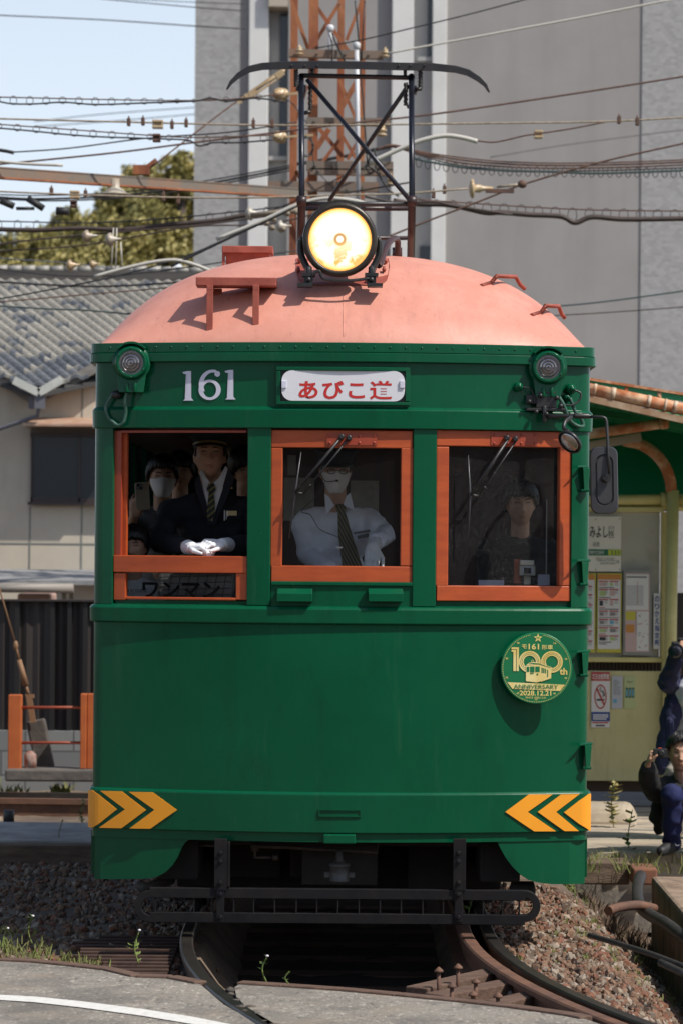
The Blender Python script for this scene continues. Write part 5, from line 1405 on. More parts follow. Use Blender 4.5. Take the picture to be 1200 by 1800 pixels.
tree(215, 372, 62, 'round yellowish tree left of the tallest tree behind the house', 2, Y=80)
tree(265, 440, 88, 'broad olive tree low against the roof ridge beside the building', 3, Y=76)
tree(165, 440, 70, 'mid-sized yellow-green tree above the middle of the tiled roof', 4, Y=79)
tree(95, 462, 58, 'low rounded tree left of the middle above the roof', 5, Y=77)
tree(20, 470, 62, 'low olive tree at the left picture edge above the roof', 6, Y=78)
tree(340, 460, 70, 'dark green tree half hidden behind the grey building edge', 7, Y=82)
tree(130, 495, 70, 'olive bush-like tree just above the middle of the ridge', 9, Y=75)
tree(50, 510, 66, 'olive bush-like tree just above the left part of the ridge', 10, Y=75)
tree(215, 495, 80, 'dark olive tree low behind the ridge below the tallest tree', 11, Y=75)
tree(318, 305, 45, 'small olive treetop rising beside the grey building edge', 12, Y=77)
tree(70, 440, 44, 'small rounded olive treetop left of the middle above the roof', 13, Y=81)
tree(250, 350, 60, 'olive treetop between the two tallest trees behind the house', 14, Y=82)
tree(120, 405, 42, 'hazy olive treetop at the left foot of the tall trees', 15, Y=82)
tree(190, 430, 70, 'wide olive tree filling the gap left of the tall trees', 16, Y=83)
tree(-60, 490, 75, 'tree beyond the left picture edge behind the roof', 8, Y=80)
# ---- hill mass under the trees
m = MB()
def hill(a, b):
    x = -40+60*a; y = 84+60*b; return Vector((x, y, -.6+7.6*min(1, b*6)*(math.exp(-((x+6)/14)**2))))
m.grid(hill, 40, 30); struct(m.build('hill', mat('hill_green', (.05, .055, .018), rough=.9, col2=(.09, .08, .025), scale=1.5)))
# ---- unseen buildings added behind the camera to darken reflections in the tram glass
for k, (bx0, bx1, by, bh, lb) in enumerate(((-40, -14, -32, 5.5, 'long dull brown block added behind the viewer to darken reflections, left one'), (-13, 9, -34, 6.5, 'taller brown block added straight behind the viewer to darken reflections'), (10, 38, -33, 5.0, 'low brown block added behind the viewer to darken reflections, right one'))):
    bd = thing('unseen_block', ((bx0+bx1)/2, by, -.6), lb, 'building', 'unseen buildings added behind the viewer')
    m = MB(); m.box(bx0, bx1, by-8, by, -.6, bh); m.build('wall', mat('unseen_block_wall', (.17, .15, .125), rough=.9, col2=(.21, .185, .155), scale=1), bd)
    for r_ in range(int(bh//3)):
        for c_ in range(int((bx1-bx0)//2.5)):
            m = MB(); x = bx0+.6+c_*2.5; z = .8+r_*3; m.box(x, x+1.4, by, by+.04, z, z+1.5); m.build('window', NAVYW, bd)
# ================================================================== LATTICE MAST AND WIRES
MY = 30.0
RST = mat('mast_rust', (.25, .065, .024), rough=.8, col2=(.42, .17, .07), scale=3.5, bump=.4, bscale=25, lo=.35, hi=.7, stretch=(1, 1, .35))
worn(RST, (.10, .045, .03), 6, .5, .68, .75, (1, 1, .3)); worn(RST, (.45, .36, .26), 9, .62, .75, .6, (1, 1, .3))
CHN = mat('channel_grey', (.17, .145, .12), rough=.75, col2=(.27, .15, .09), scale=5, lo=.4, hi=.75)
CERA = mat('porcelain', (.48, .38, .24), rough=.35, col2=(.40, .27, .14), scale=12)
CERW = mat('porcelain_pale', (.38, .35, .29), rough=.35, col2=(.26, .16, .09), scale=5, lo=.5, hi=.7)
mast = thing('lattice_mast', (P(573, 470, MY).x, MY, -.3), 'rust red steel lattice mast with grey crossarms behind the pantograph', 'mast')
def mp_(px, py, dy=0): return P(px, py, MY+dy)
legs = [(515, 13, 0), (549, 17, -.5), (597, 12, .6), (634, 11, 0.05)]
for px, w, dy in legs:
    k = w*MY/F_PX; a = mp_(px, 470, dy); t = mp_(px+3, -120, dy); m = MB()
    m.beam((a.x, a.y, -.3), t, .012, k, up=(1, 0, 0)); m.beam((a.x-k/2+.006, a.y+k/2, -.3), (t.x-k/2+.006, t.y+k/2, t.z), k, .012, up=(1, 0, 0)); m.build('leg', RST, mast)
for (a, b, c, d, w, dy) in ((512, 0, 542, 88, 9, -.2), (552, 5, 612, 90, 9, -.3), (596, 5, 556, 70, 9, .3), (635, 0, 608, 70, 8, .3), (596, 140, 625, 210, 8, -.2), (625, 145, 590, 205, 13, -.25), (560, 225, 602, 275, 10, .2), (578, 226, 556, 260, 13, -.3), (640, 225, 610, 280, 8, .2), (520, 300, 545, 345, 9, 0), (596, 230, 632, 290, 8, -.3), (516, 225, 540, 150, 6, .4), (562, 290, 600, 240, 8, -.1), (520, 350, 548, 300, 7, 0)):
    m = MB(); m.beam(mp_(a, b, dy), mp_(c, d, dy), w*.72*MY/F_PX, .012, up=(0, 1, 0)); m.build('lattice_bar', RST, mast)
for (a, b, c, d, h) in ((508, 92, 672, 96, 12), (538, 212, 685, 214, 11), (538, 290, 690, 292, 14), (544, 300, 690, 302, 10), (470, 326, 665, 328, 15), (548, 372, 620, 372, 6)):
    m = MB(); p, q = mp_(a, b, -.75), mp_(c, d, -.75); hh = h*MY/F_PX
    m.beam(p, q, .012, hh); m.beam(p+Vector((0, .03, hh/2)), q+Vector((0, .03, hh/2)), .07, .01); m.beam(p+Vector((0, .03, -hh/2)), q+Vector((0, .03, -hh/2)), .07, .01)
    for t in (.1, .3, .6, .85): m.lathe([(.012, 0), (.012, .02)], p.lerp(q, t)+Vector((0, -.006, 0)), (0,-1,0), 6)
    m.build('crossarm', CHN, mast)
m = MB(); m.tube([mp_(626, 82, -.9), mp_(629, 380, -.9)], .021, 10); m.lathe([(.02, -.02), (.032, -.01), (.034, .03), (.015, .045)], mp_(626, 82, -.9), (0,0,1), 12)
m.tube([mp_(580, 55, -.6), mp_(579, 95, -.6)], .018, 8); m.lathe([(.02, -.02), (.035, 0), (.036, .035), (.014, .05)], mp_(580, 52, -.6), (0,0,1), 12); m.build('conduit_pole', mat('white_conduit', (.55, .56, .58), rough=.35), mast)
def spool(px, py, s, par=None, Y=MY, dy=-.8, ax=(0,0,1), mt=None, name='insulator'):
    m = MB(); c = P(px, py, Y+dy); k = s*(Y+dy)/F_PX
    m.lathe([(k*.3, -k*1.1), (k*.3, -k), (k, -k*.9), (k, -k*.55), (k*.6, -k*.45), (k*.6, -k*.1), (k*.95, 0), (k*.95, k*.35), (k*.55, k*.45), (k*.7, k*.8), (k*.7, k), (k*.25, k*1.1), (k*.2, k*1.6)], c, ax, 16); return m.build(name, mt or CERA, par) 
for a in ((526, 89, 7), (676, 93, 7), (670, 230, 9), (686, 317, 8), (492, 165, 12), (490, 240, 11)):
    spool(*a, par=mast, ax=(-.5, -.8, 0) if a[0] < 500 else (0, 0, 1))
m = MB(); m.beam(mp_(500, 240, -.8), mp_(550, 237, -.8), .025, .02); m.beam(mp_(500, 165, -.8), mp_(528, 163, -.8), .02, .02); m.build('insulator_arm', CERA, mast)
m = MB()
for r0 in (.065, .055, .06):
    c = mp_(538, 257, -.85); m.tube([c+Vector((r0*math.cos(t/16*6.283), r0*.2*math.sin(t), 1.4*r0*math.sin(t/16*6.283))) for t in range(17)], .006, 5)
m.tube(smooth_path([mp_(498, 170, -.8), mp_(512, 180, -.8), mp_(522, 192, -.8), mp_(545, 230, -.8), mp_(552, 290, -.8), mp_(580, 325, -.8)], 5), .005, 5)
m.tube(smooth_path([mp_(583, 58, -.7), mp_(592, 80, -.8), mp_(606, 108, -.8)], 5), .008, 5); m.tube(smooth_path([mp_(579, 60, -.7), mp_(583, 80, -.8), mp_(583, 108, -.8)], 5), .008, 5)
m.tube(smooth_path([mp_(623, 0, -.9), mp_(632, 100, -.9), mp_(633, 130, -.9), mp_(637, 180, -.9), mp_(645, 290, -.9)], 5), .008, 5); m.tube([mp_(640, 0, -.9), mp_(634, 105, -.9)], .007, 5)
m.tube(smooth_path([mp_(645, 290, -.9), mp_(655, 260, -.9), mp_(660, 290, -.9), mp_(650, 305, -.9), mp_(642, 290, -.9), mp_(660, 300, -.9), mp_(680, 330, -.9), mp_(700, 345, -.9)], 5), .009, 5)
m.build('hanging_cable', BLACK, mast)

# ---- rusty cantilever beam at left
cb = thing('cantilever_beam', P(530, 330, 29.0), 'long rust-edged steel beam slanting in from the left to the mast', 'beam')
m = MB(); a, b = P(-60, 290, 27.2), P(540, 333, 29.2); m.beam(a, b, .07, .010); m.beam(a-Vector((0, .03, .045)), b-Vector((0, .03, .035)), .012, .075, up=(0, 0, 1)); m.build('web', CHN, cb)
m = MB(); m.beam(a-Vector((0, .0, .088)), b-Vector((0, .0, .075)), .08, .014); m.build('flange', RST, cb)
m = MB(); q = P(250, 300, 28.2)
m.box(q.x-.08, q.x+.06, q.y-.03, q.y+.05, q.z-.03, q.z+.05); m.beam(q+Vector((.03, 0, .03)), q+Vector((.12, 0, .10)), .03, .03); m.build('stay_clamp', RST, cb)
m = MB(); q = P(202, 328, 28.0); m.lathe([(.035, .07), (.04, .0), (.10, -.05), (.16, -.07), (.05, -.075)], q, (0,0,1), 16); m.build('bell_insulator', CERW, cb)

# ---- wires
def wire(pts, r_px, mt, label, Y=27.5, Y2=None, name='wire', n=6, parent=None, cat='wire'):
    Y2 = Y2 or Y; x0, x1 = pts[0][0], pts[-1][0]
    q = [P(a, b, Y+(Y2-Y)*(a-x0)/(x1-x0)) for a, b in pts]
    m = MB(); m.tube(smooth_path(q, n) if len(q) > 2 else q, r_px*Y/F_PX, 6)
    o = m.build(name, mt, parent)
    if parent is None: tag(o, label, cat, 'overhead wires')
    return o
WB = mat('wire_black', (.018, .018, .02), rough=.6); WR = mat('wire_rust', (.14, .07, .045), rough=.7, col2=(.08, .045, .035), scale=20); WG = mat('wire_galvanised', (.38, .32, .24), rough=.5, col2=(.24, .18, .12), scale=30)
WW = mat('wire_white', (.50, .48, .42), rough=.5); WT = mat('sheath_brown', (.065, .042, .034), rough=.6, col2=(.04, .03, .025), scale=14); WTEAL = mat('wire_teal', (.04, .07, .07), rough=.6)
wire([(120, -8), (343, 12), (430, 18)], .9, WB, 'thin wire crossing the very top left of the sky', Y=40)
wire([(150, -6), (343, 3), (430, 6)], .7, WB, 'topmost hair-thin wire at the upper left corner of the building', Y=41)
wire([(-40, 23), (0, 26), (180, 34), (343, 45), (430, 50)], 1.1, WB, 'thin black wire sloping across the plain sky near the top left', Y=40)
wire([(60, 213), (180, 200), (343, 188)], .8, mat('wire_faint', (.10, .12, .16), rough=.7), 'upper faint far wire sloping over the left sky', Y=60)
wire([(60, 222), (200, 212), (343, 200)], .8, MATS['wire_faint'], 'lower faint far wire sloping over the left sky', Y=60)
def ringed(msg, cab, label, Y, n, rp=1.2, cp=1.5, mm=None, cm=None, ring=6):
    t = thing('lashed_cable', P(*msg[0], Y), label, 'cable', 'overhead wires')
    wire(msg, rp, mm or WR, '', Y, name='messenger_wire', parent=t); wire(cab, cp, cm or WB, '', Y, name='cable', parent=t)
    def at(pts, x):
        for (a, b), (c, d) in zip(pts, pts[1:]):
            if a <= x <= c: return b+(d-b)*(x-a)/(c-a)
        return pts[-1][1]
    m = MB(); xa = max(msg[0][0], cab[0][0]); xb = min(msg[-1][0], cab[-1][0])
    for i in range(n):
        x = xa+(xb-xa)*(i+.5)/n; y0, y1 = at(msg, x), at(cab, x); rr = (abs(y1-y0)/2+2.5); cy = (y0+y1)/2
        m.tube([P(x+min(rr, ring)*math.cos(k/10*6.283), cy+rr*math.sin(k/10*6.283), Y) for k in range(11)], .7*Y/F_PX, 5, caps=False)
    m.build('cable_ring', WB, t)
ringed([(-20, 169), (0, 170), (340, 176), (500, 165)], [(-20, 172), (15, 181), (60, 182), (110, 179), (170, 183), (260, 180), (340, 177), (370, 172), (400, 177), (450, 172), (498, 178)], 'thin ringed cable at upper left ending at the upper mast insulator', 27, 18)
wire([(-30, 207), (0, 208), (230, 214), (440, 219), (600, 219), (860, 216), (1060, 213), (1230, 204)], 1.6, WG, 'long pale span wire across the whole picture at pantograph height', Y=26.5)
ringed([(-20, 216), (0, 218), (150, 229), (275, 238), (350, 241), (480, 237)], [(-20, 223), (50, 229), (120, 236), (180, 240), (270, 243), (330, 246), (350, 256), (375, 250), (420, 250), (480, 245)], 'thin ringed cable at left dipping below the pale span wire', 27.2, 15)
wire([(20, 267), (120, 260), (260, 242), (400, 232), (520, 214)], 1.3, WB, 'black wire rising from the white tube at left to the mast', Y=28)
wire([(-20, 290), (0, 288), (200, 268), (340, 250), (520, 228), (640, 213), (760, 200), (1000, 165), (1230, 129)], 1.7, WR, 'rust brown wire rising across the picture behind the pantograph', Y=27.8)
wire([(262, 296), (410, 182), (520, 110)], 1.5, WR, 'diagonal stay wire rising to the mast', Y=28.2, Y2=29)
m = MB(); m.beam(P(441, 160, 28.7), P(491, 125, 28.7), .018, .02, up=(0, 1, 0)); m.beam(P(446, 167, 28.7), P(496, 132, 28.7), .018, .02, up=(0, 1, 0)); m.beam(P(438, 167, 28.7), P(450, 159, 28.7), .055, .03, up=(0, 1, 0)); m.beam(P(486, 134, 28.7), P(498, 125, 28.7), .055, .03, up=(0, 1, 0)); m.beam(P(418, 180, 28.6), P(436, 166, 28.6), .04, .03, up=(0, 1, 0)); m.tube([P(436, 167, 28.7), P(500, 122, 28.7)], .014, 6)
tag(m.build('turnbuckle', CERA), 'pale rusty turnbuckle on the diagonal stay wire', 'turnbuckle')
# white hoses
HOSE = mat('white_hose', (.48, .46, .41), rough=.5)
wire([(650, 285), (700, 262), (740, 246), (780, 238), (810, 241), (838, 248)], 4.2, HOSE, 'thick white arched hose right of the pantograph', Y=26, name='hose', cat='hose')
wire([(838, 247), (870, 249), (920, 238), (940, 235), (1000, 226), (1062, 214)], 1.4, WR, 'thin wire from the white arched hose up to the pale span wire', Y=26)
wire([(380, 420), (460, 388), (520, 360), (570, 348), (620, 352), (650, 360)], 3.6, HOSE, 'white arched hose just above the headlight', Y=26, name='hose', cat='hose')
wire([(165, 486), (220, 471), (270, 460), (310, 457), (345, 466), (372, 477)], 3.2, HOSE, 'white arched hose left above the tiled roof', Y=26, name='hose', cat='hose')
wire([(-20, 281), (40, 287), (110, 290)], 2.6, HOSE, 'short white tube lying over the rusty beam at far left', Y=26, name='hose', cat='hose')
wire([(-10, 262), (10, 265), (24, 268)], 3.2, WB, 'short black clamp end at the left edge below the ringed cables', Y=27, name='wire_clamp', cat='clamp')
# right bundles
t = thing('cable_bundle', P(700, 262, 29), 'sagging bundle of several brown wires with a ringed cable at upper right', 'cable', 'overhead wires')
for k, (dy, r_) in enumerate(((0, 1.8), (5, 1.6), (10, 1.3), (-4, 1.2))):
    wire([(660, 262+dy*.2), (690, 255+dy*.3), (740, 268+dy*.5), (800, 279+dy), (880, 287+dy), (980, 290+dy), (1100, 288+dy), (1230, 283+dy)], r_, WR if k != 2 else WT, '', Y=29, name='strand', parent=t)
wire([(725, 278), (800, 292), (880, 299), (960, 301), (1040, 304), (1120, 302), (1230, 298)], 2.0, WTEAL, '', Y=29, name='ringed_strand', parent=t)
m = MB()
for i in range(30):
    x = 735+i*16; y = 284+18*(1-math.exp(-(x-735)/90)); m.tube([P(x+5*math.cos(k/8*6.283), y+1+9*math.sin(k/8*6.283)-8*0, 29) for k in range(9)], .8*29/F_PX, 5, caps=False)
m.build('cable_ring', WB, t)
ringed([(720, 349), (760, 352), (1000, 367), (1230, 371)], [(690, 352), (730, 358), (790, 360), (850, 373), (880, 373), (930, 377), (985, 380), (1010, 391), (1040, 381), (1100, 385), (1230, 383)], 'thick brown wavy cable hung by rings at middle right', 28.5, 17, 1.2, 4.6, WR, WT, 8)
wire([(640, 345), (700, 356), (760, 354), (800, 362), (900, 377)], 2.2, WT, 'second brown strand twisted over the thick wavy cable', Y=28.4)
wire([(600, 448), (660, 424), (740, 392), (850, 350), (920, 323), (1060, 283), (1230, 245)], 1.7, WR, 'brown wire slanting up across both cable bundles at right', Y=27)
wire([(-30, 334), (0, 336), (120, 341), (280, 346), (440, 347), (600, 342), (700, 340), (822, 331)], 1.6, WG, 'pale span wire below the rusty beam with clamps', Y=26)
wire([(872, 328), (918, 323)], 2.2, WG, 'short link between the disc insulator and the brown wire', Y=27)
ins = thing('disc_insulator', P(830, 331, 26.8), 'mushroom shaped disc insulator in the span wire at right', 'insulator')
m = MB(); m.lathe([(.012, -.03), (.07, -.015), (.082, 0), (.075, .012), (.03, .02), (.035, .06), (.02, .09), (.012, .17)], P(829, 331, 26.8), (1, 0, .02), 20); m.build('disc', CERA, ins)
m = MB(); m.box(*sorted((P(855, 0, 26.8).x, P(905, 0, 26.8).x)), 26.78, 26.82, P(0, 329, 26.8).z-.012, P(0, 329, 26.8).z+.018); m.ell(P(917, 323, 26.8), .04, .03, .035, 8, 6); m.build('link', WR, ins)
for i, (a, b, w, h, lb) in enumerate(((277, 218, 19, 15, 'upper yellow block insulator in the pale span wire over the left sky'), (275, 242, 14, 14, 'brown block insulator hanging under the upper yellow one'), (131, 342, 17, 14, 'yellow block insulator in the lower span wire at far left'), (129, 358, 12, 12, 'small brown block insulator below the lower yellow one'), (945, 236, 15, 14, 'cream link insulator in the thin wire at upper right'))):
    Yq = 26.4; c = P(a, b, Yq); k = Yq/F_PX; m = MB(); W_, H_ = w*k/2, h*k/2
    m.box(c.x-W_, c.x+W_, Yq-.04, Yq+.04, c.z+H_*.35, c.z+H_); m.box(c.x-W_, c.x+W_, Yq-.04, Yq+.04, c.z-H_, c.z-H_*.35); m.box(c.x-W_, c.x-W_*.55, Yq-.03, Yq+.03, c.z-H_*.35, c.z+H_*.35); m.box(c.x+W_*.55, c.x+W_, Yq-.03, Yq+.03, c.z-H_*.35, c.z+H_*.35); m.box(c.x-W_*.5, c.x+W_*.5, Yq-.02, Yq+.02, c.z-H_*.3, c.z+H_*.3)
    tag(m.build('block_insulator', WR if i in (1, 3) else CERA, bevel=.006), lb, 'insulator')
for a, b, lb in ((226, 214, 'leftmost small clamp on the pale upper span wire'), (251, 213, 'second clamp beside the upper yellow insulator'), (302, 219, 'clamp just right of the upper yellow insulator'), (327, 216, 'clamp at the building edge on the upper span wire'), (445, 217, 'left clamp of the pair near the mast on the upper span wire'), (478, 217, 'right clamp of the pair near the mast on the upper span wire'), (1087, 210, 'left clamp of the pair at far right on the upper span wire'), (1119, 213, 'right clamp of the pair at far right on the upper span wire'), (90, 336, 'clamp left of the lower yellow insulator'), (150, 341, 'clamp right of the lower yellow insulator'), (287, 346, 'small rusty clamp on the lower span wire before the trees'), (313, 351, 'lower rusty clamp on the lower span wire before the trees'), (761, 341, 'clamp below the span wire right of the pantograph'), (780, 333, 'clamp on the span wire left of the disc insulator')):
    c = P(a, b, 26.3); m = MB(); m.box(c.x-.014, c.x+.014, 26.27, 26.33, c.z-.03, c.z+.03); m.tube([c+Vector((0, 0, -.035)), c+Vector((0, 0, .05))], .007, 6); tag(m.build('wire_clamp', WR, bevel=.004), lb, 'clamp')
# dark left bundles
def bundle(paths, Y, label, mt=WB):
    t = thing('cable_bundle', P(*paths[0][0][0], Y), label, 'cable', 'overhead wires')
    for pts, r_ in paths: wire(pts, r_, mt, '', Y, name='strand', parent=t)
    return t
b_ = bundle([([(-20, 345), (60, 349), (180, 345), (300, 333), (420, 312), (520, 292)], 2.0), ([(-20, 341), (80, 343), (200, 338), (300, 327), (420, 307), (520, 288)], 1.2), ([(-20, 349), (120, 352), (300, 338), (520, 297)], 1.4), ([(520, 288), (600, 275), (660, 262), (690, 256)], 3)], 31, 'dark cable bundle rising from the left edge to behind the mast')
for k, (a, b, c, d, r_) in enumerate(((0, 352, 24, 362, 6), (48, 348, 76, 366, 6), (28, 366, 60, 366, 3), (98, 370, 121, 371, 7))):
    m = MB(); m.tube([P(a, b, 27), P(c, d, 27)], r_*27/F_PX, 8); tag(m.build('cable_clamp', WB), ('leftmost', 'second', 'thin middle', 'rounded rightmost')[k]+' dark cable clamp below the black bundle at left', 'clamp')
ringed([(-20, 388), (160, 391), (300, 383), (430, 370), (520, 360)], [(-20, 402), (60, 404), (140, 401), (220, 403), (300, 394), (380, 387), (430, 378), (470, 376), (520, 366)], 'thick dark brown cable with rings crossing before the trees at left', 28.6, 16, 1.2, 4.2, WB, WT, 6)
wire([(-20, 432), (60, 421), (200, 408), (340, 396), (430, 385), (520, 372)], 1.6, WT, 'brown wire just under the thick cable at left', Y=28.3)
wire([(-20, 442), (150, 430), (340, 398), (480, 392), (640, 350)], 1.4, WT, 'second brown wire sloping over the yellow trees', Y=28)
wire([(300, 468), (340, 448), (430, 405), (480, 382), (520, 362), (540, 352)], 2.4, WB, 'thick black wire rising steeply to the left of the headlight', Y=26)
wire([(-20, 528), (60, 514), (200, 486), (320, 452), (400, 418)], 1.3, WB, 'long thin dark wire rising over the tiled roof ridge', Y=27)
wire([(-20, 470), (80, 482), (180, 485), (260, 478), (340, 468), (520, 440)], 1.1, WB, 'thin wire sagging before the trees low at left', Y=29)
wire([(-20, 452), (120, 462), (230, 474), (330, 470)], .9, MATS['wire_faint'], 'thin greyish wire through the tree tops at left', Y=29)
wire([(-20, 494), (80, 500), (180, 503), (300, 497), (380, 490)], 1.9, WB, 'black wire running just above the ridge tiles', Y=30)
wire([(-20, 536), (70, 542), (150, 545), (240, 553)], 1.6, WTEAL, 'dark wire sagging across the light roof tiles', Y=29)
wire([(-20, 532), (120, 520), (300, 505)], 1.2, WR, 'thin brownish wire along the dark ridge board', Y=29)
wire([(555, 84), (640, 68), (700, 54), (820, 25), (930, -4)], 1.2, WB, 'thin black wire rising right across the pillars at the top', Y=29)
wire([(680, 93), (760, 78), (900, 52), (1040, 26), (1190, -4)], 1.8, WW, 'white wire rising from the mast to the upper right', Y=28.5)
wire([(860, 276), (980, 256), (1100, 240), (1230, 224)], .9, mat('wire_grey', (.14, .13, .125), rough=.8), 'faint grey wire against the grey wall at right', Y=40)
wire([(940, 541), (1060, 530), (1230, 507)], 1.4, WTEAL, 'upper twisted greenish wire right of the tram roof', Y=30)
wire([(945, 556), (1080, 548), (1230, 537)], 1.0, WT, 'lower thin wire right of the tram roof', Y=30)
wire([(560, 345), (600, 340), (660, 330), (720, 320)], 1.5, WT, 'short dark wire before the mast foot', Y=29)
wire([(450, 380), (520, 352), (580, 320), (650, 288), (700, 262)], 1.2, WT, 'thin wire rising behind the lower pantograph', Y=29.2)
spt = {0: 'pale bell insulator hanging at left before the trees', 1: 'pale bell insulator beside the first one before the trees', 2: 'pale mushroom insulator left of the mast foot', 3: 'half hidden pale insulator behind the mast foot', 4: 'brown disc insulator low at left over the ridge', 5: 'small brown insulator right of the low disc'}
for k, (a, b, r_, dx) in enumerate(((153, 415, 14, 1), (194, 421, 15, 1), (440, 375, 15, 1), (494, 398, 14, 1), (124, 466, 13, 1), (163, 464, 10, 1))):
    c = P(a, b, 27.6); kk = .82*r_*27.6/F_PX; m = MB(); m.lathe([(.004, -kk*.75), (kk*.6, -kk*.62), (kk*.95, -kk*.2), (kk, kk*.1), (kk*.5, kk*.35), (kk*.38, kk*.8), (kk*.2, kk*.9), (kk*.15, kk*1.6)], c, (1, -.25, .08), 20)
    tag(m.build('bell_insulator', CERW if k < 4 else CERA), spt[k], 'insulator')
m = MB()
for a in (0, 1):
    m.tube([P(199+a*6, 400, 27.7), P(195+a*8, 478, 27.7)], .005, 5)
m.tube([P(212, 425, 27.7), P(214, 470, 27.7)], .006, 5); tag(m.build('hanger_wire', WW), 'thin pale hanger loop dangling before the trees', 'wire')
m = MB()
for a, b in ((505, 375), (520, 372), (480, 385), (468, 392), (497, 402), (478, 400)): m.ell(P(a, b, 27.3), .03, .03, .025, 8, 5)
m.tube([P(440, 378, 27.3), P(525, 368, 27.3)], .02, 6); tag(m.build('clamp_cluster', mat('clamp_grey', (.22, .18, .13), rough=.6)), 'cluster of grey bolted clamps at the foot of the mast', 'clamp')
m = MB(); m.lathe([(.10, 0), (.12, .02), (.12, .06), (.02, .10)], P(943, 1000, 60), (0, -1, 0), 8)
# street mirror / white lamp ball behind the roof at left
m = MB(); m.ell(P(311, 478, 45), .10, .10, .12, 14, 10); m.tube([P(311, 480, 45), (P(311, 480, 45).x, 45, -.5)], .04, 8); tag(m.build('globe_lamp', mat('globe_white', (.6, .63, .68), rough=.25)), 'small white round globe showing between the trees and tram roof', 'lamp')
# ================================================================== STATION SHELTER (right)
SY = 24.0
CRM = mat('shelter_yellow', (.56, .50, .23), rough=.55, col2=(.62, .56, .28), scale=2.5)
worn(CRM, (.25, .19, .08), 4, .5, .75, .4, (2, 2, .4)); worn(CRM, (.13, .075, .035), 22, .66, .76, .6)
LEMON = mat('post_yellow', (.66, .58, .24), rough=.5, col2=(.58, .49, .19), scale=6)
worn(LEMON, (.28, .13, .06), 14, .64, .74, .5)
RPIPE = mat('rust_pipe', (.42, .14, .05), rough=.75, col2=(.72, .52, .33), scale=7, lo=.45, hi=.7, bump=.3, bscale=30)
GSH = mat('shelter_green', (.008, .22, .085), rough=.5, col2=(.012, .21, .085), scale=3)
def sp(px, py, dy=0.0): return P(px, py, SY+dy)
sh = thing('station_shelter', (sp(1150, 1400).x, SY, 0), 'tram stop shelter with green curved canopy, rusty pipes and yellow panels', 'shelter')
def sbox(name, px0, px1, py0, py1, y0, y1, mt, par=sh, bev=.004):
    a, b = P(px0, py1, SY), P(px1, py0, SY); m = MB(); m.box(a.x, b.x, SY+y0, SY+y1, a.z, b.z); return m.build(name, mt, par, bevel=bev)
# post
a = sp(1173, 1400, -.1); m = MB(); m.tube([(a.x, SY-.1, 0), (a.x+.02, SY-.1, sp(0+1177, 862).z)], .044, 20); m.build('post', LEMON, sh)
m = MB(); m.tube(smooth_path([sp(1179, 864, -.1), sp(1177, 845, -.1), sp(1168, 820, -.1), sp(1150, 797, -.1), sp(1125, 781, -.1), sp(1095, 774, -.1)], 6), .042, 16, rs=None); m.build('bent_pipe', RPIPE, sh)
m = MB(); m.tube([sp(1000, 880, .02), sp(1168, 878, -.02)], .038, 16); m.tube([sp(1186, 878, -.02), sp(1300, 876, -.02)], .038, 16); m.tube([sp(1000, 893, .1), sp(1300, 891, .1)], .028, 12)
m.lathe([(.052, -.03), (.052, .03)], sp(1168, 878, -.02), (1, 0, 0), 16); m.build('cross_pipe', LEMON, sh)
# frame of the notice board
for (a, b, c, d) in ((960, 1165, 892, 899), (960, 1165, 1156, 1163), (1159, 1165, 899, 1156)): sbox('board_frame', a, b, c, d, -.03, .03, LEMON)
sbox('back_board', 960, 1159, 899, 1156, .0, .02, mat('stained_board', (.50, .47, .38), rough=.8, col2=(.28, .19, .13), scale=3, lo=.5, hi=.8))
m = MB(); vs = []; z0, z1 = sp(0+1100, 1190).z, sp(1100, 1155).z; x0 = sp(960, 0).x; 
n = 90
for i in range(n+1): x = x0+.95*i/n*1.25; yy = SY+.06+.012*(i % 2); vs += [(x, yy, z0), (x, yy, z1)]
m.add(vs, [(2*i, 2*i+2, 2*i+3, 2*i+1) for i in range(n)]); m.build('corrugated_strip', mat('brown_corrugated', (.07, .045, .032), rough=.7), sh)
sbox('lower_panel', 960, 1164, 1180, 1372, -.02, .02, CRM)
sbox('panel_base', 960, 1164, 1372, 1392, .05, .12, mat('base_brown', (.07, .045, .03), rough=.9)); sbox('panel_edge', 1160.5, 1163, 1182, 1370, -.028, -.02, mat('edge_ochre', (.24, .18, .07), rough=.7))
sbox('side_panel', 1161, 1179, 900, 1385, .06, .10, CRM)
sbox('rear_screen', 1190, 1290, 1045, 1390, .6, .62, mat('dark_rear', (.05, .04, .04), rough=.8))
# canopy
def canopy(a, b):
    # a across picture, b front to back: curved corrugated sheet
    x = 1.15+3.6*a; y = SY-1.6+3.2*b
    z = CAM_H+(HOR-672)*(SY-1.6)/F_PX - .160*(x-1.15) - .03 + .05*math.sin(b*math.pi*.5) - .55*max(0, b-.75)**1.5*4
    z += .006*math.sin(a*3.6*2*math.pi/.076*1.0)
    return Vector((x, y, z))
m = MB(); m.grid(canopy, 380, 12); m.build('canopy', GSH, sh, solid=.006)
fy = SY-1.66
def fp(px, py): return P(px, py, fy)
m = MB(); m.beam(fp(1020, 664), fp(1260, 702), .05, .018); m.build('canopy_edge', RPIPE, sh)
m = MB(); m.beam(fp(1020, 672), fp(1260, 708), .02, .05); m.build('fascia', GSH, sh)
m = MB(); m.tube([fp(1015, 679), fp(1260, 732)], .043, 16); m.build('front_pipe', RPIPE, sh)
RG = mat('pipe_ring_pale', (.58, .50, .38), rough=.6, col2=(.40, .22, .12), scale=20)
for px, w in ((1044, 5), (1076, 8), (1139, 7), (1168, 5), (1185, 7)):
    y = 679+(px-1015)*53/245; a, b = fp(px-w/2, y-w*.1), fp(px+w/2, y+w*.1); m = MB(); m.tube([a, b], .047, 16); m.build('pipe_band', RG, sh)
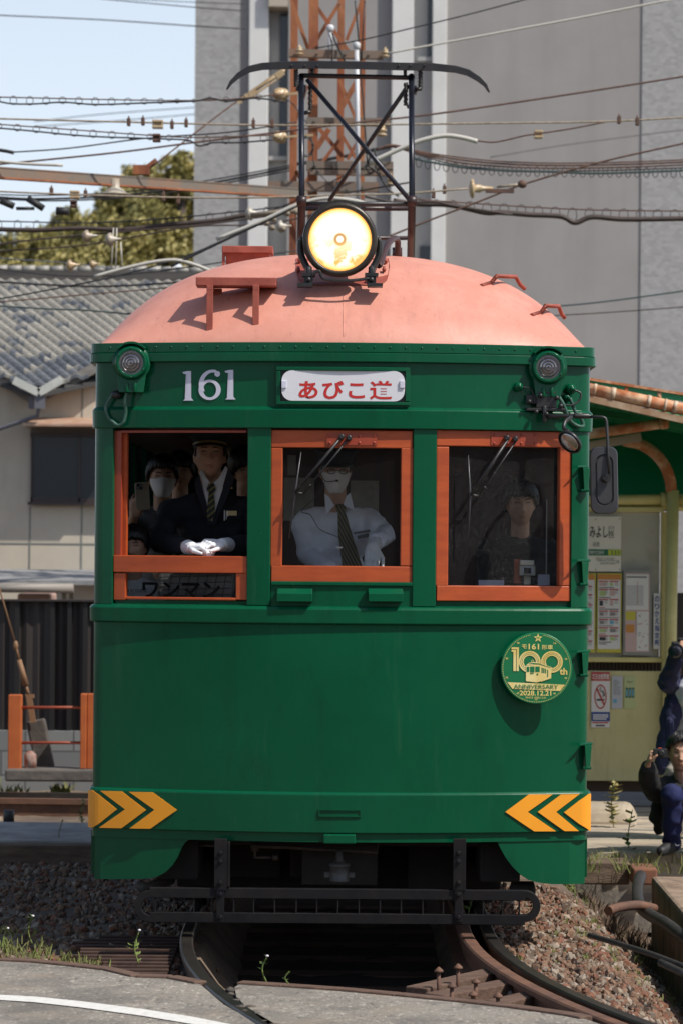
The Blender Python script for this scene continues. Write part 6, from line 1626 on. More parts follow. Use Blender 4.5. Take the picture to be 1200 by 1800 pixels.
m = MB(); m.beam(fp(1020, 697), fp(1260, 752), .06, .045); m.build('front_beam', mat('stained_beam', (.30, .17, .09), rough=.8, col2=(.45, .35, .24), scale=8), sh)
for px in (1100, 1158): m = MB(); y = 668+(px-1020)*.158; m.tube([fp(px, y), fp(px, y+14)], .018, 8); m.build('strut', RPIPE, sh)
m = MB(); m.tube([sp(1000, 768, -1.0), sp(1170, 743, -1.2)], .036, 14); m.lathe([(.001, .012), (.042, .010), (.044, -.03)], sp(1169, 743, -1.22), (1, -.5, .1), 18); m.tube([sp(1165, 735, -1.2), sp(1167, 718, -1.3)], .018, 8); m.build('rafter_pipe', RPIPE, sh)
m = MB(); m.beam(sp(1000, 790, -.9), sp(1125, 768, -.9), .12, .06); m.build('tie_plank', mat('pale_plank', (.36, .30, .22), rough=.8), sh)
for k in range(3):
    m = MB(); z = canopy(0, .3+.25*k).z-.05; m.beam(canopy(0, .25+.28*k)-Vector((0, 0, .04)), canopy(1, .25+.28*k)-Vector((0, 0, .04)), .04, .05); m.build('purlin', GSH, sh)
m = MB(); m.grid(lambda a, b: Vector((1.0+3.6*a, SY+.12+.35*math.sin(b*1.4), sp(1100, 884).z+.70*b)), 6, 10); m.build('rear_hood', GSH, sh, solid=.008)

# ---- signs and posters (each its own thing)
def plate(name, px0, px1, py0, py1, mt, label, cat, Y=SY-.045, th=.006):
    a, b = P(px0, py1, Y), P(px1, py0, Y); o = empty(name, (a.x, Y, a.z)); tag(o, label, cat)
    m = MB(); m.box(a.x, b.x, Y, Y+th, a.z, b.z); m.build('plate', mt, o); return o
def pr(m, px0, px1, py0, py1, Y, mi=0):
    a, b = P(px0, py1, Y), P(px1, py0, Y); m.add([(a.x, Y, a.z), (b.x, Y, a.z), (b.x, Y, b.z), (a.x, Y, b.z)], [(0,1,2,3)], mi)
def plet(m, txt, px0, px1, py0, py1, Y, bold=.01, mi=0):
    a, b = P(px0, py1, Y), P(px1, py0, Y); letters(m, txt, a.x, b.x, a.z, b.z, lambda x, z: Vector((x, Y, z)), bold=bold, mi=mi)
INK = mat('ink_black', (.04, .04, .04), rough=.7); PALE = mat('sign_cream', (.80, .74, .62), rough=.6); PALE2 = mat('paper_white', (.74, .71, .66), rough=.7)
SGR = mat('sign_green', (.02, .16, .07), rough=.6); LIM = mat('sign_lime', (.55, .58, .05), rough=.6); BLU = mat('print_blue', (.02, .06, .25), rough=.6); ORN = mat('print_orange', (.60, .25, .05), rough=.6); YLW = mat('print_yellow', (.60, .52, .06), rough=.6); REDP = mat('print_red', (.48, .05, .04), rough=.6); CYN = mat('print_cyan', (.15, .40, .55), rough=.6); GRYP = mat('print_grey', (.25, .24, .23), rough=.7); LGR = mat('print_green', (.45, .55, .22), rough=.7); PNK = mat('print_pink', (.6, .42, .38), rough=.7)
Yp = SY-.048
s = plate('station_name_sign', 985, 1091, 908, 1004, PALE, 'cream station name sign with large black lettering above a green stripe', 'sign')
m = MB(); plet(m, 'すみよし', 1025, 1067, 925, 945, Yp, .012); plet(m, '住吉', 1041, 1053, 952.5, 960.5, Yp, .004); plet(m, '10', 1070, 1076, 933, 943, Yp, .01); plet(m, 'HN', 1071, 1075, 928, 930, Yp, .0)
plet(m, 'すみよしとりいまえ', 1047, 1080, 980, 987, Yp, .004); plet(m, 'SUMIYOSHITORIIMAE', 1054, 1080, 989, 992, Yp, .0); plet(m, '12', 1082, 1087, 985, 990, Yp, .01)
for q in ((1069, 1078, 925.5, 926.2), (1069, 1078, 945, 945.7), (1069, 1069.7, 926, 945), (1077.3, 1078, 926, 945)): pr(m, *q, Yp)
for q in ((1046, 913), (1088, 912), (1046, 1001), (1088, 1001)): pr(m, q[0]-.8, q[0]+.8, q[1]-.8, q[1]+.8, Yp)
m.build('lettering', INK, s)
m = MB(); pr(m, 986, 1091, 966, 976, Yp); m.build('stripe', SGR, s)
m = MB(); plet(m, 'SUMIYOSHI', 1029, 1060, 968, 974, Yp-.001, .004); m.build('stripe_lettering', PALE2, s)
m = MB(); pr(m, 1068, 1090.5, 966, 976, Yp-.001); m.build('arrow_ground', LIM, s)
m = MB()
for k in range(3):
    x = 1072+6*k; q = [P(a, b, Yp-.002) for a, b in ((x, 967), (x+2, 967), (x+5, 971), (x+2, 975), (x, 975), (x+3, 971))]; m.add(q, [tuple(range(6))])
m.build('arrow', SGR, s)
def poster(px0, px1, py0, py1, label, seed, border=YLW, head=ORN, cols=2, name='poster'):
    s = plate(name, px0, px1, py0, py1, border, label, 'poster'); r = random.Random(seed); w = px1-px0
    m = MB(); pr(m, px0+2, px1-2, py0+2, py1-6, Yp); 
    m.build('sheet', PALE2, s)
    m = MB(); mats_ = [head, REDP, INK, GRYP, CYN, LGR, PNK, YLW]; Yq = Yp-.001
    pr(m, px0+2, px1-2, py0+2, py0+11, Yq, 0)
    y = py0+13
    while y < py1-14:
        k = r.random(); h = r.choice((2, 3, 9, 12))
        if h < 4:
            pr(m, px0+4, px0+4+(w-9)*(.3+.7*r.random()), y, y+1.2, Yq, r.choice((1, 2, 3, 3))); y += 3
        else:
            for c in range(cols):
                a = px0+4+c*(w-8)/cols; b = a+(w-8)/cols-2; pr(m, a, b, y, y+2, Yq, 1); 
                pr(m, a+1, a+(b-a)*(.4+.4*r.random()), y+3, y+h, Yq, r.choice((2, 3, 4, 5, 6)))
                for t in range(3): pr(m, a+(b-a)*.6, b-1, y+3+2.2*t, y+3.8+2.2*t, Yq, 3)
            y += h+2.5
    m.build('print', mats_, s); return s
poster(1000, 1046, 1008, 1147, 'yellow-edged notice poster partly hidden by the tram side', 3)
ps = poster(1047.5, 1092, 1008, 1147, 'yellow-edged poster with orange heading and small pictures', 5)
s = plate('timetable_case', 1094, 1145, 1003, 1152, mat('case_grey', (.26, .25, .22), rough=.5, metal=.3), 'grey framed timetable and route map case', 'notice board', th=.03, Y=SY-.06)
Yc = SY-.062; m = MB(); pr(m, 1097.5, 1141, 1008, 1146, Yc); m.build('sheet', PNK, s)
m = MB(); Yc -= .001; mm_ = [PALE2, GRYP, YLW, INK, REDP, ORN]
pr(m, 1099, 1139, 1010, 1072, Yc, 0); pr(m, 1099, 1116, 1075, 1090, Yc, 2); pr(m, 1099, 1114, 1098, 1112, Yc, 5); pr(m, 1118, 1139, 1075, 1144, Yc, 0)
Yc -= .001
for k in range(12): pr(m, 1100, 1130, 1030+3*k, 1030.7+3*k, Yc, 1)
pr(m, 1119, 1120, 1022, 1062, Yc, 4); pr(m, 1100, 1136, 1013, 1016, Yc, 1)
for k in range(14): pr(m, 1116.5, 1117.5, 1076+3*k, 1077.5+3*k, Yc, 3)
rr_ = random.Random(4)
for k in range(26): x, y = 1120+rr_.random()*17, 1078+rr_.random()*64; pr(m, x, x+1+2*rr_.random(), y, y+.8+rr_.random(), Yc, rr_.choice((1, 3, 4, 5)))
m.build('print', mm_, s)
s = plate('transfer_sign', 1147.5, 1160, 1043, 1141, PALE2, 'narrow white upright sign with blue vertical lettering', 'sign', Y=SY-.05)
m = MB()
for k, ch in enumerate('のりかえ指定駅'): plet(m, ch, 1149.8, 1157.8, 1048+12.8*k, 1058.5+12.8*k, SY-.052, .02)
m.build('lettering', BLU, s)
s = plate('no_smoking_sign', 1038, 1071, 1181, 1279, PALE2, 'no smoking sign with red header, red ring and blue footer on the yellow panel', 'sign', Y=SY-.03)
Yn = SY-.032
m = MB(); pr(m, 1038.5, 1071, 1181.5, 1197, Yn); m.build('header', REDP, s)
m = MB(); plet(m, '終日全面禁煙', 1040, 1069.5, 1184.5, 1194.5, Yn-.001, .02); 
for k in range(3): pr(m, 1041, 1068-3*(k == 2), 1256+3.6*k, 1258+3.6*k, Yn-.001)
m.build('white_lettering', PALE2, s)
m = MB(); pr(m, 1038.5, 1071, 1252, 1268, Yn); m.build('footer', BLU, s)
m = MB(); c = P(1054.5, 1225, Yn); k_ = SY/F_PX; vs = []
for i in range(41):
    t = i/40*6.2832; vs += [(c.x+10.7*k_*math.cos(t), Yn, c.z+21.5*k_*math.sin(t)), (c.x+8.9*k_*math.cos(t), Yn, c.z+19*k_*math.sin(t))]
m.add(vs, [(2*i, 2*i+1, 2*i+3, 2*i+2) for i in range(40)])
p0 = (-7, 14.5); p1 = (7, -14.5); m.add([(c.x+a*k_, Yn-.001, c.z+b*k_) for a, b in ((-8, 14), (-6, 16.5), (8, -14), (6, -16.5))], [(0,1,2,3)])
pr(m, 1040, 1068, 1269.5, 1271.5, Yn); m.build('ring', REDP, s)
m = MB(); pr(m, 1047.5, 1061, 1229, 1232, Yn); 
m.tube([(c.x+a*k_, Yn-.002, c.z+b*k_) for a, b in ((1, 17), (-1, 13), (1, 9), (5, 8), (6, 3), (4, 0))], .7*k_, 5); m.tube([(c.x+a*k_, Yn-.002, c.z+b*k_) for a, b in ((5, 12), (4, 9), (7, 5), (7, 1))], .6*k_, 5)
pr(m, 1046, 1062, 1274.5, 1277, Yn); m.build('cigarette', INK, s)
s = plate('white_notice', 1074, 1093, 1189, 1246, mat('sheet_lilac', (.50, .50, .52), rough=.6), 'white paper notice with grey lines on the yellow panel', 'notice', Y=SY-.03)
m = MB()
for k in range(9): pr(m, 1077, 1084+(k*5) % 7, 1196+3*k, 1197+3*k, Yn)
pr(m, 1087, 1089, 1215, 1219, Yn); m.build('print', GRYP, s); m = MB(); pr(m, 1077, 1083, 1229, 1236, Yn); m.build('blue_square', CYN, s)
s = plate('green_notice', 1096, 1116, 1189, 1246, mat('sheet_lime', (.50, .54, .26), rough=.6), 'pale green notice with three drawn columns on the yellow panel', 'notice', Y=SY-.03)
m = MB(); plet(m, 'お知らせ', 1101, 1111, 1197, 1201, Yn, 0); 
for k in range(3): pr(m, 1098.5+5.5*k, 1103+5.5*k, 1209, 1227, Yn)
m.build('print', mat('print_dkgreen', (.06, .14, .06), rough=.7), s); m = MB()
for k in range(3): pr(m, 1099.5+5.5*k, 1102+5.5*k, 1212, 1224, Yn-.001)
m.build('column_fill', CYN, s)
# ================================================================== PEOPLE
SKIN = mat('skin', (.56, .33, .225), rough=.5, col2=(.50, .27, .18), scale=20, spec=.35)
HAIR = mat('black_hair', (.010, .009, .009), rough=.45, col2=(.022, .019, .017), scale=30)
EYEW = mat('eye_white', (.20, .18, .165), rough=.4); IRIS = mat('iris_dark', (.012, .008, .006), rough=.15); LIP = mat('lip', (.36, .13, .10), rough=.45); BROWM = mat('eyebrow', (.02, .015, .012), rough=.8)
GLOVE = mat('white_glove', (.74, .74, .76), rough=.85, bump=.3, bscale=60, bdist=.002)
SUIT = mat('black_suit', (.010, .011, .018), rough=.85, col2=(.015, .016, .024), scale=6)
SHIRT = mat('pale_blue_shirt', (.82, .82, .90), rough=.85, col2=(.78, .78, .87), scale=7, bump=.5, bscale=9, bdist=.012, stretch=(1, 1, .6))
WSHIRT = mat('white_shirt', (.62, .60, .60), rough=.85, bump=.4, bscale=9, bdist=.012)
MASK = mat('white_mask', (.80, .78, .77), rough=.9, bump=.4, bscale=40, bdist=.003, stretch=(.3, 1, 1.6))
DKCLOTH = mat('dark_cloth', (.012, .012, .014), rough=.9, col2=(.02, .02, .022), scale=8)
def remesh(m, vox, smooth=4, name='b'):
    me = bpy.data.meshes.new(name); me.from_pydata([tuple(v) for v in m.v], [], m.f); me.update()
    bm = bmesh.new(); bm.from_mesh(me); bmesh.ops.recalc_face_normals(bm, faces=bm.faces); bm.to_mesh(me); bm.free()
    o = bpy.data.objects.new(name, me); COL.objects.link(o)
    r = o.modifiers.new('r', 'REMESH'); r.mode = 'VOXEL'; r.voxel_size = vox
    s = o.modifiers.new('s', 'SMOOTH'); s.iterations = smooth; s.factor = .5
    dg = bpy.context.evaluated_depsgraph_get(); dg.update()
    out = bpy.data.meshes.new_from_object(o.evaluated_get(dg)); bpy.data.objects.remove(o); bpy.data.meshes.remove(me)
    out.polygons.foreach_set('use_smooth', [True]*len(out.polygons)); return out
def meshobj(me, name, mt, parent=None):
    me.materials.clear(); me.materials.append(mt); me.name = name
    o = bpy.data.objects.new(name, me); COL.objects.link(o)
    if parent is not None: adopt(o, parent)
    return o
def chain(m, pts, rs, n=12):
    pts = [Vector(p) for p in pts]
    m.tube(pts, 0, n, rs=rs)
    for p, r in zip(pts, rs): m.ell(p, r, r, r, 12, 8)
def headfn(z, a, face=1.0):
    """unit head: z in [-1,1], a angle from the front (0) -> local (x right, y back, z up) metres; eyes at z=0"""
    Z = .125*z-.0
    w = math.sqrt(max(0, 1-z*z))
    rx = .076; ryf = .092; ryb = .098
    j = 1.0
    if z < 0: j = 1-.20*min(1, (-z))**1.6
    if z < 0: w = max(w, 0)**.80
    sx, cx = math.sin(a), math.cos(a)
    x = rx*w*j*sx
    y = -(ryf if cx > 0 else ryb*(1-.35*max(0, -z)))*w*cx*(1-.04*max(0, z))
    if cx > 0 and face:
        fx = x; g = lambda x0, z0, sx_, sz_: math.exp(-((fx-x0)/sx_)**2-((Z-z0)/sz_)**2)
        f = cx**.5
        d = 0
        d += .021*math.exp(-(fx/.010)**2)*max(0, min(1, (.012-Z)/.045))*(1 if Z > -.040 else math.exp(-((Z+.040)/.006)**2))
        d += .009*(g(.012, -.038, .007, .008)+g(-.012, -.038, .007, .008))
        d -= .010*(g(.031, .002, .015, .012)+g(-.031, .002, .015, .012))
        d += .005*(g(.028, .022, .025, .008)+g(-.028, .022, .025, .008))
        d += .006*(g(.042, -.022, .018, .018)+g(-.042, -.022, .018, .018))
        d += .008*(g(0, -.066, .022, .005)+g(0, -.077, .018, .006)) - .003*g(0, -.0715, .024, .002)
        d += .007*g(0, -.105, .022, .014) - .003*g(0, -.090, .02, .005)
        y -= d*f*face
    return Vector((x, y, Z))
def headM(c, yaw=0, pitch=0, roll=0, s=1.0):
    return Matrix.Translation(Vector(c)) @ Matrix.Rotation(yaw, 4, 'Z') @ Matrix.Rotation(pitch, 4, 'X') @ Matrix.Rotation(roll, 4, 'Y') @ Matrix.Scale(s, 4)
def head_add(m, M):
    nu, nv = 72, 56
    vs = [M @ headfn(-math.cos(math.pi*j/nv), 2*math.pi*i/nu-math.pi) for j in range(nv+1) for i in range(nu)]
    fs = [(j*nu+i, j*nu+(i+1) % nu, (j+1)*nu+(i+1) % nu, (j+1)*nu+i) for j in range(nv) for i in range(nu)]
    m.add(vs, fs, 0, True)
    s = M.to_scale().x
    for k in (-1, 1):
        E = M.to_3x3().normalized() @ Matrix.Rotation(k*.35, 3, 'Z')
        m.ell(M @ Vector((k*.076, .012, -.014)), .010*s, .017*s, .030*s, 10, 8, M=E)
def surf(M, x, z, off=.001, face=1.0):
    """point on the face surface at local x,z"""
    zz = max(-.999, min(.999, z/.125)); best = None
    lo, hi = -1.5, 1.5
    for _ in range(24):
        mid = (lo+hi)/2
        if headfn(zz, mid, 0).x < x: lo = mid
        else: hi = mid
    p = headfn(zz, (lo+hi)/2, face); return M @ (p+Vector((0, -off, 0)))
def face_parts(M, root, mask=False, closed=False, lips=True, smile=0, child=False, browz=.024):
    m = MB()
    for k in (-1, 1):
        pts = []
        for t in range(9):
            u = -1+2*t/8; pts.append((k*.031+u*.0135, .003+(.0044 if not closed else .0015)*(1-u*u)+.001*u*k))
        lo = [(k*.031+(1-2*t/8)*.0135, .003-(.0030 if not closed else .001)*(1-(1-2*t/8)**2)) for t in range(1, 8)]
        vs = [surf(M, x, z, .0015) for x, z in pts+lo]; m.add(vs, [tuple(range(len(vs)))], 0)
        c = [(k*.031+.0075*math.cos(t*math.pi/5), .0034+.0032*math.sin(t*math.pi/5)) for t in range(10)]
        vs = [surf(M, x, min(z, .0075), .0022) for x, z in c]; m.add(vs, [tuple(range(10))], 1)
        m.tube([surf(M, x, z+.001, .002) for x, z in pts], .0019, 5, mi=1)
    m.build('eyes', [EYEW, IRIS], root)
    m = MB()
    for k in (-1, 1):
        top = [(k*(.014+.032*t/6), browz+.005*math.sin(t/6*2.4)+.0022*(1-t/6)) for t in range(7)]; bot = [(k*(.014+.032*t/6), browz-.0050+.005*math.sin(t/6*2.4)) for t in range(7)]
        vs = []
        for a, b in zip(top, bot): vs += [surf(M, a[0], a[1], .0015), surf(M, b[0], b[1], .0015)]
        m.add(vs, [(2*i, 2*i+1, 2*i+3, 2*i+2) for i in range(6)])
    m.build('eyebrows', BROWM, root)
    if not mask and lips:
        m = MB(); up = [(-.022+.044*t/8, -.0705+.0055*math.sin(t/8*math.pi)-.001*math.cos(t/8*4*math.pi)) for t in range(9)]; mid = [(-.022+.044*t/8, -.0715) for t in range(9)]; dn = [(-.022+.044*t/8, -.0725-.0075*math.sin(t/8*math.pi)) for t in range(9)]
        vs = [surf(M, x, z, .0012) for x, z in up]+[surf(M, x, z, .0002) for x, z in mid]+[surf(M, x, z, .0014) for x, z in dn]
        m.add(vs, [(i, i+1, 9+i+1, 9+i) for i in range(8)]+[(9+i, 9+i+1, 18+i+1, 18+i) for i in range(8)], 0, True); m.build('lips', LIP, root)
def hair(M, root, seed=1, fringe=.045, long=0.0, part=0.0, vol=.012, side=-.01, mt=None):
    """cap of hair plus many tapering locks; fringe = height of the fringe edge above the eyes"""
    r = np.random.default_rng(seed); m = MB(); nu, nv = 64, 26
    def edge(a):   # lowest z of the cap at angle a (0=front)
        t = abs(a)/math.pi
        if t < .30: z = fringe+.012+.02*part*math.cos(a*3)
        elif t < .46: z = fringe+(side-fringe)*((t-.30)/.16)
        else: z = side-(.055+long)*min(1, (t-.46)/.3)
        return max(-.95, z/.125)
    rows = []
    for j in range(nv+1):
        for i in range(nu):
            a = 2*math.pi*i/nu-math.pi; ze = edge(a); z = ze+(1-ze)*(j/nv)
            p = headfn(min(z, .9999), a, 0); n_ = Vector((p.x, p.y, p.z*.7)).normalized() if p.length > 0 else Vector((0, 0, 1))
            q = p+n_*(vol*(.55+.45*min(1, j/3))+.004*noise.noise(Vector((a*6, z*3, seed)))); rows.append(M @ q)
    m.add(rows, [(j*nu+i, j*nu+(i+1) % nu, (j+1)*nu+(i+1) % nu, (j+1)*nu+i) for j in range(nv) for i in range(nu)], 0, True)
    for _ in range(240):
        a = r.uniform(-math.pi, math.pi); ze = edge(a)*.125 - r.uniform(-.004, .016); a2 = a+r.normal()*.10
        pts = []
        z0 = .115-r.random()*.02
        for k in range(6):
            t = k/5; z = z0+(ze-z0)*t; aa = a*.7+(a2-a*.7)*min(1, t*1.4)
            p = headfn(max(-.97, min(.97, z/.125)), aa, 0); n_ = Vector((p.x, p.y, p.z*.5)).normalized(); pts.append(M @ (p+n_*(vol*.9+.006*math.sin(t*3)+r.random()*.002)))
        s = M.to_scale().x; m.tube(pts, 0, 5, rs=[.004*s, .008*s, .009*s, .008*s, .006*s, .0012*s])
    return m.build('hair', mt or HAIR, root)
def mask_part(M, root):
    m = MB(); nu, nv = 26, 16
    def fn(u, v):
        a = (u-.5)*2.5; z = -.118+.108*v; zz = z/.125
        p = headfn(max(-.93, zz), a, 0); up = .010*math.exp(-(p.x/.03)**2)*(v)
        b = .016*math.exp(-(p.x/.038)**2)*math.sin(math.pi*min(1, v*.8+.22))+.009
        return M @ (p+Vector((p.x*.05, -b, up))+Vector((0, 0, -.004*(1-v))))
    m.grid(fn, nu, nv); 
    o = m.build('face_mask', MASK, root, solid=.0012)
    s = MB()
    for k in (-1, 1):
        for z in (-.02, -.095): s.tube([M @ (headfn(z/.125, k*1.2, 0)+Vector((k*.002, -.004, 0))), M @ (headfn(-.15, k*1.6, 0)+Vector((k*.004, 0, 0)))], .0012, 5)
    s.build('ear_loop', MASK, root)
def hand_add(m, wrist, d, nrm, side, curls=(.5, .5, .55, .6), thumb=.6, s=1.0, spread=.05):
    """d direction of the hand, nrm = back of the hand, side=+1/-1 gives the thumb side (d x nrm)"""
    d = Vector(d).normalized(); nrm = (Vector(nrm)-d*Vector(nrm).dot(d)).normalized(); t = d.cross(nrm)*side; w = Vector(wrist)
    for k, off in enumerate((-.030, -.010, .010, .030)):
        m.tube([w+t*off*.6, w+d*.045*s+t*off*.9*s, w+d*.088*s+t*off*s], 0, 10, rs=[.019*s, .0165*s, .0125*s])
        m.ell(w+d*.088*s+t*off*s, .0125*s, .0125*s, .0125*s, 10, 7)
    L = (.068, .076, .080, .072)   # little .. index (index nearest thumb)
    for k, off in enumerate((-.030, -.010, .010, .030)):
        p = w+d*.088*s+t*off*s; c = curls[k]; ang = 0; q = [p]; dd = d+t*off*spread*20
        for seg, f in enumerate((.45, .32, .23)):
            ang += c*(1.0, 1.15, .8)[seg]; v = (d*math.cos(ang)-nrm*math.sin(ang)+t*off*spread*10).normalized(); p = p+v*L[k]*f*s; q.append(p)
        m.tube(q, 0, 8, rs=[.0102*s, .0092*s, .0084*s, .0066*s])
        for a, r_ in zip(q, (.0102, .0096, .0088, .0068)): m.ell(a, r_*s, r_*s, r_*s, 8, 6)
    b = w+d*.025*s+t*.030*s; v1 = (d*.75+t*.6-nrm*.35*thumb).normalized(); v2 = (d*.95+t*.1-nrm*.5*thumb).normalized(); q = [b, b+v1*.042*s, b+v1*.042*s+v2*.030*s, b+v1*.042*s+v2*.052*s]
    m.tube(q, 0, 8, rs=[.015*s, .0115*s, .0105*s, .0078*s])
    for a, r_ in zip(q, (.015, .012, .0108, .0078)): m.ell(a, r_*s, r_*s, r_*s, 8, 6)
def body_add(m, neck, hip, knees=None, feet=None, sh=.19, s=1.0, arms=(), legr=(.085, .055, .04)):
    """neck base -> hip torso, legs"""
    neck = Vector(neck); hip = Vector(hip); ax = neck-hip
    r = Vector((1, 0, 0))
    for f, w, dp in ((0, .105, .10), (.25, .10, .092), (.5, .11, .10), (.72, .125, .11), (.88, .13, .095)):
        c = hip+ax*f; m.ell(c, w*1.35*s, dp*1.05*s, .10*s, 16, 10)
    for k in (-1, 1): chain(m, [neck+ax*(-.05), neck+r*k*sh*.55*s-ax.normalized()*.035, neck+r*k*sh*s-ax.normalized()*.055], [.055*s, .058*s, .055*s])
    for k, (kn, ft) in enumerate(zip(knees or (), feet or ())):
        h0 = hip+r*(-1, 1)[k]*.085*s-Vector((0, 0, .03)); kn = Vector(kn); ft = Vector(ft)
        chain(m, [h0, h0.lerp(kn, .5), kn, kn.lerp(ft, .45), ft], [legr[0]*1.05*s, legr[0]*.85*s, legr[1]*1.05*s, legr[1]*s, legr[2]*s])
def arm_add(m, shp, el, wr, s=1.0, fat=0.0):
    chain(m, [shp, Vector(shp).lerp(Vector(el), .5), el, Vector(el).lerp(Vector(wr), .35), wr], [.050*s+fat, .045*s+fat, .037*s+fat, .036*s+fat, .026*s+fat])
def leg_std(x, y, zf, hipz, sep=.10):
    kn = [(x-sep, y-.03, zf+(hipz-zf)*.52), (x+sep, y-.03, zf+(hipz-zf)*.52)]; ft = [(x-sep, y, zf+.07), (x+sep, y, zf+.07)]; return kn, ft
def shoes(m, ft, d=(0, -1, 0), s=1.0):
    d = Vector(d)
    for f in ft:
        f = Vector(f); chain(m, [f+Vector((0, 0, -.01))-d*.03, f+Vector((0, 0, -.03))+d*.06, f+Vector((0, 0, -.042))+d*.14], [.045*s, .040*s, .030*s])
def tie(root, path, w, mt, seed=0):
    """path centre points top->bottom; each (point, halfwidth)"""
    m = MB(); vs = []
    for p, hw in path: p = Vector(p); vs += [p+Vector((-hw, 0, 0)), p+Vector((0, -.008, 0)), p+Vector((hw, 0, 0))]
    n = len(path); m.add(vs, [(3*i, 3*i+1, 3*i+4, 3*i+3) for i in range(n-1)]+[(3*i+1, 3*i+2, 3*i+5, 3*i+4) for i in range(n-1)]); return m.build('necktie', mt, root, solid=.004)
def stripes(name, base, line, scale, ang, thin=.75):
    m = bpy.data.materials.new(name); m.use_nodes = True; n, l, b = nodes(m); g = n.new('ShaderNodeTexCoord'); mp = n.new('ShaderNodeMapping'); mp.inputs['Rotation'].default_value = (0, ang, 0); l.new(g.outputs['Object'], mp.inputs[0])
    w = n.new('ShaderNodeTexWave'); w.wave_type = 'BANDS'; w.bands_direction = 'Z'; w.inputs['Scale'].default_value = scale; w.inputs['Distortion'].default_value = 0; l.new(mp.outputs[0], w.inputs[0])
    r = n.new('ShaderNodeValToRGB'); r.color_ramp.interpolation = 'CONSTANT'; r.color_ramp.elements[0].color = (*base, 1); r.color_ramp.elements[1].position = thin; r.color_ramp.elements[1].color = (*line, 1); l.new(w.outputs['Fac'], r.inputs[0]); l.new(r.outputs[0], b.inputs['Base Color']); b.inputs['Roughness'].default_value = .6; return m
TIE1 = stripes('striped_tie', (.012, .022, .016), (.20, .15, .04), 13, R(40), .72)
TIE2 = stripes('pinstriped_tie', (.020, .022, .014), (.20, .15, .05), 20, R(-62), .82)
def mk_body(name, label, M, builder, loc, vox=.007):
    root = None
    m = MB(); head_add(m, M); builder(m)
    me = remesh(m, vox, 2, name); o = meshobj(me, name, SKIN); tag(o, label, 'person'); return o
def cloth(fn, name, mt, root, vox=.009, sm=6):
    m = MB(); fn(m); me = remesh(m, vox, sm, name)
    if name in ('jacket', 'shirt', 'top', 'trousers'):
        # folds: ridged noise pressed into the cloth along its normals
        amp = .006 if name == 'shirt' else (.0085 if name != 'trousers' else .010)
        ns = [v.normal.copy() for v in me.vertices]
        for v, n_ in zip(me.vertices, ns):
            p = v.co; q = Vector((p.x*9+p.z*5, p.y*7, p.z*13-p.x*6)); a = 1-abs(noise.noise(q))*2.6; b = noise.noise(Vector((p.x*28+p.z*9, p.y*22, p.z*20)))
            v.co = p+n_*(amp*(a-.45)+.0022*b)
        me.update()
    return meshobj(me, name, mt, root)
FZ = .76   # tram floor

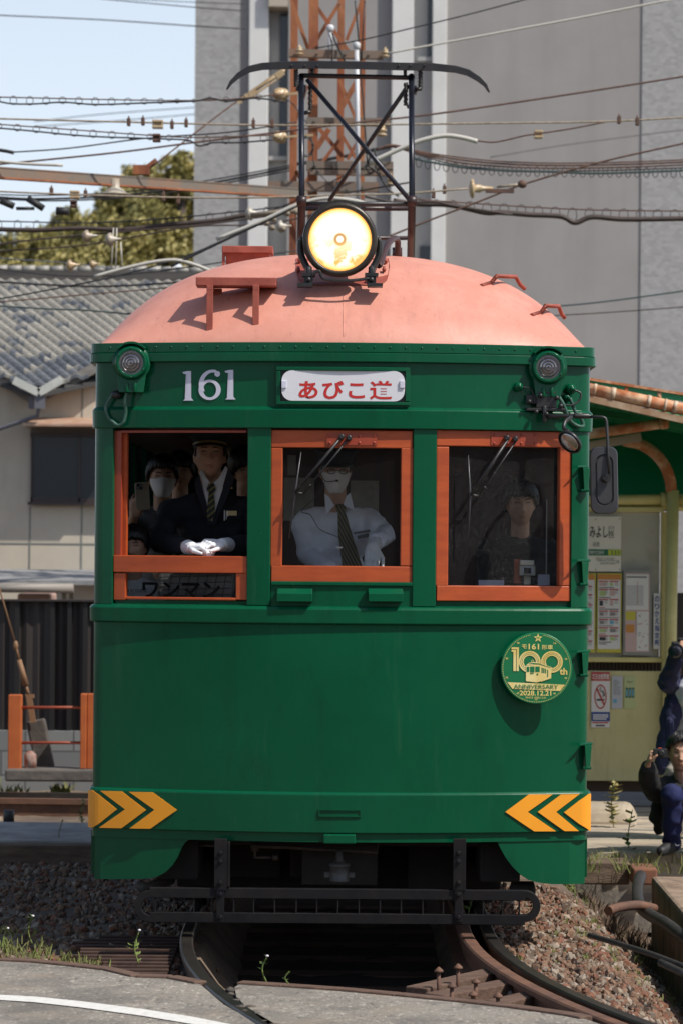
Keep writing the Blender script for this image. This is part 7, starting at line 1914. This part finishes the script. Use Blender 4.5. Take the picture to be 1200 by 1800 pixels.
# ---- 1: conductor in dark suit at the open window
def conductor():
    Y = 16.85; hc = P(368, 800, Y); M = headM(hc+Vector((0, 0, .0)), yaw=R(4), pitch=R(-9), s=.99)
    nk = Vector((hc.x+.01, Y+.06, hc.z-.215)); hip = Vector((nk.x+.03, Y+.22, 1.62)); kn, ft = leg_std(hip.x, hip.y, FZ, hip.z)
    sl, sr = Vector((nk.x-.20, Y+.08, nk.z-.06)), Vector((nk.x+.20, Y+.08, nk.z-.06))
    wl, wr = P(352, 958, 16.50), P(378, 955, 16.50); wl.y, wr.y = 16.42, 16.42
    el, er = Vector((sl.x-.06, 16.75, 1.93)), Vector((sr.x+.05, 16.75, 1.93))
    wl = P(330, 962, 16.27); wr = P(400, 958, 16.27)
    def b(m):
        body_add(m, nk-Vector((0, -.02, .045)), hip, kn, ft, s=.9, sh=.17); chain(m, [nk-Vector((0, 0, .03)), hc+Vector((0, .02, -.07))], [.060, .060]); arm_add(m, sl, el, wl); arm_add(m, sr, er, wr)
    o = mk_body('person', 'conductor in dark suit, peaked cap and striped tie resting white-gloved hands on the lowered sash', M, b, None)
    face_parts(M, o)
    def j(m):
        body_add(m, nk+Vector((0, .0, -.015)), hip, sh=.20, s=1.12)
        for s_, e_, w_ in ((sl, el, wl), (sr, er, wr)): arm_add(m, s_, e_, Vector(w_).lerp(Vector(e_), .12), fat=.016)
        chain(m, [hip+Vector((0, 0, .02)), hip-Vector((0, 0, .12))], [.15, .16])
    jk = cloth(j, 'jacket', SUIT, o)
    def t(m): body_add(m, hip+Vector((0, 0, .1)), hip-Vector((0, 0, .02)), kn, ft, sh=.07, s=1.0, legr=(.10, .075, .07))
    cloth(t, 'trousers', SUIT, o, .014)
    m = MB(); shoes(m, ft); m.build('shoes', BLACK, o)
    # shirt front: a V shaped panel with collar
    def fy(px, py): return front_of(jk, px, py)
    V = MB(); q = lambda a, b, Yq=Y-.115: P(a, b, Yq)
    V.add([q(352, 834, Y-.10), q(372, 851, Y-.12), q(398, 828, Y-.10), q(390, 862, Y-.13), q(372, 917, Y-.138), q(358, 868, Y-.13)], [(0, 5, 4, 1), (1, 4, 3, 2)]); 
    V.add([q(350, 832, Y-.10), q(354, 826, Y-.08), q(368, 848, Y-.11), q(364, 864, Y-.135)], [(0, 1, 2, 3)]); V.add([q(400, 824, Y-.10), q(396, 819, Y-.08), q(380, 848, Y-.11), q(390, 862, Y-.135)], [(0, 1, 2, 3)])
    V.build('shirt_collar', WSHIRT, o, solid=.003)
    tie(o, [(q(371, 850, Y-.14), .014), (q(371, 860, Y-.15), .022), (q(371, 866, Y-.148), .012), (q(371, 885, Y-.150), .018), (q(370, 905, Y-.15), .021), (q(368, 915, Y-.15), .004)], 0, TIE1)
    L_ = MB()
    for pts in ([(350, 832), (340, 850), (346, 868), (366, 925), (372, 918), (358, 868)], [(400, 824), (412, 840), (404, 862), (376, 925), (372, 918), (388, 866)]):
        L_.add([q(a, b, Y-.128-.0*b) for a, b in pts], [tuple(range(len(pts)))])
    L_.build('lapel', SUIT, jk, solid=.004)
    m = MB(); pr(m, 398, 416, 898, 906, Y-.165); bd = m.build('name_badge', mat('gold_badge', (.55, .42, .18), rough=.3), jk, solid=.002); bd.rotation_euler = (0, 0, 0)
    m = MB(); pr(m, 393.5, 395, 897, 915, Y-.166); pr(m, 397, 398, 898, 913, Y-.167); pr(m, 399.5, 400.5, 899, 908, Y-.168); m.build('pens', MASK, jk, solid=.002)
    m = MB(); pr(m, 406, 408, 857, 859, Y-.155); m.build('lapel_pin', mat('pin_orange', (.6, .25, .05), rough=.3), jk, solid=.002)
    # cap
    m = MB(); C = M.to_3x3().normalized()
    up = C @ Vector((0, 0, 1)); c0 = M @ Vector((0, .0, .060))
    nn = 40
    def ringp(rx, ry, z, fy_=0): return [M @ Vector((rx*math.sin(2*math.pi*i/nn), .0+ry*-math.cos(2*math.pi*i/nn)+fy_, z)) for i in range(nn)]
    levels = [ringp(.083, .103, .040), ringp(.087, .107, .045), ringp(.088, .108, .078), ringp(.112, .128, .098, -.004), ringp(.116, .132, .108, -.004), ringp(.10, .115, .122), ringp(.03, .04, .128)]
    vs = [p for l in levels for p in l]; m.add(vs, [(j_*nn+i, j_*nn+(i+1) % nn, (j_+1)*nn+(i+1) % nn, (j_+1)*nn+i) for j_ in range(len(levels)-1) for i in range(nn)]+[tuple((len(levels)-1)*nn+i for i in range(nn))], 0, True)
    m.build('cap', SUIT, o)
    m = MB(); vs = []
    for i in range(15):
        a = R(-65+130*i/14); vs += [M @ Vector((.086*math.sin(a), -.106*math.cos(a), .046)), M @ Vector((.096*math.sin(a), -.106*math.cos(a)-.048*math.cos(a*1.25), .026))]
    m.add(vs, [(2*i, 2*i+1, 2*i+3, 2*i+2) for i in range(14)], 0, True); m.build('cap_visor', BLACK, o, solid=.003)
    m = MB(); vs = []
    for i in range(41): a = 2*math.pi*i/40; vs += [M @ Vector((.0885*math.sin(a), -.1085*math.cos(a), .048)), M @ Vector((.089*math.sin(a), -.109*math.cos(a), .058))]
    m.add(vs, [(2*i, 2*i+1, 2*i+3, 2*i+2) for i in range(40)]); m.build('cap_band', mat('cap_gold', (.30, .22, .07), rough=.4), o)
    hair_short(M, o)
    def g1(m): chain(m, [wl, P(338, 964, 16.2)], [.038, .034]); hand_add(m, P(336, 963, 16.2), (.62, -.50, .10), (0, -.35, .95), 1, (.75, .7, .7, .65), s=1.0)
    def g2(m): chain(m, [wr, P(390, 958, 16.2)], [.038, .034]); hand_add(m, P(392, 957, 16.2), (-.66, -.48, .06), (0, -.35, .95), -1, (.8, .75, .72, .65), s=1.0)
    cloth(g1, 'glove', GLOVE, o, .0032, 2); cloth(g2, 'glove', GLOVE, o, .0032, 2)
    return o
def hair_short(M, o):
    m = MB(); nu, nv = 40, 8; rows = []
    for j in range(nv+1):
        for i in range(nu+1):
            a = R(68)+(2*math.pi-2*R(68))*i/nu; z = (-.055 if .2 < i/nu < .8 else -.01)+.10*j/nv
            p = headfn(z/.125, a, 0); rows.append(M @ (p*1.04))
    m.add(rows, [(j*(nu+1)+i, j*(nu+1)+i+1, (j+1)*(nu+1)+i+1, (j+1)*(nu+1)+i) for j in range(nv) for i in range(nu)], 0, True); return m.build('hair', HAIR, o, solid=.004)
conductor()

# ---- 2: driver behind the middle pane
def driver():
    Y = 16.92; hc = P(589, 826, Y); M = headM(hc, yaw=R(6), pitch=R(4), s=.99)
    nk = Vector((hc.x+.005, Y+.05, hc.z-.20)); hip = Vector((nk.x+.02, Y+.16, 1.50)); kn, ft = leg_std(hip.x, hip.y, FZ, hip.z)
    sl, sr = Vector((nk.x-.165, Y+.06, nk.z-.085)), Vector((nk.x+.165, Y+.06, nk.z-.06))
    wr = P(657, 955, 16.40); er = P(676, 940, 16.85); el = P(537, 955, 17.1); wl = P(590, 1008, 16.70); el = P(540, 975, 17.0)
    def b(m):
        body_add(m, nk-Vector((0, -.02, .045)), hip, kn, ft, s=.9, sh=.17); chain(m, [nk-Vector((0, 0, .03)), hc+Vector((0, .02, -.07))], [.058, .056]); arm_add(m, sl, el, wl); arm_add(m, sr, er, wr)
        hand_add(m, wl, (.5, -.6, -.3), (0, -.2, 1), 1)
    o = mk_body('person', 'tram driver in pale shirt, striped tie, dark cap and white mask behind the middle window', M, b, None)
    face_parts(M, o, mask=True); mask_part(M, o)
    def j(m):
        body_add(m, nk+Vector((0, .0, -.015)), hip, sh=.165, s=1.04)
        for s_, e_, w_ in ((sl, el, wl), (sr, er, wr)): arm_add(m, s_, e_, Vector(w_).lerp(Vector(e_), .2), fat=.019)
    sj = cloth(j, 'shirt', SHIRT, o)
    def t(m): body_add(m, hip+Vector((0, 0, .1)), hip-Vector((0, 0, .02)), kn, ft, sh=.07, s=1.0, legr=(.10, .075, .07))
    cloth(t, 'trousers', SUIT, o, .014); m = MB(); shoes(m, ft); m.build('shoes', BLACK, o)
    q = lambda a, b, Yq=Y-.125: P(a, b, Yq)
    V = MB(); V.add([q(570, 868, Y-.07), q(577, 872, Y-.09), q(587, 888, Y-.125), q(573, 905, Y-.135)], [(0, 1, 2, 3)]); V.add([q(615, 866, Y-.07), q(608, 872, Y-.09), q(602, 888, Y-.125), q(622, 897, Y-.135)], [(0, 1, 2, 3)]); V.build('shirt_collar', SHIRT, sj, solid=.003)
    tie(o, [(q(596, 886, Y-.135), .018), (q(598, 893, Y-.15), .026), (q(600, 902, Y-.15), .020), (q(606, 940, Y-.158), .036), (q(614, 975, Y-.155), .045), (q(622, 1012, Y-.15), .054)], 0, TIE2)
    m = MB(); q2 = lambda a, b, k=0: P(a, b, Y-.150-k)
    m.add([q2(620, 936), q2(649, 931), q2(650, 935), q2(621, 939)], [(0, 1, 2, 3)]); m.add([q2(627, 942, .001), q2(647, 937, .001), q2(647, 943, .001), q2(628, 948, .001)], [(0, 1, 2, 3)]); m.build('name_badge', mat('badge_dark', (.05, .04, .035), rough=.4), sj, solid=.002)
    m = MB(); m.tube(smooth_path([q(570, 848, Y-.08), q(560, 868, Y-.03), q(530, 898, Y-.05), q(545, 905, Y-.12), q(562, 930, Y-.15), q(593, 944, Y-.165)], 6), .0022, 6)
    m.tube(smooth_path([M @ Vector((-.082, -.02, -.02)), M @ Vector((-.06, -.10, -.055)), M @ Vector((-.01, -.135, -.05))], 5), .0022, 6); m.ell(M @ Vector((-.005, -.136, -.049)), .009, .006, .006, 8, 6); m.build('headset_mic', BLACK, o)
    m = MB(); p = q(597, 962, Y-.17); m.box(p.x-.02, p.x+.012, p.y-.006, p.y, p.z-.006, p.z+.004); m.build('tie_clip', CHROME, o)
    # cap in dark suit cloth, and glasses
    m = MB(); nn = 40
    def ringp(rx, ry, z, fy_=0): return [M @ Vector((rx*math.sin(2*math.pi*i/nn), ry*-math.cos(2*math.pi*i/nn)+fy_, z)) for i in range(nn)]
    levels = [ringp(.083, .103, .035), ringp(.088, .108, .040), ringp(.089, .109, .070), ringp(.115, .130, .092, -.004), ringp(.118, .134, .103, -.004), ringp(.10, .115, .118), ringp(.03, .04, .125)]
    vs = [p for l in levels for p in l]; m.add(vs, [(j_*nn+i, j_*nn+(i+1) % nn, (j_+1)*nn+(i+1) % nn, (j_+1)*nn+i) for j_ in range(len(levels)-1) for i in range(nn)]+[tuple((len(levels)-1)*nn+i for i in range(nn))], 0, True); m.build('cap', SUIT, o)
    m = MB(); vs = []
    for i in range(15):
        a = R(-65+130*i/14); vs += [M @ Vector((.086*math.sin(a), -.106*math.cos(a), .042)), M @ Vector((.096*math.sin(a), -.106*math.cos(a)-.048*math.cos(a*1.25), .020))]
    m.add(vs, [(2*i, 2*i+1, 2*i+3, 2*i+2) for i in range(14)], 0, True); m.build('cap_visor', BLACK, o, solid=.003)
    m = MB()
    for k in (-1, 1):
        m.tube([M @ Vector((k*.032+.020*math.cos(t/12*6.283), -.112, -.002+.014*math.sin(t/12*6.283))) for t in range(13)], .0022, 5, caps=False); m.tube([M @ Vector((k*.052, -.110, .002)), M @ Vector((k*.078, -.01, .0))], .0012, 5)
    m.tube([M @ Vector((-.012, -.113, .002)), M @ Vector((.012, -.113, .002))], .0012, 5); m.build('glasses', BLACK, o); hair_short(M, o)
    def g(m): chain(m, [wr, P(655, 962, 16.34)], [.036, .032]); hand_add(m, P(655, 962, 16.34), (-.05, -.45, -.60), (.1, -.85, .5), -1, (.35, .35, .3, .25), s=.95)
    cloth(g, 'glove', GLOVE, o, .0032, 2)
    m = MB(); w = Vector(wr).lerp(Vector(er), .2); m.tube([w, w+(Vector(er)-Vector(wr)).normalized()*.05], .047, 14); 
driver()

def passenger(label, hx, hy, Y, yaw=0, pitch=0, roll=0, s=.97, top=DKCLOTH, seed=1, mask=False, fringe=.04, tall=None, sh=.18, extra=None, arms=None, vox=.008, sleeve=True, floor=FZ, hairkw={}):
    hc = P(hx, hy, Y); M = headM(hc, R(yaw), R(pitch), R(roll), s); k = s
    nk = Vector((hc.x, Y+.05, hc.z-.205*k)); zf = floor; hipz = zf+(nk.z-zf)*.62; hip = Vector((nk.x, Y+.08, hipz)); kn, ft = leg_std(hip.x, hip.y, zf, hip.z, .09*k)
    kb = min(1, (nk.z-zf)/1.35)
    sl, sr = Vector((nk.x-sh*kb, Y+.06, nk.z-.06*kb)), Vector((nk.x+sh*kb, Y+.06, nk.z-.06*kb))
    if arms: A = arms
    else: A = [(sl+Vector((-.03, .02, -.27*kb)), sl+Vector((0, -.06, -.50*kb))), (sr+Vector((.03, .02, -.27*kb)), sr+Vector((0, -.06, -.50*kb)))]
    def b(m):
        body_add(m, nk-Vector((0, -.02, .045)), hip, kn, ft, sh=sh*.9, s=kb*.88); chain(m, [nk-Vector((0, 0, .03)), hc+Vector((0, .02, -.07*k))], [.055*k, .052*k])
        for (e, w), s_, sd in zip(A, (sl, sr), (1, -1)):
            arm_add(m, s_, e, w, kb)
            if not (arms and w is arms[0][1] and extra): hand_add(m, w, Vector(w)-Vector(e), (0, -1, 0), sd, s=kb)
        if extra: extra(m, M)
    o = mk_body('person', label, M, b, None, vox)
    face_parts(M, o, mask=mask)
    if mask: mask_part(M, o)
    hair(M, o, seed, fringe, **hairkw)
    def j(m):
        body_add(m, nk+Vector((0, 0, -.015)), hip, sh=sh*1.03, s=1.10*kb)
        for (e, w), s_ in zip(A, (sl, sr)): arm_add(m, s_, e, Vector(w).lerp(Vector(e), .15 if sleeve else .75), kb, fat=.014)
    tp = cloth(j, 'top', top, o, .010)
    def t(m): body_add(m, hip+Vector((0, 0, .08)), hip-Vector((0, 0, .02)), kn, ft, sh=.07, s=kb, legr=(.10, .072, .062))
    cloth(t, 'trousers', DKCLOTH, o, .016); m = MB(); shoes(m, ft, s=kb); m.build('shoes', BLACK, o)
    return o, M, tp
# ---- 3: masked passenger holding up a phone
ph = P(250, 872, 18.1)
hw = P(236, 905, 18.15)
o3, M3, t3 = passenger('dark haired passenger in white mask and grey jacket holding up a phone', 285, 838, 18.5, yaw=8, pitch=2, s=.97, top=mat('grey_jacket', (.22, .22, .21), rough=.9, col2=(.10, .10, .10), scale=5, lo=.48, hi=.52), seed=4, mask=True, fringe=.045, arms=[(P(222, 948, 18.3), hw), (P(330, 960, 18.4), P(300, 990, 18.2))], extra=lambda m, M: hand_add(m, hw, (.35, -.12, .85), (-.35, -.85, 0), -1, (1.0, .95, .85, .8), s=.98), sleeve=False)
pt = thing('phone', ph, 'beige cased smartphone held up by the masked passenger', 'phone')
m = MB(); rings(m, [(.074, .150, .012, .004), (.078, .154, .014, .001), (.078, .154, .014, -.004), (.074, .150, .012, -.007)], ph, Matrix.Rotation(R(-4), 3, 'Y')); m.build('phone_case', mat('beige_case', (.42, .34, .24), rough=.4), pt)
m = MB(); rings(m, [(.034, .036, .008, -.007), (.034, .036, .008, -.0095)], ph+Vector((-.016, 0, .052))); m.build('camera_bump', mat('case_grey2', (.22, .22, .24), rough=.3), pt)
m = MB(); 
for a, b in ((-.024, .060), (-.008, .044)): m.lathe([(.0075, 0), (.0075, .0035)], ph+Vector((a, -.009, b)), (0,-1,0), 12)
m.build('camera_lens', mat('lens_black', (.01, .01, .015)), pt)
# ---- 4: child at lower left
o4, M4, t4 = passenger('small child with black fringe and white T-shirt peering over the lowered sash at far left', 234, 960, 16.75, yaw=-8, pitch=2, s=.86, top=WSHIRT, seed=7, fringe=.036, sh=.15)
m = MB(); a, b = P(219, 1040, 16.84), P(262, 1032, 16.84)
letters(m, 'run around', a.x, b.x, a.z, b.z, lambda x, z: Vector((x, 16.58, z)), bold=.012); m.build('shirt_print', INK, t4)
# ---- 5: passenger behind the conductor at right
passenger('dark haired passenger leaning in behind the right shoulder of the conductor', 432, 822, 18.0, yaw=12, pitch=8, roll=-20, s=.95, seed=9, fringe=.02)
passenger('passenger in dark clothes half hidden between the masked passenger and the conductor', 316, 828, 19.2, yaw=0, pitch=0, s=.92, seed=12, fringe=.02)
# ---- 6: boy behind the right window
passenger('boy with straight black fringe looking out through the right window', 914, 884, 17.25, yaw=4, pitch=4, s=.94, seed=14, fringe=.030, hairkw=dict(vol=.018))
passenger('passenger turned sideways in dark clothes beside the boy behind the right window', 858, 858, 18.2, yaw=75, pitch=0, s=.95, seed=16, fringe=.03)
# hand straps
for k, (a, b, Yk) in enumerate(((402, 795, 19), (418, 790, 19.4), (428, 775, 19.8), (858, 812, 19), (845, 900, 18.6))):
    t = thing('hand_strap', P(a, b, Yk), 'cream hand strap hanging from the tram ceiling, %s' % ('leftmost of three behind the conductor', 'middle of three behind the conductor', 'rightmost of three behind the conductor', 'high behind the right window', 'low behind the right window')[k], 'strap')
    c = P(a, b, Yk); m = MB(); m.tube([c+Vector((.055*math.cos(i/20*6.283), 0, .055*math.sin(i/20*6.283))) for i in range(21)], .010, 8, caps=False); m.build('grip', mat('strap_cream', (.50, .42, .28), rough=.45), t)
    m = MB(); m.box(c.x-.012, c.x+.012, Yk-.003, Yk+.003, c.z+.05, Z_H0-.02); m.build('strap_band', mat('strap_band', (.30, .25, .17), rough=.7), t)

# ---- 7: standing photographer at right edge
NAVYJ = mat('navy_jacket', (.014, .017, .055), rough=.85, col2=(.020, .024, .07), scale=8, bump=.5, bscale=12, bdist=.012)
BEIGE = mat('beige_trousers', (.46, .41, .36), rough=.9, col2=(.40, .36, .31), scale=6, bump=.5, bscale=8, bdist=.012)
def photographer():
    Y = 21.5; hc = P(1228, 1136, Y); M = headM(hc, R(22), R(2), 0, .97)
    nk = Vector((hc.x+.02, Y+.06, hc.z-.20)); hip = Vector((nk.x-.02, Y+.16, .76)); kn = [(hip.x-.13, Y+.02, .42), (hip.x+.12, Y+.04, .42)]; ft = [(hip.x-.15, Y+.14, .07), (hip.x+.14, Y+.16, .07)]
    sl, sr = Vector((nk.x-.19, Y+.08, nk.z-.05)), Vector((nk.x+.19, Y+.08, nk.z-.05))
    el = P(1172, 1200, Y-.10); wl = P(1190, 1150, Y-.28); er = P(1275, 1225, Y-.1); wr = P(1222, 1172, Y-.26)
    def b(m):
        body_add(m, nk-Vector((0, -.02, .045)), hip, kn, ft, s=.9, sh=.17); chain(m, [nk-Vector((0, 0, .03)), hc+Vector((0, .02, -.07))], [.058, .054]); arm_add(m, sl, el, wl); arm_add(m, sr, er, wr)
        hand_add(m, P(1186, 1152, Y-.29), (.35, -.35, .75), (-.9, 0, .3), 1, (.9, .9, .8, .8)); hand_add(m, wr, (-.5, -.3, .4), (0, -.4, -.8), 1, (.8, .8, .8, .8))
    o = mk_body('person', 'standing photographer in navy jacket and white shirt aiming a long lens', M, b, None)
    face_parts(M, o); hair(M, o, 21, .03)
    def j(m):
        for k in (-1, 1):
            chain(m, [Vector((nk.x+k*.12, Y+.05, nk.z-.06)), Vector((nk.x+k*.18, Y+.06, nk.z-.20)), Vector((nk.x+k*.215, Y+.06, nk.z-.34)), Vector((nk.x+k*.24, Y+.04, nk.z-.50)), Vector((nk.x+k*.26, Y+.04, nk.z-.60))], [.07, .075, .065, .058, .050])
        chain(m, [nk+Vector((0, .10, -.08)), Vector((nk.x, Y+.22, nk.z-.5))], [.10, .13])
        for s_, e_, w_ in ((sl, el, wl), (sr, er, wr)): arm_add(m, s_, e_, Vector(w_).lerp(Vector(e_), .12), fat=.028)
    cloth(j, 'jacket', NAVYJ, o)
    def t(m): body_add(m, nk+Vector((0, -.05, -.06)), hip, s=1.12, sh=.12)
    cloth(t, 'shirt', mat('grey_white_shirt', (.60, .62, .68), rough=.9, bump=.4, bscale=9, bdist=.012), o, .012)
    def t2(m): body_add(m, hip+Vector((0, 0, .06)), hip-Vector((0, 0, .02)), kn, ft, sh=.07, s=1.05, legr=(.105, .09, .075))
    cloth(t2, 'trousers', BEIGE, o, .014); m = MB(); shoes(m, ft); m.build('shoes', BLACK, o)
    cs = P(1187, 1146, Y-.42); d = Vector((-.28, -.95, -.05)).normalized()
    c = thing('camera_with_lens', cs, 'black camera with long lens held by the standing photographer', 'camera')
    m = MB(); m.lathe([(.052, 0), (.052, -.02), (.044, -.03), (.044, -.14), (.036, -.15), (.036, -.20)], cs, d, 28); m.lathe([(.043, .002), (.040, -.004)], cs, d, 28, mi=0); m.build('lens', mat('lens_barrel', (.012, .012, .013), rough=.5), c)
    m = MB(); m.lathe([(.040, .003), (.02, .006), (.001, .007)], cs, d, 24); m.build('front_glass', mat('lens_glass', (.02, .02, .03), rough=.05), c)
    q = cs-d*.22; m = MB(); m.box(q.x-.07, q.x+.07, q.y-.03, q.y+.03, q.z-.05, q.z+.05); m.box(q.x-.03, q.x+.03, q.y-.03, q.y+.03, q.z+.05, q.z+.075); m.build('camera_body', BLACK, c, bevel=.01)
    m = MB(); m.box(P(1168, 1270, Y).x, P(1184, 1270, Y).x, Y-.02, Y+.16, P(0, 1300, Y).z, P(0, 1248, Y).z); tag(m.build('shoulder_bag', NAVYJ, bevel=.03), 'small dark navy shoulder bag at the hip of the standing photographer', 'bag')
photographer()
# ---- 8: crouching boy with compact camera
def crouching():
    Y = 20.55; hc = P(1196, 1322, Y); M = headM(hc, R(-6), R(4), R(3), .98)
    nk = Vector((hc.x+.03, Y+.07, hc.z-.20)); hip = Vector((P(1215, 1440, Y).x, Y+.30, .30))
    sl, sr = Vector((nk.x-.17, Y+.08, nk.z-.05)), Vector((nk.x+.18, Y+.08, nk.z-.05))
    el = P(1140, 1374, Y-.02); wl = P(1137, 1346, Y-.14); er = P(1270, 1400, Y-.1); wr = P(1240, 1420, Y-.2)
    kn = [P(1180, 1398, Y-.12), P(1240, 1398, Y-.12)]; ft = [P(1180, 1468, Y-.0), P(1245, 1466, Y+.05)]
    ft = [Vector((f.x, f.y, .07)) for f in ft]
    def b(m):
        body_add(m, nk-Vector((0, -.02, .045)), hip, kn, ft, s=.86, sh=.16, legr=(.07, .05, .038)); chain(m, [nk-Vector((0, 0, .03)), hc+Vector((0, .02, -.07))], [.055, .052]); arm_add(m, sl, el, wl, .95); arm_add(m, sr, er, wr, .95)
        hand_add(m, wl, (.25, -.20, .9), (-.80, .1, .15), 1, (1.1, 1.05, .95, .85), s=.95, thumb=1.0); hand_add(m, wr, (0, -.7, -.5), (0, 0, 1), -1, s=.95)
    o = mk_body('person', 'crouching young person in black jacket and blue trousers holding a small camera', M, b, None, .006)
    face_parts(M, o, closed=False); hair(M, o, 31, .045, part=1.0, hair_kw=None) if False else hair(M, o, 31, .050, part=1.0, vol=.016)
    BJ = mat('black_jacket', (.010, .010, .010), rough=.9, col2=(.018, .018, .017), scale=8, bump=.5, bscale=11, bdist=.012)
    def j(m):
        body_add(m, nk+Vector((0, .0, -.04)), hip+Vector((0, 0, .05)), s=1.08, sh=.17)
        for s_, e_, w_ in ((sl, el, wl), (sr, er, wr)): arm_add(m, s_, e_, Vector(w_).lerp(Vector(e_), .25), .95, fat=.032)
        chain(m, [hip+Vector((-.10, -.08, .1)), Vector((P(1160, 1400, Y).x, Y+.15, .22)), Vector((P(1162, 1440, Y).x, Y+.18, .13))], [.10, .06, .03])
        chain(m, [nk+Vector((0, -.06, -.05)), nk+Vector((-.07, .02, .0)), nk+Vector((0, .10, .03)), nk+Vector((.07, .02, .0)), nk+Vector((0, -.06, -.05))], [.045, .045, .06, .045, .045])
    jk = cloth(j, 'jacket', BJ, o)
    m = MB(); c = Vector(wl); d = (Vector(el)-Vector(wl)).normalized(); m.tube([c+d*.012, c+d*.055], .040, 16); m.build('cuff', mat('grey_cuff', (.36, .32, .30), rough=.9, bump=.6, bscale=80, stretch=(1, 1, .1)), jk)
    BT = mat('blue_trousers', (.005, .009, .055), rough=.85, col2=(.008, .015, .085), scale=5, bump=.5, bscale=8, bdist=.014)
    def t(m): body_add(m, hip+Vector((0, -.02, .05)), hip, kn, ft, sh=.07, s=1.0, legr=(.085, .068, .060))
    cloth(t, 'trousers', BT, o, .012)
    m = MB(); shoes(m, ft, (-.55, -.8, 0), 1.1); sh_ = meshobj(remesh(m, .008, 3), 'shoes', mat('shoe_black', (.014, .014, .016), rough=.6), o)
    m = MB(); f = ft[0]; q = lambda a, b: P(a, b, f.y-.16)
    m.add([q(1185, 1483), q(1187, 1487), q(1190, 1488), q(1196, 1485), q(1190, 1486), q(1187, 1485.5)], [(0, 1, 2, 3, 4, 5)]); m.build('shoe_mark', MASK, sh_, solid=.002)
    cc = P(1159, 1324, Y-.19); c = thing('compact_camera', cc, 'small black compact camera in the raised hand of the crouching person', 'camera')
    m = MB(); m.box(cc.x-.042, cc.x+.042, cc.y-.012, cc.y+.016, cc.z-.030, cc.z+.028); m.build('camera_body', BLACK, c, bevel=.005); m = MB(); m.lathe([(.020, 0), (.019, .015), (.013, .016)], cc+Vector((.008, -.012, 0)), (0,-1,0), 20); m.build('lens', mat('lens_barrel', (.012, .012, .013)), c)
    m = MB(); m.box(cc.x-.01, cc.x+.01, cc.y-.01, cc.y+.01, cc.z+.0285, cc.z+.033); m.build('shutter_button', REDP, c); m = MB(); m.box(cc.x+.043, cc.x+.050, cc.y-.012, cc.y+.012, cc.z-.03, cc.z+.02); m.build('side_grip', BLACK, c)
crouching()
# ------------------------------------------------------------------ end
